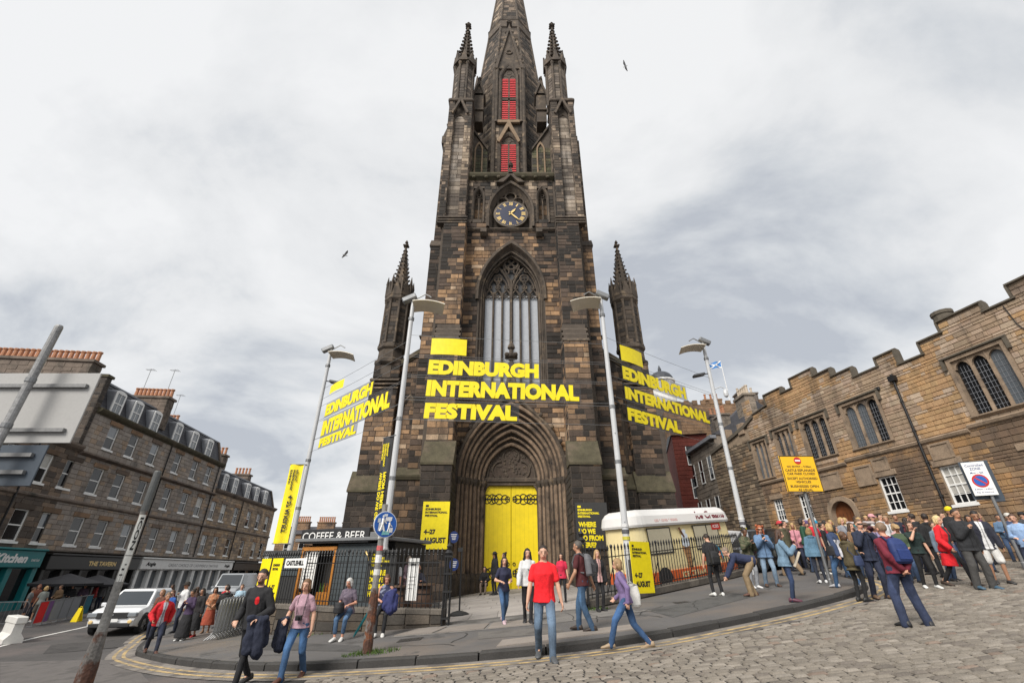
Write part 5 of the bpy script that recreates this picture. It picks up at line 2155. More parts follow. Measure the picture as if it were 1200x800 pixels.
def beyond():
 r = far_house('stone_house', 'pale stone house with a slate roof beyond the ice cream van', (18.1, 46.6, 0), (0, -1), 7.1, 9, .0, 10.9, S_PALE,
  [(1.2, 7.4), (3.2, 7.4), (5.3, 7.4), (1.3, 3.9), (3.3, 3.9), (5.3, 3.9)], 2.4, ww=.85, wh=2.0, framed=False)
 g = G()
 g.prism([(-.35, 10.6), (-.35, 10.9), (.2, 11.0), (.2, 10.6)], lambda p, q, d: (d, p, q), -.1, 7.2)
 g.build('eaves', M_LEAD, r)
 chimney(r, 1.2, 4, 11.8, 1.6, .9, 2.6, 4, stone=S_PALE)
 chimney(r, 6.4, 4, 12, 1.9, .9, 2.6, 5, mat('pale chimney pot', (.5, .42, .33), .85), stone=S_PALE)
 a = at(787, 512, 46)
 r = far_house('red_tenement', 'dark red sandstone tenement with bay windows behind the church corner', (a.x, 46, 0), (1, -.25), 3.4, 8, .0, 12.6, S_BRCK, [(1.9, 9.6), (1.9, 6.4), (1.9, 3.3)], .8, ww=1.5, wh=1.8)
 a = at(800, 470, 56)
 r = far_house('orange_tenement', 'orange stone tenement under a rooftop row of chimney pots', (a.x - 2, 56, 0), (1, -.1), 13, 10, 0, 19.4, S_ORNG,
  [(3 + 2.6 * i, z) for i in range(4) for z in (6.5, 9.5, 12.5)], None, ww=1, wh=1.7)
 g = G()
 for x in range(12):
  g.box(x * 1.05, x * 1.05 + .6, -.05, .3, 19.4, 19.4 + RN.uniform(.3, .7))
 g.build('parapet_stones', S_ORNG, r)
 chimney(r, 10.5, 1.2, 18.0, 2.6, 1.2, 2.8, 3, mat('pale chimney pot', (.5, .42, .33), .85), stone=S_GREY)
 chimney(r, 6.0, 1.2, 19.2, 2.2, 1.0, .9, 3, stone=S_ORNG)
 a = at(830, 475, 46)
 r = far_house('gabled_house', 'grey stone gable between the pale house and the hall', (a.x, 46, 0), (1, -.1), 9, 8, 0, 12.5, S_GREY, [(2.5, 9.5), (5.5, 9.5)], 4.2, True)
 chimney(r, 1.3, 1.5, 12.2, 1.8, .9, 2.8, 4, stone=S_GREY)
 a = at(775, 447, 62)
 d = thing('observatory_dome', 'small lead-covered dome on a white drum above the rooftops', 'dome', (a.x, 62, 20))
 g = G()
 g.lathe([(1.75, a.z - 4), (1.75, a.z - .3), (1.95, a.z - .25), (1.95, a.z)], a.x, 62, 16)
 g.build('drum', M_WHITE, d)
 g = G()
 g.lathe([(1.8 * cos(t), a.z + 1.55 * sin(t)) for t in [pi / 2 * i / 7 for i in range(7)]] + [(.25, a.z + 1.56), (.25, a.z + 2.0), (.05, a.z + 2.6)], a.x, 62, 16)
 g.build('dome_roof', mat('dome lead', (.045, .05, .06), .5, var=.2), d)
 g = G()
 g.box(a.x - 2.2, a.x + 3.5, 60, 66, 8, a.z - 3.9)
 g.build('tower_block', S_GREY, d)
 a = at(346, 622, 82)
 r = far_house('far_tenement', 'distant tan tenement crowded with chimneys behind the coffee kiosk', (a.x - 3, 82, 0), (1, .05), 16, 10, -4, 5.6, S_ORNG,
  [(2 + 2.4 * i, z) for i in range(6) for z in (-.5, 2.6)], 1.6)
 for x, n in ((3, 6), (7, 8), (10.8, 5), (13.6, 4)):
  chimney(r, x, 3, 5.4, n * .36, .9, RN.uniform(1.6, 2.4), n, stone=S_ORNG if n > 5 else S_GREY)
 a = at(840, 432, 60)
 f = thing('flag', 'small blue saltire flag flying on a thin mast above the roofs', 'flag', (a.x + .8, 60, 18))
 g = G()
 g.tube([(a.x + .8, 60, 18), (a.x + .8, 60, a.z + .9)], .05, 6)
 g.build('mast', M_WHITE, f)
 g = G()
 n = 10
 rows = [[(a.x + .8 - 1.9 * i / n, 60 + .15 * sin(i * 1.1), a.z + .75 - .35 * i / n + (zz - .5) * (1.1 - .25 * i / n)) for i in range(n + 1)] for zz in (0, 1)]
 g.band(rows[0], rows[1])
 fl = g.build('cloth', mat('saltire blue', (.05, .22, .55), .8), f)
 g = G()
 for q in (0, 1):
  A = [(x, y - .02, z) for x, y, z in rows[0]]
  B = [(x, y - .02, z) for x, y, z in rows[1]]
  L = []
  for i in range(n + 1):
   t = i / n if q else 1 - i / n
   L.append([Vector(A[i]).lerp(Vector(B[i]), max(0, min(1, t + e))) for e in (-.1, .1)])
  g.band([l[0] for l in L], [l[1] for l in L])
 g.build('saltire_cross', M_WHITE, f)


beyond()

# ------------------------------------------------------------------ walls, railings and gates round the church
def pt(path, s):
 for a, b in zip(path, path[1:]):
  d = hypot(b[0] - a[0], b[1] - a[1])
  if s <= d or b is path[-1]:
   t = s / d
   return (a[0] + (b[0] - a[0]) * t, a[1] + (b[1] - a[1]) * t), ((b[0] - a[0]) / d, (b[1] - a[1]) / d)
  s -= d


def plen(path):
 return sum(hypot(b[0] - a[0], b[1] - a[1]) for a, b in zip(path, path[1:]))


M_WALLST = mat('garden wall stone', attr=True, rough=.92, var=.3, scale=2, fine=25, bump=.6, bscale=18, stain=[((.035, .032, .027), .9, .5, .72)])


def low_wall(label, path, top, th=.32, coping=.14, course=.26):
 """low wall along path, top(x, y) -> height; front stones and coping stones are pieces"""
 p0 = path[0]
 r = thing('low_stone_wall', label, 'wall', (*p0, tz(*p0)))
 g = G()
 for a, b in zip(path, path[1:]):
  d = Vector((b[0] - a[0], b[1] - a[1]))
  ln = d.length
  d.normalize()
  n = Vector((d.y, -d.x))                      # towards the street
  u3, n3 = Vector((d.x, d.y, 0)), Vector((n.x, n.y, 0))
  za, zb = tz(*a) - .1, top(*a) - coping
  k = max(1, int(ln / .8))
  for i in range(k):
   A, B = Vector((*a, 0)) + u3 * ln * i / k, Vector((*a, 0)) + u3 * ln * (i + 1) / k
   tA, tB = top(A.x, A.y) - coping, top(B.x, B.y) - coping
   gA, gB = tz(A.x, A.y) - .1, tz(B.x, B.y) - .1
   V = []
   for P, t, q in ((A, tA, gA), (B, tB, gB)):
    for o in (0, -th):
     V += [P + n3 * o + Vector((0, 0, q)), P + n3 * o + Vector((0, 0, t))]
   g.add(V, [(0, 4, 5, 1), (2, 3, 7, 6), (1, 5, 7, 3), (0, 1, 3, 2), (4, 6, 7, 5)])
  s = 0.0
  while s < ln - .02:
   w_ = min(RN.uniform(.55, 1.0), ln - s)
   if ln - s - w_ < .25:
    w_ = ln - s
   P = Vector((*a, 0)) + u3 * s
   Q = P + u3 * w_
   tP, tQ = top(P.x, P.y), top(Q.x, Q.y)
   gc = G()
   k = RN.uniform(.75, 1.25)
   gc.col = (.12 * k, .105 * k, .088 * k)
   V = []
   for X_, t, e in ((P, tP, .006), (Q, tQ, -.006)):
    for o, z in ((.05, -coping), (.05, -.03), (.01, 0), (-th, 0), (-th - .03, -coping)):
     V.append(X_ + u3 * e + n3 * o + Vector((0, 0, t + z)))
   gc.add(V, [(i, 5 + i, 5 + (i + 1) % 5, (i + 1) % 5) for i in range(5)] + [(4, 3, 2, 1, 0), (5, 6, 7, 8, 9)])
   gc.build('coping_stone', M_WALLST, r)
   # courses below
   hP = tP - coping - tz(P.x, P.y) + .05
   nc = max(1, round(hP / course))
   for c in range(nc):
    off = RN.uniform(-.12, .12)
    gs = G()
    k = RN.uniform(.6, 1.35)
    gs.col = RN.choice([(.085 * k, .07 * k, .055 * k), (.06 * k, .052 * k, .044 * k), (.11 * k, .085 * k, .06 * k)])
    V = []
    for lay, ins in ((-.03, 0), (.03 * RN.uniform(.6, 1.3), .012)):
     for X_, t, sg in ((P, tP, 1), (Q, tQ, -1)):
      hh = t - coping - tz(X_.x, X_.y) + .05
      for q, sv in ((c / nc, 1), ((c + 1) / nc, -1)):
       V.append(X_ + u3 * sg * (.008 + ins) + n3 * lay + Vector((0, 0, tz(X_.x, X_.y) - .05 + hh * q + sv * (.006 + ins))))
    gs.add(V, [(4, 6, 7, 5), (0, 2, 6, 4), (3, 1, 5, 7), (1, 0, 4, 5), (2, 3, 7, 6)])
    gs.build('stone', M_WALLST, r)
   s += w_
 g.build('core', M_CORE, r)
 return r


LPATH = [(-9.0, 17.9), (-7.6, 16.8), (-5.2, 15.35), (-1.95, 14.5)]
RPATH = [(2.2, 14.8), (4.34, 16.39), (8.73, 19.93), (9.7, 20.9)]
low_wall('low dark stone wall under the railings in front of the coffee kiosk', LPATH, lambda x, y: -.93)
low_wall('low sloping stone kerb wall under the railings beside the ice cream van', RPATH, lambda x, y: tz(x, y) + PH + .24, .3, .2)


def railing(label, path, base, hgt, step, name='iron_railing'):
 p0 = path[0]
 r = thing(name, label, 'railing', (*p0, base(*p0)))
 L = plen(path)
 n = int(L / step)
 rails = [[], [], []]
 g0 = G()
 g0.tube([(0, 0, 0), (0, 0, 1)], .013, 5)
 g0.ell((0, 0, 1.015), (.03, .03, .022), 6, 4)
 g0.lathe([(.012, 1.02), (.036, 1.055), (.028, 1.09), (.004, 1.15)], 0, 0, 6)
 me = g0.mesh('baluster', M_BLACK)
 for i in range(n + 1):
  (x, y), d = pt(path, min(L - 1e-4, i * step))
  z = base(x, y)
  o = inst(me, 'baluster', r, (x - p0[0], y - p0[1], z - base(*p0)))
  o.scale = (1, 1, hgt)
  for k, q in enumerate((.1, .86)):
   rails[k].append((x, y, z + hgt * q))
  if i % 14 == 7:
   g = G()
   nx, ny = -d[1], d[0]
   g.tube([(x, y, z - .05), (x, y, z + hgt * 1.06)], .024, 6)
   g.ell((x, y, z + hgt * 1.1), (.05, .05, .06), 8, 5)
   g.tube([(x, y, z + hgt * .62), (x + nx * .3, y + ny * .3, z + .02)], .014, 5)
   g.build('standard', M_BLACK, r)
 for k in (0, 1):
  g = G()
  g.tube(rails[k], .02, 4)
  g.build('rail', M_BLACK, r)
 return r


railing('black iron railing with spear tips in front of the coffee kiosk', LPATH, lambda x, y: -.94, 1.36, .135)
railing('black iron railing with ball tips beside the ice cream van', RPATH, lambda x, y: tz(x, y) + PH + .23, 1.22, .165)


def gate(label, px, py, qx, qy):
 zb = tz(px, py) + PH
 r = thing('iron_gate', label, 'gate', (px, py, zb))
 g = G()
 for sx in (-.09, .09):
  for sy in (-.09, .09):
   g.tube([(px + sx, py + sy, zb), (px + sx, py + sy, zb + 1.75)], .022, 6)
 for z in (.15, .8, 1.25, 1.7):
  g.box(px - .12, px + .12, py - .12, py + .12, zb + z, zb + z + .05)
 for k in range(4):
  g.tube([(px - .09 + .06 * k, py - .1, zb + .2), (px - .09 + .06 * k, py - .1, zb + 1.7)], .009, 4)
 g.lathe([(.1, zb + 1.75), (.13, zb + 1.82), (.05, zb + 1.9), (.09, zb + 2.0), (.03, zb + 2.08), (.01, zb + 2.2)], px, py, 8)
 g.build('gate_post', M_BLACK, r)
 d = Vector((qx - px, qy - py, 0))
 L = d.length
 d.normalize()
 P = lambda a, z: (px + d.x * a, py + d.y * a, zb + z)
 g = G()
 for z in (.12, 1.0, 1.75):
  g.tube([P(.1, z), P(L, z + .04)], .02, 5)
 g.tube([P(L, .1), P(L, 2.0)], .025, 6)
 g.build('gate_frame', M_BLACK, r)
 g0 = G()
 g0.tube([(0, 0, .12), (0, 0, 1.85)], .012, 5)
 g0.lathe([(.012, 1.84), (.03, 1.88), (.003, 1.98)], 0, 0, 6)
 me = g0.mesh('gate_bar', M_BLACK)
 k = int(L / .12)
 for i in range(1, k):
  inst(me, 'gate_bar', r, (d.x * L * i / k, d.y * L * i / k, 0))


gate('open black iron gate left of the yellow door path', -1.85, 14.55, -2.15, 16.3)
gate('open black iron gate right of the yellow door path', 2.1, 14.75, 2.35, 16.5)


# ------------------------------------------------------------------ lamp posts, banner wires and hanging banners
M_POST = mat('grey lamp post paint', (.50, .51, .52), .4, var=.1, scale=2)
M_REFL = mat('lamp reflector', (.72, .66, .55), .6, var=.08)
LN, RNP, LF, RF = (-4.1, 15.7), (3.88, 16.5), (-9.5, 21.0), (10.1, 21.0)


def lamp_post(label, x, y, top, sx, cctv=False, spot=False):
 zb = tz(x, y) + .1
 r = thing('lamp_post', label, 'lamp post', (x, y, zb), 'tall street lamps with wing reflectors')
 g = G()
 g.lathe([(.17, zb), (.17, zb + .25), (.135, zb + .35), (.13, zb + 1.6), (.115, zb + 1.7), (.085, top - .9), (.07, top)], x, y, 12)
 g.build('pole', M_POST, r)
 g = G()
 for z in (top - 1.25, zb + 4.3, zb + 6.4):
  g.lathe([(.12, z), (.12, z + .12)], x, y, 10)
 g.build('clamp', M_GALV, r)
 g = G()
 g.bbox(x - .06, x + .06, y - .19, y - .12, zb + .55, zb + 1.15, .008)
 g.build('access_door', M_GALV, r)
 g = G()
 for zz, c_ in ((1.75, (.5, .45, .05)), (1.95, (.08, .08, .09)), (2.15, (.6, .6, .6)), (1.4, (.3, .3, .32))):
  g.lathe([(.131, zb + zz), (.129, zb + zz + RN.uniform(.06, .14))], x, y, 12, 0, c_)
 g.build('post_stickers', mat('sticker paper', attr=True, rough=.6, var=.2, scale=12), r, kind='stuff')
 g = G()
 g.tube([(x, y, top - .3), (x + sx * .5, y - .1, top - .05), (x + sx * .75, y - .1, top - .2)], .03, 6)
 g.build('arm', M_GALV, r)
 g = G()
 n = 8
 rows = []
 for j in (0, 1):
  yy = y - .55 + 1.1 * j
  wd = (.1, 1.42) if j == 0 else (-.05, 1.15)
  rows.append([(x + sx * (wd[0] + (wd[1] - wd[0]) * i / n), yy, top - .62 - .26 * ((i / n) - .3) ** 2 * 1.6 + .12 * j) for i in range(n + 1)])
 g.band(rows[0], rows[1])
 g.band([(a, b, c + .035) for a, b, c in rows[1]], [(a, b, c + .035) for a, b, c in rows[0]])
 g.band(rows[0], [(a, b, c + .035) for a, b, c in rows[0]])
 g.band(rows[1], [(a, b, c + .035) for a, b, c in rows[1]])
 g.build('reflector', M_REFL, r)
 g = G()
 g.M = Matrix.Translation((x - sx * .12, y - .05, top - .22)) @ Matrix.Rotation(sx * radians(-28), 4, 'Y')
 g.bbox(-.34, .26, -.14, .14, -.11, .11, .03)
 g.M = None
 g.build('lamp_head', M_GALV, r)
 if spot:
  g = G()
  z = top - 2.1
  g.tube([(x, y, z + .1), (x + sx * .35, y - .05, z)], .03, 6)
  g.M = Matrix.Translation((x + sx * .6, y - .08, z - .05)) @ Matrix.Rotation(sx * radians(12), 4, 'Y')
  g.bbox(-.3, .3, -.15, .15, -.06, .06, .025)
  g.M = None
  g.build('spotlight', mat('dark lamp casing', (.05, .052, .055), .5), r)
 if cctv:
  g = G()
  z = top - 2.9
  g.tube([(x, y, z), (x + .35, y - .1, z + .12), (x + .55, y - .1, z + .02)], .025, 6)
  g.lathe([(.03, z), (.1, z - .1), (.12, z - .25), (.1, z - .38), (.02, z - .45)], x + .55, y - .1, 10)
  g.build('camera_dome', mat('camera casing', (.55, .56, .57), .35), r)
 return r


lamp_post('tall grey lamp post rising behind the blue round sign, reflector to its right', *LN, 10.3, 1)
lamp_post('tall grey lamp post in front of the ice cream van, reflector to its left', *RNP, 10.95, -1)
lamp_post('tall grey lamp post behind the kiosk carrying a yellow street banner', *LF, 10.6, 1, spot=True)
lamp_post('tall grey lamp post by the hall with a camera dome', *RF, 11.0, -1, cctv=True, spot=True)

M_NET = mat('banner mesh', (.05, .05, .052), .8, var=0, alpha=.5)


def festival_banner(label, A, B, zs):
 """yellow block and three lines of letters on netting, strung on wires between two posts"""
 a, b = Vector((*A, 0)), Vector((*B, 0))
 u = (b - a)
 L = u.length
 u.normalize()
 n = Vector((u.y, -u.x, 0))
 v = Vector((0, 0, 1))
 z0 = zs[1][0]
 r = thing('festival_banner', label, 'banner', a + u * .9 + v * zs[3][0], 'festival banners strung between lamp posts')
 blk = zs[0]
 g = G()
 P = lambda t, z, d=0: a + u * t + v * z + n * d
 m = 8
 rows = [[P(.9 + 1.4 * i / m, z, .05 * sin(pi * i / m)) for i in range(m + 1)] for z in blk]
 g.band(rows[0], rows[1])
 g.build('yellow_block', M_YPRINT, r)
 for k, (txt, wd) in enumerate((('EDINBURGH', 4.33), ('INTERNATIONAL', 5.88), ('FESTIVAL', 3.45))):
  lo, hi = zs[k + 1]
  g = G()
  g.quad(P(.82, lo - .06), P(.9 + wd + .04, lo - .06), P(.9 + wd + .04, hi + .06), P(.82, hi + .06))
  net = g.build('netting', M_NET, r)
  g = G()
  letters(g, txt, P(.86, lo), u, v, n, hi - lo, wd, .065, slant=.03, rise=.012)
  letters(g, txt, P(.86, lo), u, v, n, hi - lo, wd, .065, slant=.03, rise=-.012)
  g.build('lettering', M_YPRINT, net)
 g = G()
 for k in range(4):
  lo, hi = zs[k] if k else blk
  for z in (lo - .07, hi + .07):
   g.tube([P(.05, z + .03), P(L / 2, z), P(L - .05, z + .03)], .007, 4)
 g.build('wire', M_GALV, r)


festival_banner('festival banner in yellow capitals across the middle of the church front', LN, RNP, [(7.57, 8.28), (6.72, 7.34), (5.83, 6.5), (4.97, 5.58)])
festival_banner('festival banner against the sky left of the church', LF, LN, [(7.6, 8.03), (6.5, 7.08), (5.55, 6.28), (5.02, 5.44)])
festival_banner('festival banner strung to the right of the church turret', RNP, RF, [(7.9, 8.62), (7.04, 7.64), (6.17, 6.72), (5.28, 5.83)])


def street_banner(label, x, y, z0, z1, w_, ux, uy, face, ink, parts, edge=False):
 """upright banner on two short arms, lettering reading downwards"""
 u = Vector((ux, uy, 0)).normalized()
 v = Vector((0, 0, 1))
 n = Vector((u.y, -u.x, 0))
 r = thing('street_banner', label, 'banner', (x, y, z0))
 o = Vector((x, y, 0))
 g = G()
 m = 8
 rows = [[o + u * (.12 + w_ * i / m) + v * z + n * (.03 * sin(2 * pi * i / m)) for i in range(m + 1)] for z in (z0, z1)]
 g.band(rows[0], rows[1])
 g.build('cloth', face, r)
 g = G()
 for z in (z0, z1):
  g.tube([o + v * z, o + u * (w_ + .16) + v * z], .02, 6)
 g.build('banner_arm', M_GALV, r)
 g = G()
 for txt, across, start, h_, wd in parts:         # text runs down: u' = -v, v' = u
  for sgn in (1, -1):
   letters(g, txt, o + u * (.12 + across * w_) + v * (z1 - start), -v, u, n, h_, wd, .035, rise=.035 * sgn)
 g.build('lettering', ink, r)


E3 = lambda k: [('EDINBURGH', .72, .25, .1 * k, .62 * k), ('INTERNATIONAL', .5, .25, .1 * k, .9 * k), ('FESTIVAL', .28, .25, .1 * k, .52 * k)]
street_banner('yellow street banner reading 4-27 August behind the kiosk roof', LF[0] + .02, LF[1] - .12, 1.05, 4.38, .62, -1, 0, M_YPRINT, M_INK, E3(1.0) + [('4\u201327 AUGUST', .32, 1.35, .2, 1.55)])
street_banner('dark street banner with yellow lettering on the post behind the blue sign', LN[0] - .02, LN[1] - .1, 1.35, 4.3, .55, -.75, .55, M_DARK, M_YPRINT,
  E3(.9) + [('WHERE DO WE GO', .56, 1.25, .15, 1.55), ('FROM HERE?', .22, 1.25, .15, 1.2)])
street_banner('yellow street banner seen edge-on along the post by the van', RNP[0] - .02, RNP[1] - .12, 1.5, 4.6, .55, .10, 1, M_YPRINT, M_INK, E3(.9) + [('4\u201327 AUGUST', .32, 1.35, .2, 1.55)])


# ------------------------------------------------------------------ the coffee kiosk behind the railings
def kiosk():
 a, b = Vector((-7.95, 18.7, 0)), Vector((-4.4, 17.35, 0))
 u = (b - a).normalized()
 ang = atan2(u.y, u.x)
 L = (b - a).length
 zb = -1.62
 r = thing('coffee_kiosk', 'dark grey timber kiosk under a COFFEE & BEER sign', 'kiosk', (a.x, a.y, zb), None, ang)
 OFF[r.name] = Vector((0, 0, zb))
 board_m = mat('slate grey board', (.055, .068, .075), .6, var=.15, scale=3)
 orange = mat('varnished timber', (.42, .17, .03), .45, var=.25, scale=6)
 g = G()
 g.box(-.02, L, .45, 2.6, zb, .95)
 g.build('wall', mat('kiosk inside', (.02, .018, .016), .8), r)
 g = G()
 g.bbox(-.25, L + .15, -.25, 2.8, .98, 1.1, .02)
 g.build('roof', mat('kiosk roof felt', (.16, .165, .17), .8), r)
 # horizontal boards right of the opening and on the left end
 z = zb
 while z < .9:
  g = G()
  g.box(1.62, L, .0, .05, z + .006, min(z + .17, .9))
  g.build('plank', board_m, r)
  g = G()
  g.box(-.05, 0, .02, 2.6, z + .006, min(z + .17, .9))
  g.build('plank', board_m, r)
  z += .176
 g = G()
 for x0, x1, z0, z1 in ((.0, .12, zb, .75), (1.5, 1.62, zb, .75), (.0, 1.62, .68, .82)):
  g.bbox(x0, x1, -.06, .1, z0, z1, .01)
 g.build('door_frame', orange, r)
 for i in range(5):
  g = G()
  g.box(.13 + i * .1, .22 + i * .1, .02, .06, zb + .05, zb + .95)
  g.build('plank', orange, r)
 g = G()
 g.box(.14, .75, .0, .03, -.55, .66)
 g.build('menu_board', M_WHITE, r)
 g = G()
 for k in range(9):
  g.box(.22, .22 + RN.uniform(.25, .45), -.006, -.002, .5 - k * .11, .52 - k * .11)
 g.build('menu_print', mat('grey print', (.25, .25, .26), .6, var=0), r, kind='stuff')
 g = G()
 g.box(.8, 1.5, .2, .55, zb, zb + .95)
 g.build('counter', orange, r)
 g = G()
 for i in range(14):
  x = .84 + i * .045
  g.lathe([(.018, zb + .95), (.02, zb + 1.1), (.008, zb + 1.18), (.008, zb + 1.24)], x, .32 + .05 * (i % 3), 6, 0, RN.choice([(.1, .2, .05), (.3, .12, .03), (.03, .03, .04)]))
 g.build('bottles', mat('bottle glass', attr=True, rough=.2, var=0), r, kind='stuff')
 # sign fascia
 g = G()
 g.bbox(-.05, L - .72, -.2, .0, .92, 1.42, .015)
 s = g.build('sign', mat('black sign board', (.018, .018, .02), .5), r)
 g = G()
 letters(g, 'COFFEE & BEER', (.05, -.2, 1.03), (1, 0, 0), (0, 0, 1), (0, -1, 0), .28, L - .92, .0, rise=.006)
 g.build('lettering', M_WHITE, s)
 g = G()
 g.bbox(L - .68, L + .2, -.2, .0, 1.1, 1.26, .01)
 g.build('roof_edge', M_GALV, r)
 # lower grey annex going back on the left
 for k, (z0, z1) in enumerate(((.45, .62), (.25, .42), (.05, .22), (-.15, .02))):
  g = G()
  g.box(-2.2, -.08, .5 + .02 * k, .58 + .02 * k, z0, z1)
  g.build('plank', board_m, r)
 g = G()
 g.box(-2.3, -.1, .6, 2.6, zb - .3, .62)
 g.bbox(-2.4, -.06, .4, 2.7, .62, .74, .02)
 g.build('annex', M_DARK, r)
 g = G()
 g.tube([(3.15, -.12, .35), (3.15, -.2, .5), (3.05, -.2, .62), (3.0, -.16, .55)], .03, 6)
 g.build('wall_lamp', M_GOLD, r)
 return a, u


kiosk()
# festival boards and notices fixed to railings and kiosk
def rail_board(label, s, path, z, wd, ht, face, parts, out=.05):
 (x, y), d = pt(path, s)
 n = (d[1], -d[0])
 board(label, (x + n[0] * out, y + n[1] * out, z), (d[0], d[1], 0), wd, ht, face, parts, depth=.02)


WHERE = lambda k, ht: [('#', .1 * k, ht - .17 * k, .06 * k, .12 * k), ('EDINBURGH', .1 * k, ht - .28 * k, .07 * k, .48 * k), ('INTERNATIONAL', .1 * k, ht - .38 * k, .07 * k, .7 * k), ('FESTIVAL', .1 * k, ht - .48 * k, .07 * k, .42 * k),
  ('WHERE', .1 * k, ht - .75 * k, .16 * k, .58 * k), ('DO WE', .1 * k, ht - .95 * k, .16 * k, .52 * k), ('GO FROM', .1 * k, ht - 1.15 * k, .16 * k, .74 * k), ('HERE?', .1 * k, ht - 1.35 * k, .16 * k, .52 * k)]
rail_board('yellow 4-27 August board tied to the railing beside the ice cream van', 2.0, RPATH, -.62, 1.0, 1.5, M_YPRINT, eif_parts(1.0, 1.5))
rail_board('dark board in yellow lettering on the railing behind the white-haired woman', 5.4, LPATH, -.82, .95, 1.4, M_DARK, WHERE(.92, 1.4), -.06)
rail_board('small white notice on the railing near the gate', 6.75, LPATH, -.75, .34, 1.1, M_WHITE, [('MENU', .08, .9, .06, .18), ('#', .05, .6, .012, .22), ('#', .05, .5, .012, .2), ('#', .05, .4, .012, .23), ('#', .05, .3, .012, .15)], -.06)
rail_board('pair of yellow festival sheets on the dark annex left of the kiosk', .1, LPATH, -1.05, 1.5, 1.45, M_YPRINT, [('#', .7, .0, 1.45, .1), ('EDINBURGH', .9, 1.2, .08, .45), ('FESTIVAL', .9, 1.08, .08, .4), ('4\u201327', .9, .5, .15, .4), ('AUGUST', .9, .28, .15, .5)], .06)
rail_board('narrow white street-name strip on the railing left of the kiosk door', 1.75, LPATH, .1, 1.35, .28, M_WHITE, [('CASTLEHILL', .1, .07, .15, 1.1)], .05)
for lab, x, y in (('round blue plaque on a post by the open gate, upper one', 532, 629), ('round blue plaque on a post by the open gate, lower one', 532, 661)):
 p = at(x, y, 22.9)
 t = thing('blue_plaque', lab, 'plaque', p)
 g = G()
 g.prism([(p.x + .22 * cos(2 * pi * i / 20), p.z + .26 * sin(2 * pi * i / 20)) for i in range(20)], lambda a, b, d: (a, d, b), 22.87, 22.93)
 g.box(p.x - .03, p.x + .03, 22.93, 23.35, p.z - .1, p.z + .1)
 g.build('plate', mat('plaque blue', (.01, .028, .13), .4), t)
 g = G()
 for k in range(4):
  g.box(p.x - .14 + .02 * k, p.x + .14 - .02 * k, 22.862, 22.866, p.z + .1 - k * .07, p.z + .125 - k * .07)
 g.build('print', M_WHITE, t)


# ------------------------------------------------------------------ street signs
M_PGREY = mat('old grey post', (.20, .195, .185), .75, var=.3, scale=5, bump=.4, bscale=30, stain=[((.13, .055, .03), 2.2, .58, .64)])
M_RUST = mat('rusted post', (.15, .14, .13), .85, var=.4, scale=4, bump=.8, bscale=25, stain=[((.075, .034, .022), 2.6, .47, .53), ((.15, .055, .025), 7, .56, .62)])


GB = G


def blue_sign():
 G = GB
 p = gpt(430, 765, PH)
 zb = p.z
 r = thing('cycle_route_sign', 'round blue sign covered in stickers on a weathered post in grass', 'sign', (p.x, p.y, zb))
 g = G()
 g.lathe([(.105, zb - .02), (.10, zb + .9), (.085, zb + 1.2)], p.x, p.y, 10)
 g.build('post_base', M_RUST, r)
 g = G()
 g.lathe([(.07, zb + 1.15), (.065, zb + 2.95)], p.x, p.y, 10)
 g.build('post', M_PGREY, r)
 c = Vector((p.x + .02, p.y - .1, zb + 2.5))
 TW = Matrix.Translation((p.x, p.y, 0)) @ Matrix.Rotation(radians(40), 4, 'Z') @ Matrix.Translation((-p.x, -p.y, 0))

 def G():
  g = GB()
  g.M = TW
  return g
 D = lambda rr, y0, y1, cx=0, cz=0, n=24, k=1.0: (lambda g: g.prism([(c.x + cx + rr * cos(2 * pi * i / n), c.z + cz + rr * k * sin(2 * pi * i / n)) for i in range(n)], lambda a, b, d: (a, c.y + d, b), y0, y1))
 g = G()
 D(.29, 0, .02)(g)
 g.build('sign_rim', M_WHITE, r)
 g = G()
 D(.275, -.006, .0)(g)
 g.build('sign_face', mat('sign blue', (.01, .10, .42), .4, var=.06), r)
 g = G()                                          # white adult and child
 for x, z, k in ((-.07, .02, 1.0), (.1, -.04, .72)):
  g.ell((c.x + x, c.y - .008, c.z + z + .15 * k), (.028 * k, .004, .028 * k), 8, 4)
  for pth, w_ in ((((x, z + .11 * k), (x - .01, z - .03 * k)), .032 * k), (((x - .01, z - .02 * k), (x - .06 * k, z - .17 * k)), .02 * k), (((x, z - .02 * k), (x + .05 * k, z - .17 * k)), .02 * k), (((x, z + .09 * k), (x + .09 * k, z)), .015 * k)):
   g.tube([(c.x + a, c.y - .009, c.z + b) for a, b in pth], w_, 5)
 g.build('symbol', M_WHITE, r)
 g = G()
 for (x, z, a, b, col) in ((.06, .12, .09, .05, (.75, .76, .78)), (-.12, -.05, .06, .1, (.6, .62, .65)), (.02, -.18, .1, .05, (.2, .5, .5)), (.14, -.12, .05, .06, (.7, .7, .72)), (-.02, .2, .05, .03, (.65, .7, .75)), (-.17, .08, .04, .05, (.5, .55, .6))):
  g.col = col
  g.quad((c.x + x - a, c.y - .0135, c.z + z - b), (c.x + x + a * .9, c.y - .0135, c.z + z - b * .7), (c.x + x + a, c.y - .0135, c.z + z + b), (c.x + x - a * .8, c.y - .0135, c.z + z + b * .8))
 g.build('sticker', mat('sticker paper', attr=True, rough=.6, var=.2, scale=12), r, kind='stuff')
 g = G()
 for zz, h_, col in ((1.7, .16, (.7, .7, .7)), (1.95, .1, (.5, .1, .1)), (2.2, .14, (.75, .74, .7)), (1.45, .12, (.6, .6, .58))):
  g.lathe([(.074, zb + zz), (.073, zb + zz + h_)], p.x, p.y, 10, 0, col)
 g.build('post_sticker', mat('sticker paper', attr=True), r, kind='stuff')
 tuft('clump of grass at the foot of the blue sign post', p.x + .1, p.y - .05, .42, 260)


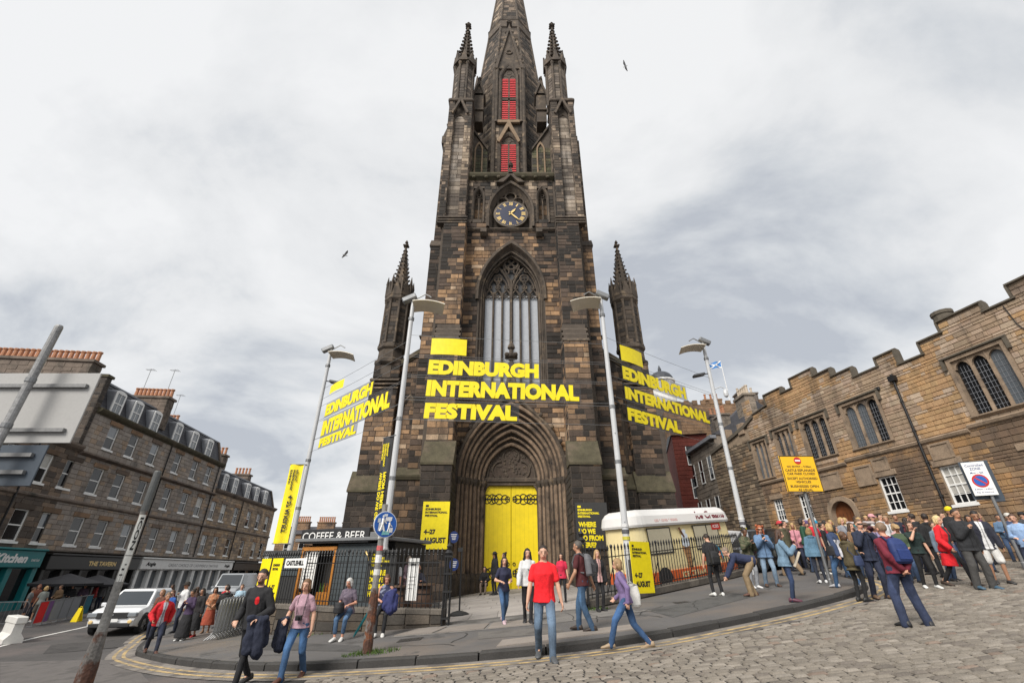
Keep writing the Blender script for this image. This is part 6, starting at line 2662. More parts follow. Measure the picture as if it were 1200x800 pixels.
def tuft(label, x, y, rad, n):
 g = G()
 for i in range(n):
  a, q = RN.uniform(0, 2 * pi), rad * sqrt(RN.random())
  px, py = x + q * cos(a) * 1.5, y + q * sin(a) * .7
  z = tz(px, py) + PH - .01
  h = RN.uniform(.04, .14) * (1.2 - q / rad * .6)
  b = RN.uniform(0, 2 * pi)
  dx, dy = .012 * cos(b), .012 * sin(b)
  lx, ly = RN.uniform(-.05, .05), RN.uniform(-.05, .05)
  g.add([(px - dx, py - dy, z), (px + dx, py + dy, z), (px + lx, py + ly, z + h)], [(0, 1, 2)])
 g.build('grass', M_GRASS, None, label=label, cat='grass', kind='stuff')


blue_sign()
tuft('grass growing at the foot of the wall by the gate', 2.35, 14.55, .3, 120)
tuft('weeds along the foot of the low wall', -6.2, 15.75, .6, 120)


def front_post():
 x, y = -4.27, 5.5
 zb = tz(x, y)
 r = thing('steel_post', 'leaning-looking grey steel post, rusty below, with paper stickers', 'post', (x, y, zb))
 g = G()
 g.lathe([(.10, zb - .02), (.078, zb + 1.05), (.05, zb + 1.36)], x, y, 10)
 g.build('rusty_base', M_RUST, r)
 g = G()
 g.lathe([(.048, zb + 1.3), (.042, zb + 1.6), (.034, 1.05)], x, y, 12)
 g.build('pole', M_PGREY, r)
 g = G()
 g.lathe([(.04, .62), (.04, 1.06), (.034, 1.075), (.01, 1.08)], x, y, 12)
 g.build('cap_sleeve', mat('dark grey sleeve', (.10, .105, .105), .6, var=.2), r)
 d = Vector((-x, -y, 0)).normalized()
 s = Vector((-d.y, d.x, 0))
 for z0, z1, o in ((.16, .58, .022), (-.1, .15, -.01)):
  g = G()
  V, F = [], []
  for i in range(7):
   a = -.9 + 1.8 * i / 6
   q = (d * cos(a) + s * sin(a)) * .0405
   V += [(x + q.x, y + q.y, z0), (x + q.x, y + q.y, z1)]
  F = [(2 * i, 2 * i + 2, 2 * i + 3, 2 * i + 1) for i in range(6)]
  g.add(V, F)
  st = g.build('sticker', mat('white sticker', (.66, .66, .62), .6, var=.1), r)
  g = G()
  if o > 0:
   letters(g, 'ICON', Vector((x, y, z1 - .03)) + d * .0415 - s * .012, (0, 0, -1), tuple(s), tuple(d), .034, .34, .03, rise=.002)
  else:
   for (a, b, c_, e) in ((-.025, .0, .03, .012), (-.02, .05, .025, .02), (.0, .1, .02, .012)):
    a, c_ = a * .5, c_ * .6
    P = Vector((x, y, z0 + .06 + b)) + d * .042
    g.quad(P + s * (a - c_ / 2), P + s * (a + c_), P + s * (a + c_) + Vector((0, 0, e)), P + s * (a - c_ / 2) + Vector((0, 0, e)))
  g.build('print', M_INK, st)


front_post()


def big_sign():
 x, y = -4.77, 4.1
 zb = tz(x, y)
 r = thing('direction_sign', 'back of a large pale road sign and smaller dark panel on a steel pole', 'road sign', (x, y, zb))
 g = G()
 g.lathe([(.038, zb - .02), (.036, 2.28), (.03, 2.3), (.01, 2.305)], x, y, 14)
 g.build('pole', mat('weathered steel', (.25, .25, .25), .55, .5, var=.35, scale=5, stain=[((.2, .07, .03), 4, .66, .7)]), r)
 g = G()
 g.bbox(-6.6, -4.27, 4.27, 4.285, 1.10, 1.83, .003)
 g.build('sign_panel', mat('sign back grey', (.36, .355, .345), .5, var=.05, scale=2), r)
 g = G()
 g.bbox(-6.4, -4.46, 4.27, 4.285, .70, 1.08, .003)
 g.build('lower_panel', mat('dark blue sign back', (.045, .06, .08), .5, var=.1), r)
 for z, x1 in ((1.22, -4.36), (1.68, -4.34), (.82, -4.55), (.98, -4.55)):
  g = G()
  g.box(-6.5, x1, 4.235, 4.268, z - .018, z + .018)
  g.build('channel_rail', mat('sign channel', (.20, .20, .20), .5, .4, var=.2), r)
  g = G()
  g.lathe([(.043, z - .022), (.043, z + .022)], x, y, 12)
  g.build('clip', M_GALV, r)


big_sign()


def plate_sign(name, label, px, py, h_, corners_z, wd, face, build, ang=0, dx=0.0):
 p = gpt(px, py, PH if side_of_kerb(*gpt(px, py)[:2]) < 0 else 0)
 r = thing(name, label, 'sign', (p.x, p.y, p.z), None, ang)
 OFF[r.name] = Vector((0, 0, p.z))
 g = G()
 g.lathe([(.055, p.z - .02), (.055, p.z + .2), (.045, p.z + .22), (.045, corners_z[1])], 0, 0, 10)
 g.build('pole', M_GALV, r)
 g = G()
 z0, z1 = corners_z
 g.bbox(dx - wd / 2, dx + wd / 2, -.09, -.07, z0, z1, .004)
 g.build('sign_plate', face, r)
 build(r, dx, z0, z1)
 return r


def yellow_face(r, dx, z0, z1):
 g = G()
 w_ = .54
 for a, b, c, d in ((-w_, w_, z0, z0 + .02), (-w_, w_, z1 - .02, z1), (-w_, -w_ + .02, z0, z1), (w_ - .02, w_, z0, z1)):
  g.box(a + dx, b + dx, -.096, -.0905, c, d)
 zc = z1
 for t, dz, h_, wd in (('NO ENTRY \u2013 9.30am', .36, .06, .8), ('CASTLE ESPLANADE', .48, .075, .98), ('CAR PARK CLOSED', .58, .07, .92), ('EXCEPT AUTHORISED', .72, .07, .98), ('VEHICLES', .82, .07, .5), ('BUSINESSES OPEN', .95, .07, .92), ('AS USUAL', 1.05, .07, .48)):
  letters(g, t, (dx, -.09, zc - dz), (1, 0, 0), (0, 0, 1), (0, -1, 0), h_, wd * .93, .02, 'CENTER', rise=.004)
 g.build('lettering', M_INK, r)
 g = G()
 g.prism([(dx + .11 * cos(2 * pi * i / 20), z1 - .15 + .11 * sin(2 * pi * i / 20)) for i in range(20)], lambda a, b, d: (a, d, b), -.097, -.091)
 ro = g.build('no_entry_roundel', mat('sign red', (.5, .02, .015), .5, var=0), r)
 g = G()
 g.box(dx - .08, dx + .08, -.101, -.098, z1 - .175, z1 - .125)
 g.build('bar', M_WHITE, ro)


plate_sign('event_sign', 'square yellow temporary road sign with a red no entry roundel', 975, 688, 0, (2.12, 3.2), 1.1, mat('sign amber', (.85, .48, .01), .45, var=.04), yellow_face, 0, .0)


def parking_face(r, dx, z0, z1):
 g = G()
 for t, dz, h_, wd in (('Controlled', .14, .07, .5), ('ZONE', .25, .08, .3), ('Mon \u2013 Sat', .36, .06, .36), ('8.30am \u2013 6.30pm', .86, .05, .5), ('Pay at machine', .95, .045, .45)):
  letters(g, t, (dx, -.09, z1 - dz), (1, 0, 0), (0, 0, 1), (0, -1, 0), h_, wd * .88, .012, 'CENTER', rise=.004)
 g.build('lettering', mat('sign navy', (.02, .05, .2), .5), r)
 for rr, m, y in ((.2, mat('sign red', (.5, .02, .015)), -.096), (.155, mat('sign blue', (.01, .10, .42)), -.1)):
  g = G()
  g.prism([(dx + rr * cos(2 * pi * i / 24), z1 - .58 + rr * sin(2 * pi * i / 24)) for i in range(24)], lambda a, b, d: (a, d, b), y, y + .005)
  g.build('roundel', m, r)
 g = G()
 g.prism([(-.13, .1), (-.1, .13), (.13, -.1), (.1, -.13)], lambda a, b, d: (dx + a, d, z1 - .58 + b), -.104, -.101)
 g.build('slash', MATS['sign red'], r)
 g = G()
 g.bbox(dx - .3, dx + .42, .055, .075, z0 - .1, z1 + .05, .004)
 g.bbox(dx + .1, dx + .4, .03, .055, z0 - .18, z0 - .1, .004)
 g.build('rear_plate', mat('dark blue sign back', (.045, .06, .08), .5), r)


p_ = at(1176, 640, 16.0)
plate_sign('parking_sign', 'white parking zone sign with a blue and red roundel before the hall', 1203, 668, 0, (2.1, 3.12), .56, M_WHITE, parking_face, -.5, -.12)


# ------------------------------------------------------------------ cafe barriers, crowd barriers, planter, parasols
def pub_front():
 A, B = gpt(36, 734), gpt(101, 721)
 u = (B - A)
 L = u.length
 u.normalize()
 cols = [('red', (.62, .01, .012), .15), ('purple', (.16, .07, .22), .09), ('grey', (.23, .24, .26), .17), ('grey', (.22, .23, .25), .17), ('grey', (.24, .25, .27), .17), ('black', (.02, .02, .022), .1), ('teal', (.02, .12, .17), .15)]
 s = 0
 grey = 0
 tot = sum(c[2] for c in cols)
 for nm, c, wd in cols:
  wd = wd / tot * L
  P = A + u * s
  Q = A + u * (s + wd)
  P.z, Q.z = tz(P.x, P.y), tz(Q.x, Q.y)
  if nm == 'grey':
   grey += 1
   lab = {1: 'grey cafe barrier panel beside the purple one', 2: 'grey cafe barrier panel, middle of three grey ones', 3: 'grey cafe barrier panel beside the black one'}[grey]
  else:
   lab = nm + ' fabric cafe barrier panel in front of the pub'
  r = thing('cafe_barrier', lab, 'barrier', P, 'cafe barriers outside the pub')
  g = G()
  g.add([(P.x, P.y, P.z + .12), (Q.x, Q.y, Q.z + .12), (Q.x, Q.y, Q.z + .98), (P.x, P.y, P.z + .98)], [(0, 1, 2, 3)])
  g.build('fabric', mat('barrier ' + nm, c, .8, var=.12), r)
  g = G()
  g.tube([(P.x, P.y, P.z), (P.x, P.y, P.z + 1.02)], .025, 6)
  g.tube([(P.x, P.y, P.z + 1.0), (Q.x, Q.y, Q.z + 1.0)], .018, 5)
  g.lathe([(.18, P.z), (.18, P.z + .03)], P.x, P.y, 10)
  g.build('barrier_frame', M_GALV, r)
  s += wd
 for k, (x, y, yy) in enumerate(((78, 683, 29.5), (112, 684, 32))):
  p = at(x, y, yy)
  zb = tz(p.x, p.y)
  r = thing('parasol', ('black parasol before the pub, nearer the teal shop', 'black parasol before the pub, nearer the white car')[k], 'parasol', (p.x, p.y, zb))
  g = G()
  g.tube([(p.x, p.y, zb), (p.x, p.y, p.z + .25)], .03, 6)
  g.lathe([(.3, zb), (.28, zb + .08)], p.x, p.y, 10)
  g.build('pole', M_BLACK, r)
  g = G()
  g.lathe([(1.75, p.z - .12), (1.78, p.z), (.05, p.z + .5)], p.x, p.y, 8, pi / 8)
  g.build('canopy', mat('black canopy', (.02, .02, .024), .7, var=.1), r)
 p = gpt(8, 752)
 r = thing('traffic_barrier', 'white plastic traffic barrier block at the road edge', 'barrier', p, None, radians(-35))
 OFF[r.name] = Vector((0, 0, p.z))
 g = G()
 g.prism([(-.28, 0), (.28, 0), (.28, .14), (.14, .32), (.14, .78), (-.14, .78), (-.14, .32), (-.28, .14)], lambda a, b, d: (d, a, p.z + b), -.7, .75)
 g.bbox(-.75, .8, -.17, .17, p.z + .62, p.z + .86, .03)
 g.build('body', mat('white plastic', (.62, .61, .58), .6, var=.1), r)
 g = G()
 g.box(-.3, .3, -.29, .29, p.z, p.z + .1)
 g.build('fork_slot', M_BLACK, r)
 p = gpt(12, 742)
 r = thing('wire_barrier', 'grey mesh barrier behind the white plastic block', 'barrier', (p.x - 2.6, p.y + 1.5, p.z))
 barrier_mesh(r, Vector((p.x - 3.4, p.y + 1.2, p.z)), Vector((.8, .6, 0)).normalized(), 1.9, M_GALV)
 p = gpt(89, 728)
 r = thing('wet_floor_cone', 'small yellow folding caution marker by the black barrier panel', 'marker', p)
 g = G()
 for sgn in (-1, 1):
  g.prism([(-.16, 0), (.16, 0), (.09, .6), (-.09, .6)], lambda a, b, d: (p.x + a, p.y + d + sgn * (.16 - .24 * b), p.z + b), -.012, .012)
 g.build('plate', M_YELLOW, r)
 g = G()
 g.tube([(p.x - .05, p.y, p.z + .6), (p.x - .05, p.y, p.z + .66), (p.x + .05, p.y, p.z + .66), (p.x + .05, p.y, p.z + .6)], .012, 5)
 g.build('handle', M_YELLOW, r)


def barrier_mesh(r, P, u, L, m, h_=1.05):
 n = Vector((-u.y, u.x, 0))
 v = Vector((0, 0, 1))
 g = G()
 c = [P + v * .18, P + v * (h_ - .12), P + u * .1 + v * h_, P + u * (L - .1) + v * h_, P + u * L + v * (h_ - .12), P + u * L + v * .18, P + v * .18]
 g.tube(c, .019, 6)
 g.build('frame', m, r)
 g = G()
 k = int(L / .14)
 for i in range(1, k):
  g.tube([P + u * (L * i / k) + v * .18, P + u * (L * i / k) + v * h_], .008, 4)
 g.build('infill_bars', m, r, kind='stuff')
 for t in (.25, L - .25):
  g = G()
  b = P + u * t
  g.tube([b - n * .22, b - n * .2 + v * .02, b + v * .19, b + n * .2 + v * .02, b + n * .22], .017, 5)
  g.build('foot', m, r)


pub_front()


def barrier_stack():
 for i in range(9):
  px = 247 + i * 3.9
  p = gpt(px, 751 - i * .9, PH)
  lab = 'galvanised crowd barrier at the ' + ('queue end of the stack on the corner' if i == 0 else 'kiosk wall end of the stack on the corner' if i == 8 else 'inside of the stack on the corner')
  r = thing('crowd_barrier', lab, 'barrier', p, 'crowd barriers stacked at the corner')
  u = Vector((-.42, .9, 0)).normalized()
  barrier_mesh(r, p, u, 2.2, M_GALV, 1.1)


barrier_stack()
p = gpt(538, 721, PH)
r = thing('barrier_stand', 'black rubber-footed pole standing in the gateway', 'stand', p)
g = G()
g.tube([(p.x, p.y, p.z), (p.x, p.y, p.z + 2.0)], .028, 8)
g.build('pole', M_BLACK, r)
g = G()
g.lathe([(.34, p.z), (.34, p.z + .05), (.24, p.z + .1), (.06, p.z + .14)], p.x, p.y, 8, pi / 8)
g.build('foot', mat('black rubber', (.02, .02, .02), .8), r)
g = G()
g.box(p.x - .14, p.x + .02, p.y - .03, p.y + .03, p.z + 1.86, p.z + 1.98)
g.build('belt_head', M_BLACK, r)

# tables with sitters' clutter behind the left railing
for k, (px, yy) in enumerate(((470, 17.6), (495, 17.2))):
 p = at(px, 690, yy)
 zb = tz(p.x, yy) + PH
 t = thing('cask_table', ('wooden cask table behind the railing, left one', 'wooden cask table behind the railing, nearer the gate')[k], 'table', (p.x, yy, zb), 'cask tables behind the railing')
 g = G()
 g.lathe([(.28, zb), (.36, zb + .4), (.36, zb + .55), (.29, zb + .95)], p.x, yy, 14)
 g.build('cask', mat('cask wood', (.10, .055, .035), .7, var=.35, scale=5, stretch=(6, 6, .6)), t)
 g = G()
 g.lathe([(.45, zb + .95), (.45, zb + 1.0)], p.x, yy, 16)
 g.build('table_top', mat('table wood', (.12, .07, .045), .6, var=.2), t)
 for z in (.1, .28, .68, .86):
  g = G()
  q = .285 + .075 * (1 - ((z - .47) / .47) ** 2)
  g.lathe([(q, zb + z), (q, zb + z + .04)], p.x, yy, 14)
  g.build('hoop', M_BLACK, t)


# ------------------------------------------------------------------ vehicles
M_TYRE = mat('tyre', (.015, .015, .016), .85)
M_RIM = mat('alloy rim', (.35, .36, .37), .35, .7, var=.05)
M_CARGLASS = mat('car glass', (.03, .035, .04), .05, var=0, spec=1.0)
M_TRIMB = mat('black plastic', (.02, .02, .021), .6)
M_LAMP = mat('headlight lens', (.22, .24, .26), .08, var=0, spec=1.0)


def wheel(parent, x, y, z, rad, wd, side):
 g = G()
 P = [(rad * .62, 0), (rad * .95, 0), (rad, .03), (rad, wd - .03), (rad * .95, wd), (rad * .62, wd)]
 n = 20
 rows = [[(x + side * d, y + q * cos(2 * pi * i / n), z + q * sin(2 * pi * i / n)) for i in range(n)] for q, d in P]
 for A, B in zip(rows, rows[1:]):
  g.band(A, B, closed=True)
 w_ = g.build('wheel', M_TYRE, parent)
 g = G()
 g.prism([(rad * .63 * cos(2 * pi * i / n), rad * .63 * sin(2 * pi * i / n)) for i in range(n)], lambda a, b, d: (x + side * d, y + a, z + b), wd - .06, wd - .05)
 for k in range(5):
  a = 2 * pi * k / 5
  g.tube([(x + side * (wd - .03), y + .05 * cos(a), z + .05 * sin(a)), (x + side * (wd - .03), y + rad * .6 * cos(a), z + rad * .6 * sin(a))], .032, 5)
 g.build('rim', M_RIM, w_)


def car(name, label, cat, pos, heading, paint, L=4.2, W=1.78, H=1.6, van=False):
 """local frame: front towards -y"""
 r = thing(name, label, cat, pos, None, heading)
 zb = 0
 hw = W / 2
 h0, hb = .28, .92 if not van else 1.05
 prof = [(-L / 2, .42), (-L / 2 + .03, .62), (-L / 2 + .12, .82), (-L / 2 + .35, .94), (-L / 2 + 1.05, 1.02), (L / 2 - .15, 1.05), (L / 2, .8), (L / 2 - .03, .4)]
 if van:
  prof = [(-L / 2, .42), (-L / 2 + .04, .8), (-L / 2 + .2, 1.0), (-L / 2 + .8, 1.15), (L / 2 - .05, 1.15), (L / 2, .8), (L / 2 - .02, .4)]
 g = G()
 ws = [(.42, hw * .98), (.62, hw), (.82, hw), (1.2, hw * .95)]
 sec = lambda z: np.interp(z, [.3, .6, .85, 1.1], [hw * .95, hw, hw * .99, hw * .93])
 ys = [p[0] for p in prof]
 tops = lambda y: np.interp(y, [p[0] for p in prof[:-2]], [p[1] for p in prof[:-2]])
 stations = [-L / 2, -L / 2 + .06, -L / 2 + .2, -L / 2 + .45, -L / 2 + 1.0, -L / 2 + 1.5, 0, L / 2 - 1, L / 2 - .3, L / 2 - .06, L / 2]
 rows = []
 for y in stations:
  e = min(1, (abs(abs(y) - L / 2) / .35) ** .5 * .16 + .84)
  t = tops(y)
  bot = .34 if abs(y) > L / 2 - .3 else h0
  zs = [bot, bot + .1, .55, min(.8, t - .08), t - .03, t]
  half = [(sec(z) * e * (1 if i < 4 else (.97 if i == 4 else .86)), z) for i, z in enumerate(zs)]
  rows.append([(a, y, z) for a, z in half] + [(-a, y, z) for a, z in half[::-1]])
 for A, B in zip(rows, rows[1:]):
  g.band(A, B, closed=True)
 k = len(rows[0])
 g.add(rows[0], [tuple(range(k))])
 g.add(rows[-1], [tuple(range(k - 1, -1, -1))])
 # cabin
 y0, y1, y2, y3 = (-L / 2 + 1.0, -L / 2 + 1.75, L / 2 - .45, L / 2 - .1) if not van else (-L / 2 + .75, -L / 2 + 1.3, L / 2 - .06, L / 2 - .02)
 zt, zb_ = H, 1.0 if not van else 1.1
 b_, t_ = hw * .93, hw * (.74 if not van else .84)
 base = [(-b_, y0), (b_, y0), (b_, y3), (-b_, y3)]
 top = [(-t_, y1), (t_, y1), (t_, y2), (-t_, y2)]
 V = [(x, y, zb_) for x, y in base] + [(x, y, zt - .06) for x, y in top] + [(x * .92, y + (.07 if i < 2 else -.07), zt) for i, (x, y) in enumerate(top)]
 g.add(V, [(0, 1, 5, 4), (1, 2, 6, 5), (2, 3, 7, 6), (3, 0, 4, 7), (4, 5, 9, 8), (5, 6, 10, 9), (6, 7, 11, 10), (7, 4, 8, 11), (8, 9, 10, 11)])
 bd = g.build('body', paint, r, smooth=True)
 bv = bd.modifiers.new('soft_edges', 'BEVEL')
 bv.width, bv.segments, bv.limit_method, bv.angle_limit = .045, 3, 'ANGLE', radians(22)
 # glass: panels set just proud of the cabin faces
 V = [Vector(p) for p in V]

 def panel(i, j, k_, l, s0, s1, t0, t1, name, m, out=.006):
  a, b, c, d = V[i], V[j], V[k_], V[l]
  P = lambda s, t: (a.lerp(b, s)).lerp(d.lerp(c, s), t)
  n = (b - a).cross(d - a).normalized() * out
  g = G()
  g.quad(P(s0, t0) + n, P(s1, t0) + n, P(s1, t1) + n, P(s0, t1) + n)
  g.build(name, m, r)
 panel(0, 1, 5, 4, .06, .94, .06, .96, 'windscreen', M_CARGLASS)
 for (i, j, k_, l) in ((1, 2, 6, 5), (3, 0, 4, 7)):
  segs = ((.08, .33), (.36, .62), (.66, .92)) if not van else ((.05, .28),)
  for s0, s1 in segs:
   if i == 3:
    s0, s1 = 1 - s1, 1 - s0
   panel(i, j, k_, l, s0, s1, .1, .9, 'side_window', M_CARGLASS)
 if not van:
  panel(2, 3, 7, 6, .1, .9, .15, .9, 'rear_window', M_CARGLASS)
 for sx in (-1, 1):
  for yy in (-L / 2 + .82, L / 2 - .8):
   wheel(r, sx * (hw - .2), yy, .34, .34, .22, sx)
  g = G()
  g.M = Matrix.Translation((sx * (hw - .26), -L / 2 + .07, .74))
  g.bbox(-.24, .22, -.09, .12, -.085, .085, .03)
  g.M = None
  g.build('headlight', M_LAMP, r)
  g = G()
  g.bbox(*sorted((sx * (hw + .02), sx * (hw + .2))), y1 - .45, y1 - .3, .98, 1.13, .03)
  g.build('door_mirror', paint, r)
  g = G()
  g.ell((sx * (hw - .22), -L / 2 - .005, .5), (.08, .02, .07), 10, 6)
  g.build('fog_lamp', mat('amber lamp', (.75, .55, .25), .2), r)
  g = G()
  for yy in (-L / 2 + .82, L / 2 - .8):
   g.prism([(.44 * cos(t), .34 + .44 * sin(t)) for t in [pi * i / 10 for i in range(11)]] + [(.36 * cos(t), .34 + .36 * sin(t)) for t in [pi - pi * i / 10 for i in range(11)]], lambda a, b, d: (sx * d, yy + a, b), hw - .03, hw + .015)
  g.bbox(*sorted((sx * (hw - .03), sx * (hw + .012))), -L / 2 + 1.2, L / 2 - 1.2, .27, .42, .01)
  g.build('arch_trim', M_TRIMB, r)
 g = G()
 g.bbox(-hw * .62, hw * .62, -L / 2 - .025, -L / 2 + .1, .62, .83, .02)
 for z in (.7, .75, .79):
  g.box(-hw * .5, hw * .5, -L / 2 - .03, -L / 2, z - .008, z + .008)
 g.build('grille', M_TRIMB, r)
 g = G()
 g.bbox(-hw * .8, hw * .8, -L / 2 - .03, -L / 2 + .1, .3, .46, .03)
 g.build('bumper', M_TRIMB, r)
 g = G()
 g.box(-.26, .26, -L / 2 - .05, -L / 2 - .03, .5, .61)
 g.build('number_plate', M_WHITE, r)
 g = G()
 g.box(-.05, .05, -L / 2 - .035, -L / 2 - .02, .72, .78)
 g.build('badge', M_RIM, r)
 return r


M_CARW = mat('white car paint', (.70, .71, .72), .25, var=.02, coat=.6)
p = at(148, 741, 22.4)
zc = tz(-15.2, 22.5)
car('white_suv', 'white sport utility car facing the street corner on the left', 'car', (-16.9, 23.3, zc), radians(15), M_CARW, 4.0, 1.8, 1.62)
car('silver_van', 'silver van parked far down the left street behind the queue', 'van', (-21.0, 38.5, tz(-21, 38.5)), radians(12), mat('silver paint', (.34, .355, .37), .3, .3, var=.02), 4.8, 1.85, 1.95, True)
car('black_taxi', 'black car half hidden behind the crowd beside the van', 'car', (11.6, 22.6, tz(11.6, 22.6) + .05), radians(-65), mat('black car paint', (.012, .012, .014), .2, var=0, coat=.6), 4.5, 1.8, 1.75)
car('white_van', 'white van parked behind the ice cream van near the far lamp post', 'van', (10.4, 25.6, tz(10.4, 25.6)), radians(-60), M_CARW, 4.9, 1.9, 2.0, True)


def ice_cream_van():
 A, B = Vector((4.85, 18.0, 0)), Vector((9.85, 21.4, 0))
 u = (B - A).normalized()
 L = (B - A).length
 za = tz(A.x, A.y) + PH
 sl = (tz(B.x, B.y) - tz(A.x, A.y)) / L
 r = thing('ice_cream_van', 'cream ice cream van with white roof and orange skirt behind the railing', 'van', (A.x, A.y, za), None, 0)
 r.rotation_euler = Matrix((u.to_tuple(), (-u.y, u.x, 0), (0, 0, 1))).transposed().to_euler()
 r.rotation_euler = (Matrix.Rotation(atan2(u.y, u.x), 3, 'Z') @ Matrix.Rotation(-math.atan(sl), 3, 'Y')).to_euler()
 W, H = 2.0, 2.25
 cream = mat('cream van paint', (.78, .66, .36), .35, var=.04, coat=.3)
 orange = mat('orange van paint', (.62, .12, .03), .4, var=.08)

 def outline(z, ins=0.0, rr=.35):
  P = []
  for cx, cy, a0 in ((L - rr, rr, -pi / 2), (L - rr, W - rr, 0), (rr, W - rr, pi / 2), (rr, rr, pi)):
   for i in range(5):
    t = a0 + pi / 2 * i / 4
    P.append((cx + (rr - ins) * cos(t), cy + (rr - ins) * sin(t), z))
  return P
 g = G()
 rows = [outline(z, i) for z, i in ((.35, .03), (.7, 0), (1.5, .01), (2.1, .06), (H, .12))]
 for P, Q in zip(rows, rows[1:]):
  g.band(P, Q, closed=True)
 g.add(rows[-1], [tuple(range(len(rows[-1])))])
 g.build('body', cream, r)
 g = G()                                          # white domed roof with a deep lettered edge
 rows = [outline(z, i) for z, i in ((2.12, .0), (2.12, -.06), (2.2, -.09), (2.5, -.02), (2.66, .12), (2.74, .3))]
 for P, Q in zip(rows, rows[1:]):
  g.band(P, Q, closed=True)
 g.add(rows[-1], [tuple(range(len(rows[-1])))])
 g.build('roof', mat('white van roof', (.74, .73, .71), .4, var=.03), r)
 g = G()
 rows = [outline(z, i) for z, i in ((.2, .02), (.2, -.03), (.56, -.03), (.56, .02))]
 for P, Q in zip(rows, rows[1:]):
  g.band(P, Q, closed=True)
 g.build('skirt', orange, r)
 for x0, x1 in ((.45, 1.75), (3.3, 4.15), (4.2, 4.95)):
  g = G()
  g.bbox(x0, x1, -.012, .02, 1.18, 2.02, .01)
  g.build('side_window', mat('van window film', (.50, .46, .34), .25, var=.1), r)
  g = G()
  for a, b, c, d in ((x0 - .04, x1 + .04, 2.02, 2.06), (x0 - .04, x1 + .04, 1.14, 1.18), (x0 - .04, x0, 1.18, 2.02), (x1, x1 + .04, 1.18, 2.02)):
   g.box(a, b, -.016, .0, c, d)
  g.build('window_seal', M_TRIMB, r)
 g = G()
 letters(g, 'Ice Creams', (3.55, -.05, 2.28), (1, 0, 0), (0, .35, 1), (0, -1, .2), .3, 2.1, .03, slant=.25, rise=.035)
 g.build('lettering', mat('maroon print', (.16, .01, .02), .6, var=0), r)
 g = G()
 letters(g, 'ices \u2022 cones \u2022 shakes', (.9, -.05, 2.26), (1, 0, 0), (0, .35, 1), (0, -1, .2), .13, 1.4, .0, rise=.035)
 g.build('lettering', mat('pale red print', (.6, .25, .22), .6, var=0), r)
 g = G()
 g.quad((4.55, -.02, 1.83), (5.2, -.02, 1.83), (5.2, -.02, 2.08), (4.55, -.02, 2.08))
 s_ = g.build('price_sign', mat('sign red', (.5, .02, .015)), r)
 g = G()
 letters(g, 'ICES', (4.87, -.02, 1.9), (1, 0, 0), (0, 0, 1), (0, -1, 0), .12, .42, .02, 'CENTER', rise=.004)
 g.build('lettering', M_WHITE, s_)
 # painted cone with a flake
 g = G()
 g.prism([(2.35, 1.32), (2.85, 1.32), (2.66, .5), (2.54, .5)], lambda a, b, d: (a, d, b), -.022, -.016)
 c_ = g.build('cone_picture', mat('wafer print', (.45, .24, .10), .6, var=.1), r)
 g = G()
 for cx, cz, q in ((2.6, 1.45, .26), (2.6, 1.68, .2), (2.6, 1.86, .12)):
  g.prism([(cx + q * cos(2 * pi * i / 14), cz + q * .62 * sin(2 * pi * i / 14)) for i in range(14)], lambda a, b, d: (a, d, b), -.028, -.0225)
 g.build('ice_cream', mat('pale blue print', (.62, .68, .74), .6, var=0), c_)
 g = G()
 g.prism([(2.28, 1.98), (2.38, 2.03), (2.6, 1.66), (2.52, 1.62)], lambda a, b, d: (a, d, b), -.034, -.029)
 g.build('chocolate_flake', mat('chocolate print', (.10, .035, .015), .6), c_)
 g = G()
 for k in range(5):
  g.box(2.42, 2.78, -.026, -.023, .6 + k * .15, .615 + k * .15)
 for k in range(4):
  g.box(2.46 + k * .085, 2.475 + k * .085, -.026, -.023, .55, 1.3)
 g.build('wafer_lines', mat('chocolate print', (.10, .035, .015), .6), c_)
 g = G()
 for k, col in enumerate(((.02, .25, .4), (.6, .08, .04), (.65, .4, .05))):
  q = .62 - k * .09
  g.col = col
  A = [(4.2 + q * cos(t) * 1.2, -.018, .72 + q * sin(t)) for t in [pi * i / 14 for i in range(15)]]
  Bq = [(4.2 + (q - .085) * cos(t) * 1.2, -.018, .72 + (q - .085) * sin(t)) for t in [pi * i / 14 for i in range(15)]]
  g.band(A, Bq)
 g.build('rainbow_stripe', mat('rainbow print', attr=True, rough=.6, var=0), r)
 g = G()
 letters(g, 'ICE CREAM', (2.0, -.035, .27), (1, 0, 0), (0, 0, 1), (0, -1, 0), .2, 1.5, .03, rise=.006)
 g.build('lettering', cream, r)
 for x in (1.0, 4.2):
  g = G()
  g.prism([(x + .42 * cos(t), .3 + .4 * sin(t)) for t in [pi * i / 12 for i in range(13)]], lambda a, b, d: (a, d, b), -.04, -.034)
  g.build('wheel_arch', M_TRIMB, r)
  g = G()
  n = 18
  rows = [[(x + q * cos(2 * pi * i / n), d, .32 + q * sin(2 * pi * i / n)) for i in range(n)] for q, d in ((.2, .2), (.32, .2), (.32, -.05), (.2, -.055), (.0, -.05))]
  for P, Q in zip(rows, rows[1:]):
   g.band(P, Q, closed=True)
  g.build('wheel', M_TYRE, r)
 g = G()
 g.bbox(L - .02, L + .05, .3, 1.7, 1.3, 2.05, .02)
 g.build('windscreen', M_CARGLASS, r)


ice_cream_van()


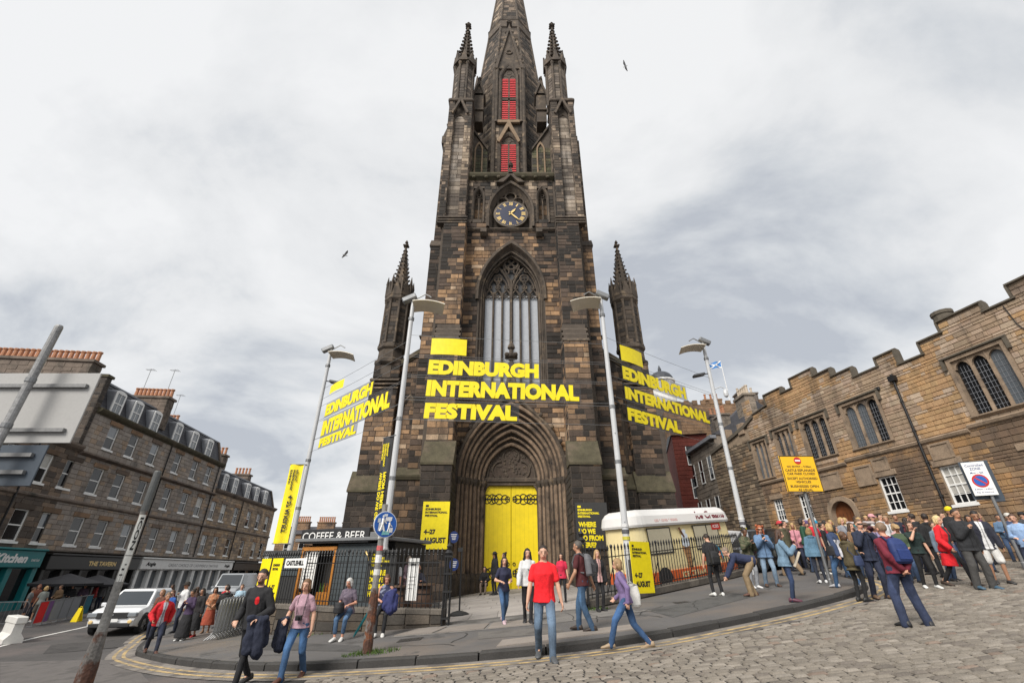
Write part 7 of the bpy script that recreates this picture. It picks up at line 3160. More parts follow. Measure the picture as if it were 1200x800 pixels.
def gull(label, x, y, Y, ang, k):
 c = at(x, y, Y)
 t = thing('seagull', label, 'bird', c, None, ang)
 t.scale = (k, k, k)
 g = G()
 g.tube([(-.3, 0, 0), (-.22, 0, .03), (0, 0, .02), (.2, 0, .05), (.3, 0, .06), (.36, 0, .045)], [.02, .05, .085, .06, .045, .008], 8)
 g.build('body', mat('gull white', (.7, .7, .7), .8), t, smooth=True)
 for s in (-1, 1):
  g = G()
  P = [(.12, .05, .04), (.2, .4, .22), (.02, .95, .16)]
  Q = [(-.12, .05, .02), (-.08, .42, .2), (-.06, .95, .15)]
  A, B = [(a, s * b, c_) for a, b, c_ in P], [(a, s * b, c_) for a, b, c_ in Q]
  g.band(A, B)
  g.band([(a, b, c_ - .015) for a, b, c_ in B], [(a, b, c_ - .015) for a, b, c_ in A])
  g.build('wing', mat('gull grey', (.42, .43, .45), .8), t)


gull('grey gull gliding in the sky left of the tower', 404, 299, 40, radians(40), .9)
gull('small grey gull high in the sky right of the spire', 733, 78, 40, radians(150), 1.0)

# ------------------------------------------------------------------ people
M_SKIN = mat('skin', attr=True, rough=.55, var=.06, scale=8, fine=60)
M_CLOTH = mat('cloth', attr=True, rough=.88, var=.2, scale=7, fine=50, bump=.55, bscale=11)
M_HAIR = mat('hair', attr=True, rough=.6, var=.3, scale=30, fine=140, bump=.4, bscale=70, stretch=(1, 1, .35))
M_SHOE = mat('shoe', attr=True, rough=.55, var=.12)
M_BAG = mat('bag fabric', attr=True, rough=.7, var=.15, scale=9, bump=.3, bscale=30)
REMESH = []                                          # (object, voxel, recolour function)


def ik(a, b, l1, l2, pole):
 d = b - a
 L = min(d.length, (l1 + l2) * .999)
 if d.length < 1e-6:
  d = Vector((0, 0, -1))
 n = d.normalized()
 x = (l1 * l1 - l2 * l2 + L * L) / (2 * L)
 hh = sqrt(max(0, l1 * l1 - x * x))
 p = pole - n * pole.dot(n)
 p = p.normalized() if p.length > 1e-6 else Vector((0, 1, 0))
 return a + n * x + p * hh, a + n * L


def capsule(g, p, q, r0, r1, n=10, col=None):
 d = q - p
 L = d.length
 if L < 1e-6:
  return
 z = d / L
 x = z.orthogonal().normalized()
 y = z.cross(x)
 V, F = [], []
 R = [(-r0 * cos(t), r0 * sin(t)) for t in (.35, .8, 1.2)] + [(L * k, r0 + (r1 - r0) * k) for k in (0, .33, .66, 1)] + [(L + r1 * cos(t), r1 * sin(t)) for t in (1.2, .8, .35)]
 for s, r in R:
  for k in range(n):
   t = 2 * pi * k / n
   V.append(p + z * s + x * r * cos(t) + y * r * sin(t))
 m = len(R)
 for i in range(m - 1):
  for k in range(n):
   F.append((i * n + k, i * n + (k + 1) % n, (i + 1) * n + (k + 1) % n, (i + 1) * n + k))
 F += [tuple(range(n - 1, -1, -1)), tuple(range((m - 1) * n, m * n))]
 g.add(V, F, col)


def loft(g, rings, T, n=16, col=None):
 """rings (z, rx, ry, y) of a body, pushed through T"""
 V, F = [], []
 for z, rx, ry, yo in rings:
  for k in range(n):
   t = 2 * pi * k / n
   V.append(T @ Vector((rx * cos(t), yo + ry * sin(t), z)))
 m = len(rings)
 for i in range(m - 1):
  for k in range(n):
   F.append((i * n + k, i * n + (k + 1) % n, (i + 1) * n + (k + 1) % n, (i + 1) * n + k))
 F += [tuple(range(n - 1, -1, -1)), tuple(range((m - 1) * n, m * n))]
 g.add(V, F, col)


POSES = {
  'stand': {},
  'ease': dict(lf=(-.13, .02, 0), rf=(.12, -.03, 0), lh=(-.25, .1, .84), rh=(.27, .02, .8)),
  'walk': dict(lf=(-.08, .27, 0), rf=(.09, -.30, .05), rh=(.25, .2, .88), lh=(-.27, -.16, .83), lean=4),
  'walk2': dict(rf=(.08, .27, 0), lf=(-.09, -.30, .05), lh=(-.25, .2, .88), rh=(.27, -.16, .83), lean=4),
  'stride': dict(lf=(-.08, .36, .02), rf=(.09, -.42, .07), rh=(.24, .2, .9), lh=(-.26, -.1, .85), lean=8),
  'phone': dict(rh=(.08, .3, 1.3), lh=(-.09, .27, 1.24), hp=14),
  'camup': dict(rh=(.1, .24, 1.56), lh=(-.1, .25, 1.56)),
  'hold': dict(rh=(.1, .25, 1.08), lh=(-.12, .24, 1.04), hp=8),
  'fold': dict(rh=(-.1, .23, 1.14), lh=(.12, .21, 1.17)),
  'chest': dict(rh=(.04, .24, 1.28), lh=(-.26, .02, .8), lf=(-.1, .1, 0), rf=(.1, -.08, 0)),
  'back': dict(rh=(.05, -.2, .93), lh=(-.05, -.2, .93), lf=(-.16, .03, 0), rf=(.2, -.06, 0)),
  'pocket': dict(rh=(.22, .1, .88), lh=(-.22, .1, .88)),
  'wallsit': dict(lf=(-.09, .0, 0), rf=(.1, .05, 0), py=-.36, pz=.70, rh=(.1, -.05, .86), lh=(-.12, -.07, .84), lean=8, hp=18),
  'sit': dict(lf=(-.1, 0, 0), rf=(.12, .04, 0), py=-.42, pz=.52, rh=(.12, -.08, .66), lh=(-.14, -.1, .66), lean=4),
  'stool': dict(lf=(-.1, .05, .2), rf=(.12, .05, .2), py=-.2, pz=.80, rh=(.15, .25, 1.08), lh=(-.15, .22, 1.08), lean=6),
  'bend': dict(lf=(-.1, .05, 0), rf=(.12, -.08, 0), pz=.86, py=-.16, lean=78, rh=(.15, .55, .45), lh=(-.1, .6, .38), hp=10),
}
SKINS = {'p': (.50, .29, .20), 't': (.36, .19, .115), 'r': (.48, .24, .16), 'd': (.15, .075, .045)}


class Person:
 pass


def person(label, where, yaw, stance, top, bot, shoe=(.03, .03, .03), hair=('short', (.03, .02, .015)), skin='p', fem=False, det=2, **ex):
 px, fy, hy = where
 if fy > 0:
  q = gpt(px, fy)
  on = side_of_kerb(q.x, q.y) < 0
  if on:
   q = gpt(px, fy, PH)
  X, Y = q.x, q.y
  zg = tz(X, Y) + (PH if on else .01) + ex.get('up', 0)
  h = at(px, hy, Y).z - zg
 else:
  Y = -fy
  q = at(px, hy, Y)
  X = q.x
  zg = tz(X, Y) + (PH if side_of_kerb(X, Y) < 0 else .01) + ex.get('up', 0)
  h = q.z - zg
 h = ex.get('h') or max(1.52, min(1.93, h))
 k = h / 1.75
 po = dict(POSES[stance])
 po.update(ex.get('pose', {}))
 r = thing('person', label, 'person', (X, Y, zg), ex.get('group'), radians(yaw))
 r.scale = (k, k, k)
 S = tuple(v * 1.12 for v in SKINS[skin])
 lf, rf = Vector(po.get('lf', (-.10, 0, 0))), Vector(po.get('rf', (.10, .02, 0)))
 py = po.get('py', (lf.y + rf.y) / 2)
 al, ar = lf + Vector((0, -.02, .085)), rf + Vector((0, -.02, .085))
 reach = min(a.z + sqrt(max(.1, .845 ** 2 - (a.x - s * .095) ** 2 - (a.y - py) ** 2)) for a, s in ((al, -1), (ar, 1)))
 pz = po.get('pz', min(.925, reach))
 T = Matrix.Translation((0, py, pz)) @ Matrix.Rotation(radians(-po.get('lean', 2)), 4, 'X') @ Matrix.Rotation(radians(po.get('tw', 0)), 4, 'Z') @ Matrix.Translation((0, 0, -.92))
 TP = Matrix.Translation((0, py, pz)) @ Matrix.Rotation(radians(-po.get('lean', 2) * .5), 4, 'X') @ Matrix.Translation((0, 0, -.92))
 Hm = T @ Matrix.Translation((0, .005, 1.472)) @ Matrix.Rotation(radians(po.get('hy', 0)), 4, 'Z') @ Matrix.Rotation(radians(-po.get('hp', 4) + po.get('lean', 2) * .7), 4, 'X') @ Matrix.Translation((0, 0, -1.49))
 sw = .148 if fem else .17
 bulk = ex.get('bulk', 1.0)
 J = {}
 for s, key, a in ((-1, 'l', al), (1, 'r', ar)):
  hip = TP @ Vector((s * .09, 0, .92))
  knee, ank = ik(hip, a, .435, .42, Vector((s * .12, 1, 0)))
  sh = T @ Vector((s * sw * (1 + (bulk - 1) * .5), 0, 1.385))
  tgt = Vector(po.get(key + 'h', (s * .25, .05, .80)))
  el, wr = ik(sh, tgt, .295, .255, Vector((s * .55, -.7, -.5)))
  J[key] = (hip, knee, a, sh, el, wr)
 if fem:
  rings = [(.80, .10, .08, 0), (.86, .165, .118, -.01), (.93, .17, .12, -.01), (1.06, .128, .095, 0), (1.16, .138, .108, .008), (1.27, .146, .122, .015), (1.36, .135, .095, 0), (1.43, .085, .066, 0), (1.49, .048, .052, 0)]
 else:
  rings = [(.80, .10, .08, 0), (.86, .16, .112, -.005), (.93, .163, .115, 0), (1.06, .15, .105, 0), (1.17, .158, .113, .005), (1.29, .168, .12, .01), (1.37, .15, .10, 0), (1.44, .092, .07, 0), (1.50, .056, .06, 0)]
 rings = [(z, a * (bulk if z < 1.42 else 1), b * (bulk if z < 1.42 else 1), y) for z, a, b, y in rings]
 vox = {0: .0085, 1: .012, 2: .019, 3: .026}[det]
 # body: one surface
 g = G()
 loft(g, rings, T)
 capsule(g, T @ Vector((0, 0, 1.44)), Hm @ Vector((0, .012, 1.58)), .056, .052)
 R3 = Hm.to_3x3()
 g.ell(Hm @ Vector((0, .0, 1.655)), (.075, .095, .097), 14, 10, R3)
 g.ell(Hm @ Vector((0, .028, 1.59)), (.058, .064, .068), 12, 8, R3)
 capsule(g, Hm @ Vector((0, .092, 1.645)), Hm @ Vector((0, .108, 1.607)), .010, .015, 6)
 g.ell(Hm @ Vector((0, .088, 1.575)), (.024, .014, .013), 8, 5, R3)
 g.ell(Hm @ Vector((0, .074, 1.668)), (.05, .021, .012), 8, 5, R3)
 for s in (-1, 1):
  g.ell(Hm @ Vector((s * .077, -.005, 1.632)), (.014, .025, .035), 6, 5, R3)
 for key, s in (('l', -1), ('r', 1)):
  hip, knee, ank, sh, el, wr = J[key]
  q = 1.0 if bot[0] in ('shorts', 'skirt') or ex.get('crop') else .74
  capsule(g, hip, knee, .078 * q, .046 * q)
  capsule(g, knee, knee.lerp(ank, .35), .045 * q, .047 * q)
  capsule(g, knee.lerp(ank, .3), ank, .047 * q, .034 * q)
  capsule(g, ank + Vector((0, 0, -.01)), ank + Vector((0, .08, -.04)), .032, .022, 8)
  capsule(g, T @ Vector((s * sw * .5, 0, 1.385)), sh, .044, .044)
  capsule(g, T @ Vector((0, -.012, 1.475)), T @ Vector((s * sw * .72, -.005, 1.395)), .03, .031, 8)
  capsule(g, sh, el, .044, .036)
  capsule(g, el, el.lerp(wr, .4), .041, .039)
  capsule(g, el.lerp(wr, .35), wr, .039, .027)
  d = (wr - el).normalized()
  inn = Vector((-s, .25, 0)) if abs(d.z) > .6 else Vector((0, .1, -1))
  inn = (inn - d * inn.dot(d)).normalized()
  side = d.cross(inn)
  palm = wr + d * .05
  Mh = Matrix((side, inn, d)).transposed()
  g.ell(palm, (.040, .017, .056), 10, 6, Mh)
  for i in range(4):
   o = palm + side * (.03 - .02 * i) + d * .035
   ln = (.034, .04, .037, .028)[i]
   cu = .35 + .1 * i
   m1 = o + (d * cos(cu) + inn * sin(cu)) * ln
   m2 = m1 + (d * cos(cu * 2.6) + inn * sin(cu * 2.6)) * ln * .95
   capsule(g, o, m1, .0095, .009, 6)
   capsule(g, m1, m2, .009, .0075, 6)
  fw = side * (1 if side.y > 0 else -1)
  th = palm + fw * .03 - d * .02
  t1 = th + (fw * .6 + d * .7 + inn * .35).normalized() * .036
  capsule(g, th, t1, .012, .0105, 6)
  capsule(g, t1, t1 + (d * .85 + inn * .45 + fw * .1).normalized() * .03, .0105, .008, 6)
 body = g.build('body', M_SKIN, r, smooth=True)
 hc = hair[1] if hair else (.2, .15, .1)
 Hi = Hm.inverted()
 beard, shades = ex.get('beard'), ex.get('shades')

 def paint(co):
  p = Hi @ co
  if p.z < 1.5 or abs(p.x) > .1 or p.y < .02:
   return S
  if shades and abs(p.z - 1.646) < .02 and p.y > .045:
   return (.01, .01, .012)
  for s in (-1, 1):
   d2 = ((p.x - s * .031) / .012) ** 2 + ((p.z - 1.644) / .008) ** 2
   if d2 < 1 and p.y > .06:
    return (.05, .032, .026)
   if abs(p.z - 1.669) < .007 and .012 < s * p.x < .05 and p.y > .05:
    return tuple(.4 * a + .5 * b for a, b in zip(hc, S))
  if abs(p.z - 1.577) < .009 and abs(p.x) < .026 and p.y > .07:
   return (S[0] * .75, S[1] * .42, S[2] * .42)
  if beard and p.z < 1.612 and p.y > -.01 and (abs(p.x) > .026 or p.z < 1.567):
   return tuple(.72 * a + .22 * b for a, b in zip(beard, S))
  if p.z < 1.63 and abs(p.x) > .025 and abs(p.x) < .05:
   return (S[0] * 1.02, S[1] * .9, S[2] * .88)
  return S
 REMESH.append((body, vox, paint, 0))
 # bottoms
 kind, col = bot
 pel = [(.80, .11, .09, 0), (.86, .17, .122, -.008), (.93, .172, .124, -.005), (.99, .16, .115, 0)]
 pel = [(z, a * bulk, b * bulk, y) for z, a, b, y in pel]
 g = G()
 if kind == 'skirt':
  hem = ex.get('hem', .25)
  kl = max(lf.y, rf.y, .08)
  loft(g, [(.99 - .0, .15, .11, 0), (.9, .18, .13, 0), (.6, .23, .19, .02), (hem, .28, .24, .03), (hem - .02, .26, .22, .03)][::-1], Matrix.Translation((0, py, pz - .92)))
 else:
  loft(g, pel, TP)
  w3 = {'jeans': (.095, .070, .058), 'slim': (.088, .060, .045), 'loose': (.103, .083, .075), 'shorts': (.103, .09, .09)}[kind]
  for key in 'lr':
   hip, knee, ank, *_ = J[key]
   capsule(g, hip, knee if kind != 'shorts' else hip.lerp(knee, .92), w3[0], w3[1], 12)
   if kind != 'shorts':
    e = ank + Vector((0, .005, -.05)) if not ex.get('crop') else knee.lerp(ank, .7)
    capsule(g, knee, e, w3[1] * .98, w3[2], 12)
 o = g.build({'skirt': 'skirt', 'shorts': 'shorts'}.get(kind, 'trousers'), M_CLOTH, r, smooth=True)
 REMESH.append((o, vox * 1.1, col, .0095))
 # shoes, each its own
 for key, ft in (('l', lf), ('r', rf)):
  g = G()
  V, F = [], []
  st = [(-.105, .028, .03, .05), (-.085, .042, .045, .10), (-.02, .048, .05, .115), (.05, .05, .042, .09), (.12, .054, .03, .062), (.17, .047, .022, .048), (.20, .024, .012, .03)]
  n = 10
  tl = ft.z / .12
  ya = (.16 if key == 'l' else -.16)
  for y, rx, rz, zt in st:
   for i in range(n):
    t = 2 * pi * i / n
    zz = zt / 2 + zt / 2 * sin(t)
    X_, Y_ = rx * cos(t) - 0, y
    zz += max(0, .12 - y) * tl * .45
    V.append((ft.x + X_ * cos(ya) - Y_ * sin(ya), ft.y + X_ * sin(ya) + Y_ * cos(ya), max(.0, zz)))
  for i in range(len(st) - 1):
   for j in range(n):
    F.append((i * n + j, i * n + (j + 1) % n, (i + 1) * n + (j + 1) % n, (i + 1) * n + j))
  F += [tuple(range(n - 1, -1, -1)), tuple(range((len(st) - 1) * n, len(st) * n))]
  g.add(V, F, shoe)
  if ex.get('sole'):
   g.c = [(ex['sole'] if max(V[q][2] for q in f) < .035 else shoe) for f in g.f]
  g.build('shoe', M_SHOE, r, smooth=True)
 # top
 kind, col = top
 e = {'tee': .016, 'vest': .014, 'long': .016, 'jumper': .026, 'coat': .034, 'shirt': .02}[kind]
 hem = {'tee': .83, 'vest': .86, 'long': .86, 'jumper': .84, 'coat': .80, 'shirt': .82}[kind]
 hem = ex.get('tophem', hem)
 tr = [(hem, rings[2][1] + e + .012, rings[2][2] + e + .012, 0)]
 if hem < .7:
  tr = [(hem, .235, .19, .0), (.80, .2, .15, 0)]
 tr += [(z, a + e, b + e, y) for z, a, b, y in rings if hem + .03 < z < 1.41] + [(1.448, .088 + e * .7, .074 + e * .6, 0), (1.474, .064 + e * .4, .064 + e * .4, 0)]
 g = G()
 loft(g, tr, T)
 if kind == 'coat' and ex.get('hood', True):
  g.ell(T @ Vector((0, -.085, 1.44)), (.11, .06, .06), 10, 6)
 if kind != 'vest':
  for key, s in (('l', -1), ('r', 1)):
   hip, knee, ank, sh, el, wr = J[key]
   capsule(g, T @ Vector((s * sw * .45, 0, 1.39)), sh, .045 + e * .7, .048 + e * .6)
   capsule(g, T @ Vector((s * .03, -.012, 1.455)), T @ Vector((s * sw * .78, -.005, 1.40)), .034 + e * .7, .04 + e * .8, 8)
   if kind in ('tee',):
    capsule(g, sh, sh.lerp(el, .64), .048 + e * .6, .047 + e * .9, 12)
   else:
    r2 = {'long': 1, 'jumper': 1.1, 'coat': 1.2, 'shirt': 1.05}[kind]
    end = wr if not ex.get('sleeve') else el.lerp(wr, ex['sleeve'])
    capsule(g, sh, el, .048 + e * .75, .04 + e * r2 * .9, 12)
    capsule(g, el, end, .043 + e * r2, .031 + e, 12)
 o = g.build({'tee': 'tshirt', 'vest': 'top', 'long': 'top', 'jumper': 'jumper', 'coat': 'jacket', 'shirt': 'shirt'}[kind], M_CLOTH, r, smooth=True)
 pat = ex.get('pat')
 if pat == 'stripe':
  c2 = ex['pat2']
  fn = lambda co, c=col, c2=c2: c2 if (co.z * 11) % 1 < .45 else c
 elif pat == 'block':                             # yoke and sleeves of another colour
  c2 = ex['pat2']
  Ti = T.inverted()
  fn = lambda co, c=col, c2=c2: c2 if (Ti @ co).z > 1.27 or abs((Ti @ co).x) > .2 else c
 elif pat == 'front':                             # open jacket over another top
  c2 = ex['pat2']
  Ti = T.inverted()
  fn = lambda co, c=col, c2=c2: c2 if (Ti @ co).y > .06 and abs((Ti @ co).x) < .06 + .02 * sin((Ti @ co).z * 9) else c
 elif pat == 'mottle':
  c2 = ex['pat2']
  fn = lambda co, c=col, c2=c2: c2 if sin(co.x * 31 + 3 * sin(co.z * 17)) * sin(co.z * 27 + co.y * 13) > .12 else c
 elif pat == 'emblem':
  c2 = ex['pat2']
  Ti = T.inverted()
  fn = lambda co, c=col, c2=c2: c2 if (((Ti @ co).x + .07) / .035) ** 2 + (((Ti @ co).z - 1.27) / .06) ** 2 < 1 and (Ti @ co).y > 0 else c
 else:
  fn = col
 REMESH.append((o, vox * 1.1, fn, .009 if kind != 'coat' else .012))
 if ex.get('open'):                               # a second garment seen below or inside
  pass
 # hair and headgear
 hk = hair[0] if hair else 'none'
 HB = lambda p: Hm @ Vector(p)
 if hk != 'bald' and hair:
  g = G()
  face = lambda v: not ((Hi @ v).y > (.035 if hk in ('short', 'crop') else .05) and (Hi @ v).z < (1.70 if hk != 'crop' else 1.715))
  low = 1.60 if hk in ('short', 'crop', 'cap') else 1.55
  kp = lambda v: face(v) and (Hi @ v).z > low - (.0 if (Hi @ v).y < 0 else -.04)
  e_ = 1.0 if hk != 'crop' else .96
  g.ell(HB((0, -.012, 1.665)), (.086 * e_, .103 * e_, .104 * e_), 18, 14, R3, None, kp)
  if hk in ('long', 'curly'):
   L = ex.get('hairlen', 1.34)
   pts = [(1.70, .075, .05, -.05), (1.6, .09, .06, -.05), (1.5, .098, .055, -.07), (L + .05, .10, .045, -.085), (L, .07, .03, -.09)]
   loft(g, pts[::-1], Hm, 12)
   for s in (-1, 1):
    capsule(g, HB((s * .078, .0, 1.66)), HB((s * .095, .02, 1.50)), .026, .03, 8)
  if hk == 'curly':
   for i in range(26):
    a, z = RN.uniform(0, 2 * pi), RN.uniform(1.5, 1.75)
    if sin(a) < .55:
     g.ell(HB((.095 * cos(a), -.01 + .1 * sin(a), z)), (.035, .035, .035), 6, 4)
  if hk == 'bob':
   loft(g, [(1.52, .088, .06, -.035), (1.6, .095, .075, -.03), (1.68, .085, .07, -.03)], Hm, 12)
   for s in (-1, 1):
    capsule(g, HB((s * .078, .015, 1.67)), HB((s * .085, .025, 1.57)), .022, .02, 8)
  if hk == 'bun':
   g.ell(HB((0, -.10, 1.74)), (.05, .05, .045), 8, 6)
  if hk == 'pony':
   capsule(g, HB((0, -.1, 1.70)), HB((0, -.15, 1.5)), .035, .022, 8)
  g.c = [hc] * len(g.f)
  g.v = [tuple(q + RN.uniform(-.0045, .0045) for q in p) for p in g.v]
  g.build('hair', M_HAIR, r, smooth=True)
 hat = ex.get('hat')
 if hat:
  g = G()
  g.col = hat[1]
  g.ell(HB((0, -.008, 1.69)), (.092, .108, .088 if hat[0] != 'beanie' else .1), 16, 10, R3, None, lambda v: (Hi @ v).z > 1.668)
  if hat[0] == 'cap':
   V = [HB((x, y, 1.69 - .3 * (y - .09) ** 1)) for y, w_ in ((.08, .075), (.13, .07), (.17, .045)) for x in (-w_, 0, w_)]
   g.add(V, [(0, 1, 4, 3), (1, 2, 5, 4), (3, 4, 7, 6), (4, 5, 8, 7)])
   g.add([v - Vector((0, 0, .008)) for v in V], [(3, 4, 1, 0), (4, 5, 2, 1), (6, 7, 4, 3), (7, 8, 5, 4)])
  if hat[0] == 'brim':
   n = 20
   A = [HB((.09 * cos(2 * pi * i / n), -.008 + .105 * sin(2 * pi * i / n), 1.695)) for i in range(n)]
   B = [HB((.165 * cos(2 * pi * i / n), -.008 + .185 * sin(2 * pi * i / n), 1.678)) for i in range(n)]
   g.band(A, B, closed=True)
   g.band([b - Vector((0, 0, .008)) for b in B], [a - Vector((0, 0, .008)) for a in A], closed=True)
  g.build('hat', M_CLOTH, r, smooth=True)
 if ex.get('specs'):
  g = G()
  for s in (-1, 1):
   g.tube([HB((s * .033 + .022 * cos(t), .1, 1.645 + .018 * sin(t))) for t in [2 * pi * i / 8 for i in range(9)]], .003, 4)
  g.build('glasses', M_BLACK, r)
 P = Person()
 P.root, P.J, P.T, P.H, P.k = r, J, T, Hm, k
 P.M = Matrix.Translation((X, Y, zg)) @ Matrix.Rotation(radians(yaw), 4, 'Z') @ Matrix.Scale(k, 4)
 P.yaw = yaw
 return P


def carried(P, name, label, cat, c):
 """root of a thing someone wears or holds, in the wearer's frame; c is its base point there"""
 t = thing(name, label, cat, P.M @ Vector(c), None, radians(P.yaw))
 t.scale = (P.k,) * 3
 OFF[t.name] = Vector(c)
 return t


def backpack(P, label, col, w_=.30, h_=.44, d=.16, z=1.02, col2=None):
 M = P.T
 t = carried(P, 'backpack', label, 'backpack', (0, -.2, z))
 g = G()
 g.col = col
 sub = []
 n = 12
 rows = []
 for zz, k, dd in ((0, .8, .75), (.04, .97, 1), (.2, 1, 1), (.33, .95, .85), (h_ - .03, .75, .6), (h_, .45, .35)):
  rows.append([M @ Vector((w_ / 2 * k * (abs(cos(a)) ** .5) * (1 if cos(a) > 0 else -1), -.14 - d / 2 * dd + d / 2 * dd * (abs(sin(a)) ** .5) * (1 if sin(a) > 0 else -1), z + zz)) for a in [2 * pi * i / n for i in range(n)]])
 for A, B in zip(rows, rows[1:]):
  g.band(A, B, closed=True)
 g.add(rows[-1], [tuple(range(n))])
 g.add(rows[0], [tuple(range(n - 1, -1, -1))])
 g.build('bag', M_BAG, t, smooth=True)
 g = G()
 g.col = col2 or tuple(q * .75 for q in col)
 V = [M @ Vector((x, -.14 - d - .015 + (.03 if zz in (.05, .24) else 0), z + zz)) for zz in (.05, .07, .22, .24) for x in (-w_ * .36, w_ * .36)]
 g.add(V, [(0, 1, 3, 2), (2, 3, 5, 4), (4, 5, 7, 6)])
 g.build('pocket', M_BAG, t)
 for s in (-1, 1):
  g = G()
  g.col = tuple(q * .6 for q in col)
  g.tube([M @ Vector(p) for p in ((s * .09, -.15, z + h_ - .06), (s * .1, -.06, 1.475), (s * .11, .06, 1.45), (s * .12, .135, 1.3), (s * .15, .08, 1.12), (s * .14, -.12, z + .06))], .02, 6)
  g.build('strap', M_BAG, t)
 return t


def shoulder_bag(P, label, col, c=(.26, .02, .86), w_=.26, h_=.24, d=.1, strap=True, name='bag', cross=False, cat='bag'):
 t = carried(P, name, label, cat, (c[0], c[1], c[2] - h_ / 2))
 g = G()
 g.col = col
 n = 12
 rows = []
 for zz, k in ((-.5, .86), (-.42, 1), (.0, 1.02), (.4, .85), (.5, .7)):
  rows.append([(c[0] + d / 2 * k * cos(a), c[1] + w_ / 2 * k * (abs(sin(a)) ** .6) * (1 if sin(a) > 0 else -1), c[2] + zz * h_) for a in [2 * pi * i / n for i in range(n)]])
 for A, B in zip(rows, rows[1:]):
  g.band(A, B, closed=True)
 g.add(rows[-1], [tuple(range(n))])
 g.add(rows[0], [tuple(range(n - 1, -1, -1))])
 g.build('bag_body', M_BAG, t, smooth=True)
 if strap:
  g = G()
  g.col = tuple(q * .7 for q in col)
  s = 1 if c[0] > 0 else -1
  q = -s if cross else s
  top_ = P.T @ Vector((q * .12, 0, 1.49))
  g.tube([(c[0], c[1] + w_ * .4, c[2] + h_ * .45), P.T @ Vector((q * .1 if not cross else 0, .15, 1.25)), top_, P.T @ Vector((q * .1 if not cross else 0, -.14, 1.25)), (c[0], c[1] - w_ * .4, c[2] + h_ * .45)], .012, 5)
  g.build('strap', M_BAG, t)
 return t


def phone(P, label, hand='r'):
 wr, el = P.J[hand][5], P.J[hand][4]
 d = (wr - el).normalized()
 c = wr + d * .1
 t = carried(P, 'mobile_phone', label, 'phone', c)
 g = G()
 g.bbox(c.x - .04, c.x + .04, c.y - .005, c.y + .005, c.z - .07, c.z + .08, .004)
 g.build('case', M_BLACK, t)
 g = G()
 g.quad((c.x - .035, c.y - .0065, c.z - .065), (c.x + .035, c.y - .0065, c.z - .065), (c.x + .035, c.y - .0065, c.z + .075), (c.x - .035, c.y - .0065, c.z + .075))
 g.build('screen', M_CARGLASS, t)


def draped_coat(P, label, col, pts, r0=.07, name='jacket'):
 """coat hung over an arm or knee: folds falling from a row of points"""
 c = pts[0]
 t = carried(P, name, label, 'jacket', c)
 g = G()
 for i, (p, q, a, b) in enumerate(pts[1]):
  capsule(g, Vector(p), Vector(q), a, b, 10)
 o = g.build('cloth', M_CLOTH, t, smooth=True)
 REMESH.append((o, .0125, col, .022))
 return t


BLK, NAVY, DEN, LDEN, WHT, GRY, KHA = (.014, .014, .016), (.014, .018, .036), (.035, .06, .115), (.14, .22, .34), (.62, .62, .60), (.13, .13, .135), (.22, .16, .09)
BRN, DBR, BLD, GHR = (.06, .032, .018), (.022, .014, .01), (.42, .28, .12), (.48, .47, .45)


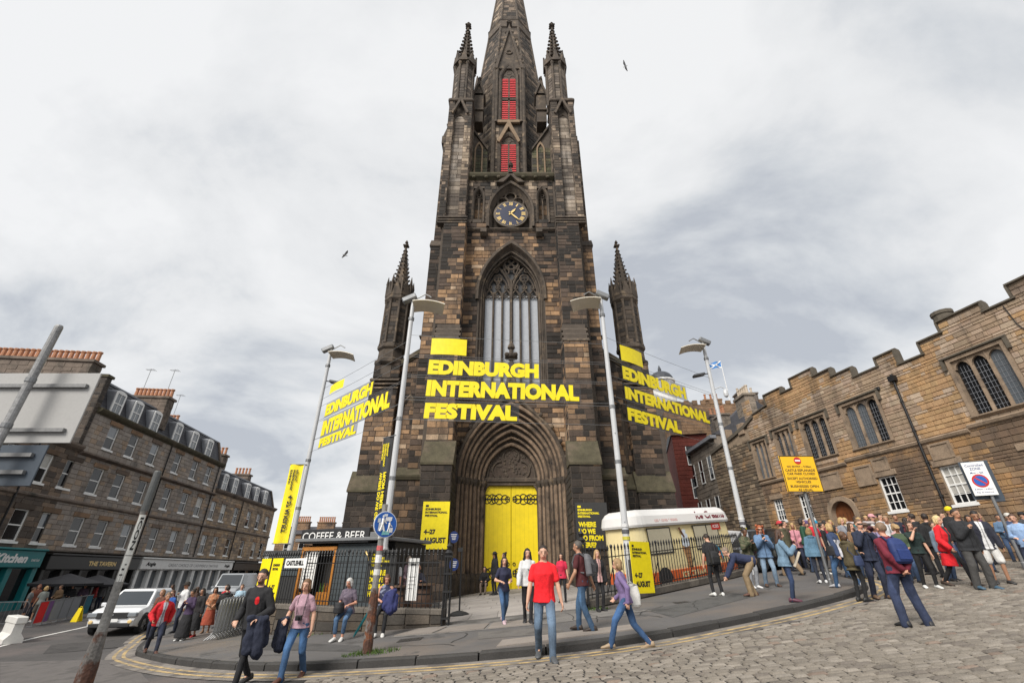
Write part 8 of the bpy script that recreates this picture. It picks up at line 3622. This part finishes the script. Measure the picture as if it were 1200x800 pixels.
def everyone():
 q = person
 # --- foreground, left to right
 p = q('bearded man in black sweatshirt with red chest emblem carrying a navy jacket', (280, 806, 661), 172, 'walk', ('jumper', BLK), ('slim', (.012, .012, .014)), (.02, .02, .02), ('short', DBR), 'p', det=0, beard=(.04, .022, .012),
  pat='emblem', pat2=(.62, .01, .015), pose=dict(lh=(-.2, .22, .98), rh=(.22, .14, .95), hy=10))
 draped_coat(p, 'navy jacket folded over the arm of the man in black', NAVY, ((-.22, .22, .5), [((-.3, .16, .96), (-.12, .3, .98), .06, .06), ((-.26, .2, .94), (-.3, .2, .5), .08, .1), ((-.14, .26, .94), (-.18, .28, .55), .07, .09), ((-.3, .1, .9), (-.32, .08, .62), .06, .07)]))
 p = q('woman in pink top and blue jeans with a camera at her waist', (340, 797, 675), 178, 'walk2', ('tee', (.40, .25, .30)), ('jeans', (.04, .095, .20)), (.09, .035, .02), ('bob', (.16, .085, .04)), 'p', True, 0, pose=dict(rh=(.22, .2, 1.0), lh=(-.25, .02, .82)), tophem=.88)
 draped_coat(p, 'dark navy coat hanging from the arm of the woman in pink', NAVY, ((.3, .1, .5), [((.22, .16, 1.0), (.36, .06, .98), .06, .06), ((.26, .12, .95), (.3, .1, .52), .08, .1), ((.38, .06, .95), (.4, .04, .58), .07, .09)]))
 t = carried(p, 'camera', 'black camera hanging at the waist of the woman in pink', 'camera', (-.02, .17, 1.0))
 g = G()
 g.bbox(-.08, .05, .14, .2, .98, 1.07, .01)
 g.build('camera_body', M_BLACK, t)
 g = G()
 g.tube([(-.015, .2, 1.025), (-.015, .26, 1.02)], .032, 10)
 g.build('lens', M_BLACK, t)
 g = G()
 g.tube([(-.08, .16, 1.06), (-.09, .12, 1.35), (-.06, .0, 1.5), (.06, .0, 1.5), (.09, .12, 1.35), (.05, .16, 1.06)], .006, 4)
 g.build('strap', M_BLACK, t)
 p = q('white-haired woman in mauve top sitting on the low wall', (396, 751, 674), 176, 'wallsit', ('tee', (.15, .12, .155)), ('jeans', (.05, .095, .17)), (.55, .54, .52), ('bob', GHR), 'r', True, 0, h=1.66, bulk=1.08, crop=True, pat='mottle', pat2=(.10, .08, .11), pose=dict(hy=-15))
 shoulder_bag(p, 'black handbag on the lap of the white-haired woman', BLK, (.1, .02, .78), .3, .26, .26, False)
 p = q('brown-haired woman in dark navy top sitting behind the sign post', (444, 746, 677), 184, 'wallsit', ('vest', (.03, .035, .08)), ('slim', BLK), (.55, .54, .52), ('bob', (.09, .04, .02)), 'r', True, 0, h=1.66, bulk=1.12, pat='mottle', pat2=(.2, .22, .3), pose=dict(hp=20, hy=12))
 draped_coat(p, 'dark blue raincoat over the lap of the seated brown-haired woman', (.02, .025, .10), ((-.2, -.1, .45), [((-.25, -.25, 1.08), (-.05, -.1, .98), .08, .08), ((-.2, -.12, 1.0), (-.22, .0, .62), .12, .13), ((-.32, -.16, .95), (-.32, -.02, .66), .08, .1), ((-.05, -.1, .9), (-.08, .0, .7), .1, .1)]))
 a = gpt(414, 746, PH)
 t = thing('walking_stick', 'teal folded umbrella leaning between the two seated women', 'umbrella', a)
 g = G()
 b = a + Vector((.32, .35, .72))
 g.tube([a, a.lerp(b, .1), a.lerp(b, .5), b], [.01, .03, .035, .02], 7)
 g.build('folded_cloth', mat('teal cloth', (.01, .20, .22), .7), t)
 g = G()
 g.tube([b, b + Vector((.03, .03, .1)), b + Vector((.07, .05, .12)), b + Vector((.09, .06, .07))], .012, 6)
 g.build('handle', M_BLACK, t)
 q('man in red T-shirt and faded jeans stepping off the kerb', (640, 774, 636), 180, 'walk', ('tee', (.78, .012, .02)), ('jeans', (.085, .125, .18)), (.07, .075, .08), ('crop', DBR), 'p', det=0, pose=dict(lf=(-.1, .22, 0), rf=(.1, -.3, .06), rh=(.3, .08, .8), lh=(-.3, .06, .79)), bulk=1.06, tophem=.85)
 p = q('man in grey backpack and sleeveless dark vest by the right gate', (686, 739, 632), 62, 'walk2', ('tee', (.07, .012, .014)), ('jeans', (.04, .085, .155)), (.03, .02, .015), ('short', (.08, .07, .06)), 't', det=0, bulk=1.05, pose=dict(lf=(-.12, -.2, .02), rf=(.12, .2, 0)), pat='front', pat2=BLK)
 backpack(p, 'grey backpack on the man by the right gate', (.12, .12, .13))
 p = q('fair-haired woman in lilac cardigan striding with a white shoulder bag', (737, 761, 655), 72, 'stride', ('long', (.17, .12, .25)), ('jeans', (.035, .085, .19)), (.30, .22, .14), ('bob', (.30, .19, .09)), 'p', True, 0)
 shoulder_bag(p, 'white cotton bag on the shoulder of the woman in lilac', (.62, .61, .58), (.26, -.12, .96), .42, .42, .12)
 p = q('woman in navy top and jeans walking out beside the one in white', (590, 730, 650), 200, 'walk2', ('tee', (.02, .022, .05)), ('slim', (.035, .075, .15)), (.45, .33, .36), ('long', (.02, .013, .01)), 'p', True, 1, pose=dict(lh=(-.1, .25, 1.05), rh=(.16, .24, 1.05), hy=-10))
 p = q('woman with long black hair in white sweater and black trousers', (619, 730, 642), 182, 'walk', ('jumper', (.55, .55, .55)), ('slim', (.016, .015, .017)), (.02, .02, .022), ('long', (.012, .009, .008)), 'p', True, 1, hairlen=1.38, pose=dict(lf=(-.06, .12, 0), rf=(.07, -.12, .02), hy=8))
 shoulder_bag(p, 'small black crossbody bag of the woman in white', BLK, (-.24, .08, .95), .16, .16, .07, True, cross=True)
 # --- by the door and the gate
 q('tall person in black with a dark hat before the yellow door', (580, 697, 646), 120, 'stand', ('coat', BLK), ('slim', BLK), BLK, ('long', DBR), 'p', True, 2, tophem=.62, hat=('brim', (.02, .018, .016)))
 q('person in pale top with dark hair by the yellow door', (592, 697, 647), 100, 'hold', ('long', (.45, .43, .42)), ('slim', BLK), BLK, ('bun', DBR), 'p', True, 2)
 q('person in bright red top standing behind the man in red', (660, 706, 648), 170, 'stand', ('tee', (.55, .02, .06)), ('slim', BLK), BLK, ('long', DBR), 'p', True, 2)
 q('grey-haired seated person in beige coat left of the door', (550, 695, 657), 190, 'sit', ('coat', (.42, .35, .30)), ('slim', BLK), BLK, ('short', (.4, .38, .36)), 'p', False, 2, h=1.68)
 q('dark-haired seated person in black with a pale bag by the door', (566, 697, 661), 175, 'sit', ('coat', BLK), ('slim', (.2, .15, .12)), BLK, ('long', DBR), 'p', True, 2, h=1.62)
 q('fair-haired woman in black behind the right-hand railing', (704, 716, 651), 195, 'stand', ('coat', BLK), ('slim', BLK), BLK, ('long', (.4, .25, .12)), 'p', True, 2, pat='front', pat2=(.5, .3, .28))
 q('woman in pink top with grey hair standing behind the railing', (480, -18.6, 641), 205, 'hold', ('long', (.40, .28, .32)), ('jeans', DEN), BLK, ('bob', (.35, .28, .22)), 'p', True, 2)
 q('bald man in dark shirt sitting at the cask table', (491, -17.9, 661), 190, 'stool', ('shirt', (.03, .03, .045)), ('jeans', NAVY), BLK, ('bald', GHR), 'r', False, 2, h=1.74)
 q('person in white shirt drinking at the cask table', (467, -18.3, 648), 150, 'chest', ('tee', (.55, .55, .56)), ('jeans', NAVY), BLK, ('short', (.2, .1, .05)), 'r', False, 2)
 q('person in dark jacket behind the first cask table', (474, -19.6, 652), 170, 'stand', ('coat', NAVY), ('jeans', NAVY), BLK, ('short', DBR), 'p', False, 2)
 # --- left corner and the queue
 q('man in red jacket over striped shirt leaning into his stride', (176, 765, 690), 222, 'stride', ('coat', (.5, .012, .02)), ('jeans', NAVY), (.07, .03, .02), ('crop', (.16, .10, .06)), 't', False, 1, pat='front', pat2=(.4, .4, .45), pose=dict(lean=14))
 q('woman in long black skirt looking at her phone in the queue', (212, 750, 692), 172, 'phone', ('long', (.05, .03, .07)), ('skirt', BLK), (.6, .6, .58), ('bun', DBR), 't', True, 1, hem=.12)
 q('woman in long dark coat beside the long-skirted woman', (224, 746, 695), 168, 'stand', ('coat', (.02, .017, .018)), ('skirt', BLK), (.3, .02, .02), ('long', DBR), 't', True, 2, tophem=.5)
 q('woman in orange patterned dress and tan shawl in the queue', (240, 741, 688), 200, 'hold', ('long', (.38, .15, .07)), ('skirt', (.30, .06, .03)), (.2, .12, .07), ('bob', DBR), 't', True, 1, hem=.3, pat='mottle', pat2=(.42, .24, .14))
 q('person in black puffer jacket and jeans with back turned in queue', (254, 741, 690), 15, 'pocket', ('coat', (.016, .015, .015)), ('jeans', DEN), BLK, ('short', DBR), 'p', False, 1, bulk=1.12, tophem=.72)
 q('man in white shirt and dark hat in the middle of the queue', (222, -21.5, 681), 150, 'chest', ('shirt', (.60, .60, .60)), ('jeans', NAVY), BLK, ('short', DBR), 't', False, 2, hat=('brim', (.03, .025, .02)))
 q('person in blue shirt peering past the man in red jacket', (204, -20.6, 691), 185, 'stand', ('shirt', (.03, .10, .35)), ('jeans', NAVY), BLK, ('short', (.12, .06, .03)), 'p', False, 2)
 q('tan-haired person right behind the man in red jacket', (193, -19.5, 690), 170, 'stand', ('coat', (.12, .05, .03)), ('jeans', NAVY), BLK, ('bob', (.22, .11, .05)), 'p', True, 2)
 q('person in red and blue jacket near the crowd barriers', (268, -21.5, 684), 160, 'stand', ('coat', (.03, .08, .32)), ('jeans', NAVY), BLK, ('short', DBR), 'p', False, 2, pat='block', pat2=(.45, .02, .03))
 q('person in pale blue shirt behind the barrier stack', (284, -22.5, 688), 200, 'stand', ('shirt', (.36, .50, .60)), ('jeans', DEN), BLK, ('short', (.12, .07, .04)), 'p', False, 2)
 q('person in dark brown coat behind the orange dress', (233, -23.5, 687), 140, 'stand', ('coat', (.05, .025, .018)), ('jeans', NAVY), BLK, ('long', BRN), 'p', True, 2)
 q('person in maroon top seen between the white hat and the shop', (204, -26, 684), 180, 'stand', ('coat', (.12, .012, .02)), ('jeans', NAVY), BLK, ('long', DBR), 'd', True, 2)
 q('bare-legged person in grey T-shirt outside the teal shop', (22, 729, 690), 300, 'ease', ('tee', (.16, .17, .17)), ('shorts', (.05, .05, .06)), WHT, ('short', BRN), 't', False, 2)
 q('blond person in khaki shorts outside the teal shop', (38, 729, 686), 60, 'ease', ('tee', (.22, .24, .22)), ('shorts', (.14, .12, .09)), WHT, ('bob', BLD), 't', True, 2)
 for k, (x, y, yy, lab, c) in enumerate(((60, 691, 28.5, 'drinker in navy top at the pub, behind the grey panels nearest the purple one', NAVY), (70, 694, 28, 'drinker in brown jacket behind the middle grey barrier panels', (.10, .06, .03)), (84, 693, 29, 'drinker in black top behind the barrier below the parasol', BLK),
  (97, 695, 29.5, 'drinker with pale face by the black barrier panel', (.05, .03, .05)), (113, 690, 31, 'person in red top standing at the pub door', (.3, .03, .03)), (122, 688, 31.5, 'person in grey top standing beside the pub window', GRY), (48, 684, 27.5, 'red-haired person before the teal shop window', (.16, .05, .03)))):
  q(lab, (x, -yy, y), 150 + 25 * (k % 4), 'stand' if k > 3 else 'hold', ('coat', c), ('jeans', NAVY), BLK, ('short' if k % 2 else 'bob', (.25, .08, .04) if k == 6 else BRN), 't' if k % 2 else 'p', bool(k % 2 == 0), 3)
 # --- right-hand pavement
 p = q('person in black T-shirt and grey shorts over leggings, back turned', (842, 698, 624), 5, 'ease', ('tee', (.018, .018, .02)), ('slim', (.014, .014, .016)), (.6, .6, .58), ('short', DBR), 'p', False, 1, pose=dict(rh=(.27, .2, .95), hp=30))
 backpack(p, 'black rucksack worn low by the person in black T-shirt', (.012, .012, .013), .28, .4, .15, .82)
 p = q('man in navy jumper and khaki trousers bending over', (882, 698, 640), 75, 'bend', ('jumper', (.022, .03, .07)), ('loose', (.23, .165, .095)), (.10, .045, .03), ('crop', (.2, .15, .11)), 'p', False, 1, h=1.76)
 p = q('curly red-haired woman in blue denim photographing with a phone', (905, 687, 615), 168, 'phone', ('coat', (.12, .20, .33)), ('jeans', (.15, .21, .28)), (.08, .045, .03), ('curly', (.32, .085, .03)), 'p', True, 1, shades=True, bulk=1.12, pose=dict(lf=(-.14, .1, 0), rf=(.14, -.05, 0)))
 phone(p, 'phone held up by the curly red-haired woman')
 shoulder_bag(p, 'dark crossbody bag of the curly red-haired woman', (.03, .03, .025), (-.26, .06, .92), .28, .2, .1, True, cross=True)
 p = q('person in green camouflage jacket holding a phone by the railing', (885, 689, 618), 190, 'phone', ('coat', (.05, .06, .03)), ('jeans', (.25, .26, .28)), (.6, .6, .6), ('bun', DBR), 'd', True, 1, pat='mottle', pat2=(.11, .10, .06))
 phone(p, 'phone in the hands of the person in camouflage')
 p = q('woman in pale denim jacket and navy leggings on the kerb edge', (931, 705, 620), 250, 'phone', ('coat', (.14, .225, .31)), ('slim', (.02, .035, .08)), (.10, .03, .05), ('long', (.06, .03, .018)), 'p', True, 0, hood=False, pose=dict(lf=(-.07, .02, 0), rf=(.07, -.03, 0), hp=6), tophem=.82)
 t = carried(p, 'paper_bag', 'cream paper parcel held by the woman in pale denim', 'parcel', (0, .34, .9))
 g = G()
 g.M = Matrix.Translation((.04, .34, 1.06)) @ Matrix.Rotation(radians(-30), 4, 'X')
 g.bbox(-.05, .05, -.03, .03, -.28, .14, .01)
 g.build('paper', mat('cream paper', (.55, .48, .38), .8), t)
 q('person in olive waistcoat and red cap walking up the pavement', (930, 674, 607), 20, 'walk', ('coat', (.075, .07, .04)), ('loose', (.20, .14, .085)), BLK, ('short', DBR), 't', False, 2, hat=('cap', (.5, .04, .05)))
 q('person in red T-shirt with a white collar near the sign', (948, -17.8, 607), 190, 'stand', ('tee', (.5, .015, .03)), ('slim', BLK), WHT, ('short', (.2, .11, .06)), 'p', False, 2)
 q('person with purple hat behind the red T-shirt', (942, -19.5, 604), 160, 'stand', ('coat', (.10, .25, .38)), ('slim', BLK), WHT, ('bob', (.25, .1, .1)), 'p', True, 2, hat=('beanie', (.10, .06, .16)))
 p = q('person in light blue jacket beside the yellow sign pole', (965, 683, 618), 340, 'stand', ('coat', (.12, .23, .33)), ('slim', (.02, .025, .04)), (.6, .6, .6), ('bob', BLD), 'p', True, 1)
 p = q('blond woman in navy and white jacket with a black shoulder bag', (994, 688, 611), 25, 'walk', ('coat', (.52, .52, .55)), ('jeans', (.04, .09, .18)), (.4, .4, .42), ('bob', BLD), 'p', True, 1, pat='block', pat2=(.03, .05, .11), hood=False)
 shoulder_bag(p, 'black shoulder bag of the blond woman in navy and white', BLK, (-.27, .0, .95), .3, .26, .12)
 p = q('woman in olive jacket and black leggings gazing upward', (1012, 705, 622), 285, 'fold', ('coat', (.075, .06, .03)), ('slim', (.012, .012, .013)), (.02, .02, .02), ('bob', (.10, .05, .025)), 'p', True, 0, tophem=.74, pose=dict(hp=-14))
 shoulder_bag(p, 'navy handbag of the woman in olive jacket', (.025, .04, .10), (.28, -.05, .98), .28, .26, .13)
 q('man in navy jacket and sunglasses with hands at his collar', (1034, 702, 608), 175, 'chest', ('coat', (.016, .022, .045)), ('jeans', NAVY), (.13, .08, .05), ('crop', (.12, .07, .04)), 'p', False, 0, shades=True, pose=dict(rh=(.12, .2, 1.38), lh=(-.12, .2, 1.38)))
 p = q('balding man with blue backpack and hands clasped behind him', (1074, 735, 611), 2, 'back', ('jumper', (.15, .015, .03)), ('loose', (.028, .04, .085)), (.02, .02, .022), ('crop', (.2, .13, .08)), 'r', False, 0, bulk=1.05)
 backpack(p, 'blue backpack on the man with clasped hands', (.014, .032, .13), .32, .44, .17, 1.0, (.015, .035, .15))
 p = q('young woman in dark green T-shirt and black leggings touching her chin', (1094, 690, 610), 160, 'chest', ('tee', (.015, .03, .028)), ('slim', (.012, .012, .013)), (.65, .65, .63), ('long', (.05, .028, .018)), 'p', True, 0, pose=dict(rh=(.02, .2, 1.46), lf=(-.1, .05, 0), rf=(.12, -.16, 0)), tophem=.88)
 q('blond woman in long red coat over black clothes', (1128, 687, 602), 200, 'walk', ('coat', (.62, .012, .02)), ('slim', BLK), (.06, .04, .03), ('bob', (.62, .47, .24)), 'p', True, 0, tophem=.5, hood=False, pat='front', pat2=(.05, .05, .055))
 q('man in black jacket and grey trousers with one fist raised to chest', (1155, 691, 596), 178, 'chest', ('coat', (.02, .021, .024)), ('loose', (.06, .058, .056)), (.05, .1, .15), ('crop', (.035, .025, .02)), 't', False, 0, bulk=1.04, pose=dict(lf=(-.18, .05, 0), rf=(.14, .0, 0)))
 q('young man in white shorts and navy jacket over white T-shirt', (1177, 685, 598), 150, 'ease', ('coat', (.02, .022, .035)), ('shorts', (.58, .57, .55)), (.03, .03, .03), ('short', (.014, .011, .01)), 't', False, 0, pat='front', pat2=(.6, .6, .6), pose=dict(hp=20))
 q('man in pale blue shirt turning at the edge of the crowd', (1190, -12.6, 612), 120, 'hold', ('shirt', (.26, .38, .58)), ('jeans', NAVY), BLK, ('short', (.08, .04, .025)), 'p', False, 1)
 q('person in white cap behind the pale blue shirt', (1178, -14.6, 601), 170, 'stand', ('coat', (.04, .06, .12)), ('jeans', NAVY), BLK, ('short', BRN), 'p', False, 2, hat=('cap', (.55, .53, .48)))
 q('person with a yellow headband in front of the hall wall', (1109, -15.2, 594), 165, 'stand', ('coat', BLK), ('jeans', NAVY), BLK, ('short', DBR), 't', False, 2, hat=('beanie', (.7, .55, .01)))
 q('person in black hooded coat with back turned beside the green T-shirt', (1082, -14.6, 601), 330, 'pocket', ('coat', (.014, .014, .015)), ('jeans', BLK), BLK, ('short', DBR), 'p', False, 2)
 q('dark-haired person in black next to the hooded coat', (1068, -15.6, 601), 20, 'stand', ('coat', (.02, .02, .022)), ('jeans', BLK), BLK, ('short', DBR), 'p', False, 2)
 for k, (x, y, yy, lab, c, hr, hat) in enumerate((
  (1005, 606, 17.5, 'person shading eyes with raised arms, in pale jacket', (.40, .36, .36), ('short', BLD), None), (983, 606, 18.5, 'fair person in grey fleece behind the blond woman', (.22, .23, .26), ('bob', BLD), None),
  (1010, 612, 15.8, 'person in dark hat and burgundy scarf holding up a phone', (.08, .02, .03), ('short', BRN), ('brim', (.12, .08, .06))), (1036, 604, 16.8, 'person in white T-shirt behind the sunglasses man', (.5, .5, .5), ('short', (.3, .2, .12)), None),
  (1045, 613, 15.2, 'woman in pink striped top behind the sunglasses man', (.45, .28, .28), ('bob', (.32, .2, .1)), None), (1058, 606, 17.6, 'dark-haired person in maroon top before the hall windows', (.14, .03, .04), ('long', DBR), None),
  (1050, 618, 14.2, 'person in green jacket and tan cap behind the blue backpack', (.06, .09, .05), ('short', BRN), ('cap', (.35, .24, .12))), (1028, 601, 19.5, 'distant person in white shirt near the brown door', (.52, .52, .54), ('short', DBR), None),
  (960, 612, 19, 'person in black coat behind the light blue jacket', BLK, ('short', DBR), None), (972, 609, 20.5, 'person in red jacket deep in the crowd near the hall door', (.4, .03, .04), ('bob', BLD), None),
  (1090, 612, 13.8, 'person in grey-blue sweater behind the green T-shirt', (.13, .17, .22), ('short', BRN), None), (915, 607, 20.5, 'person in brown coat by the black car', (.08, .05, .035), ('short', DBR), None),
  (1132, 603, 14.8, 'dark-haired person half hidden behind the red coat', (.03, .03, .035), ('long', DBR), None), (1018, 600, 18.4, 'person with pink cap near the hall door', (.06, .06, .08), ('short', DBR), ('cap', (.6, .3, .33))),
  (975, 615, 16.2, 'person in mustard top holding a folded map near the sign', (.38, .24, .05), ('long', DBR), None), (1022, 614, 16.2, 'grey-haired person in lilac fleece behind the olive jacket', (.24, .2, .32), ('short', GHR), None),
  (1000, 602, 19.8, 'person in teal jacket close to the brown hall door', (.02, .2, .2), ('bob', BRN), None), (985, 599, 21, 'person in cream coat at the hall door step', (.45, .38, .28), ('bob', BLD), None),
  (1047, 602, 18.8, 'person with shaved head in navy fleece below the sash window', NAVY, ('crop', BRN), None), (1066, 608, 16.4, 'person in rust-coloured jumper behind the hooded coat', (.32, .1, .03), ('short', BRN), None),
  (936, 606, 19.2, 'person in dark green raincoat behind the red cap', (.02, .07, .04), ('bob', DBR), None), (925, 603, 22, 'person in pink jumper far back beside the black car', (.5, .22, .26), ('long', BLD), None),
  (1100, 600, 17.2, 'person in pale grey hoodie under the parking sign', (.38, .38, .4), ('short', BRN), None), (1142, 600, 16.6, 'person in plum coat between the red coat and the hall', (.12, .03, .1), ('bob', (.3, .2, .12)), None),
  (1168, 604, 16.8, 'person in denim shirt deep behind the white cap', (.1, .17, .27), ('short', DBR), None), (1196, 604, 15.4, 'person in black cap at the very edge of the crowd', (.05, .05, .055), ('short', BRN), ('cap', BLK)),
  (962, 603, 22.5, 'person in burgundy coat nearest the arched doorway', (.2, .02, .04), ('long', DBR), None), (1012, 600, 21.2, 'tall person in blue check shirt by the brown door', (.07, .13, .26), ('short', BLD), None),
  (994, 612, 16.6, 'brown-haired woman in tan coat behind the blond woman', (.22, .13, .07), ('long', BRN), None), (950, 600, 21.5, 'person with bright blue hood beside the pavement edge', (.02, .22, .40), ('short', DBR), ('beanie', (.02, .25, .42))))):
  q(lab, (x, -yy, y), 150 + 40 * (k % 3), 'camup' if k in (0, 2) else ('hold' if k % 3 == 0 else 'stand'), ('coat' if k % 2 else 'long', c), ('jeans', NAVY if k % 2 else DEN), BLK, hr, 'p' if k % 3 else 't', hr[0] in ('bob', 'long'), 2, hat=hat)


everyone()


def finish_people():
 """grow every body and garment into one continuous surface and colour it"""
 for o, v, _, _ in REMESH:
  m = o.modifiers.new('skin', 'REMESH')
  m.mode, m.voxel_size, m.use_smooth_shade = 'VOXEL', v, True
  s = o.modifiers.new('soften', 'SMOOTH')
  s.factor, s.iterations = .5, 2 if v < .012 else 1
 dg = bpy.context.evaluated_depsgraph_get()
 for o, v, col, amp in REMESH:
  me = bpy.data.meshes.new_from_object(o.evaluated_get(dg))
  me.name = o.name
  o.modifiers.clear()
  old = o.data
  mats = [s for s in old.materials]
  o.data = me
  me.materials.clear()
  for s in mats:
   me.materials.append(s)
  if 'col' in me.attributes:
   me.attributes.remove(me.attributes['col'])
  a = me.attributes.new('col', 'FLOAT_COLOR', 'POINT')
  if amp and v < .021:                         # folds and creases in the cloth
   sd = RN.uniform(0, 50)
   nrm = np.zeros(len(me.vertices) * 3, dtype=np.float32)
   me.vertices.foreach_get('normal', nrm)
   cos_ = np.zeros(len(me.vertices) * 3, dtype=np.float32)
   me.vertices.foreach_get('co', cos_)
   for c, nn, q in zip(cos_.reshape(-1, 3).tolist(), nrm.reshape(-1, 3), range(0, len(cos_), 3)):
    c = Vector(c)
    f = mnoise.noise(Vector((c.x * 9 + sd, c.y * 9, c.z * 5.5 + c.x * 4))) + .5 * mnoise.noise(Vector((c.x * 21, c.y * 21 + sd, c.z * 13 - c.x * 9)))
    cos_[q:q + 3] += nn * (amp * (f - .1))
   me.vertices.foreach_set('co', cos_)
  nv = len(me.vertices)
  C = np.array([(*col(vt.co), 1.0) for vt in me.vertices] if callable(col) else [(*col, 1.0)] * nv, dtype=np.float32)
  if amp:
   P = np.zeros(nv * 3, dtype=np.float32)
   me.vertices.foreach_get('co', P)
   P = P.reshape(-1, 3)
   if o.name.startswith('trousers') and C[0, 2] > C[0, 0] * 1.6:   # denim fades on the thighs and knees
    C[:, :3] *= (.8 + .75 * np.exp(-((P[:, 2] - .62) / .2) ** 2) * (P[:, 1] > -.02))[:, None]
   if o.name.startswith('jacket'):          # the zip
    C[(abs(P[:, 0]) < .012) & (P[:, 1] > .08), :3] *= .35
  a.data.foreach_set('color', C.ravel())
  me.polygons.foreach_set('use_smooth', [True] * len(me.polygons))
  bpy.data.meshes.remove(old)


finish_people()
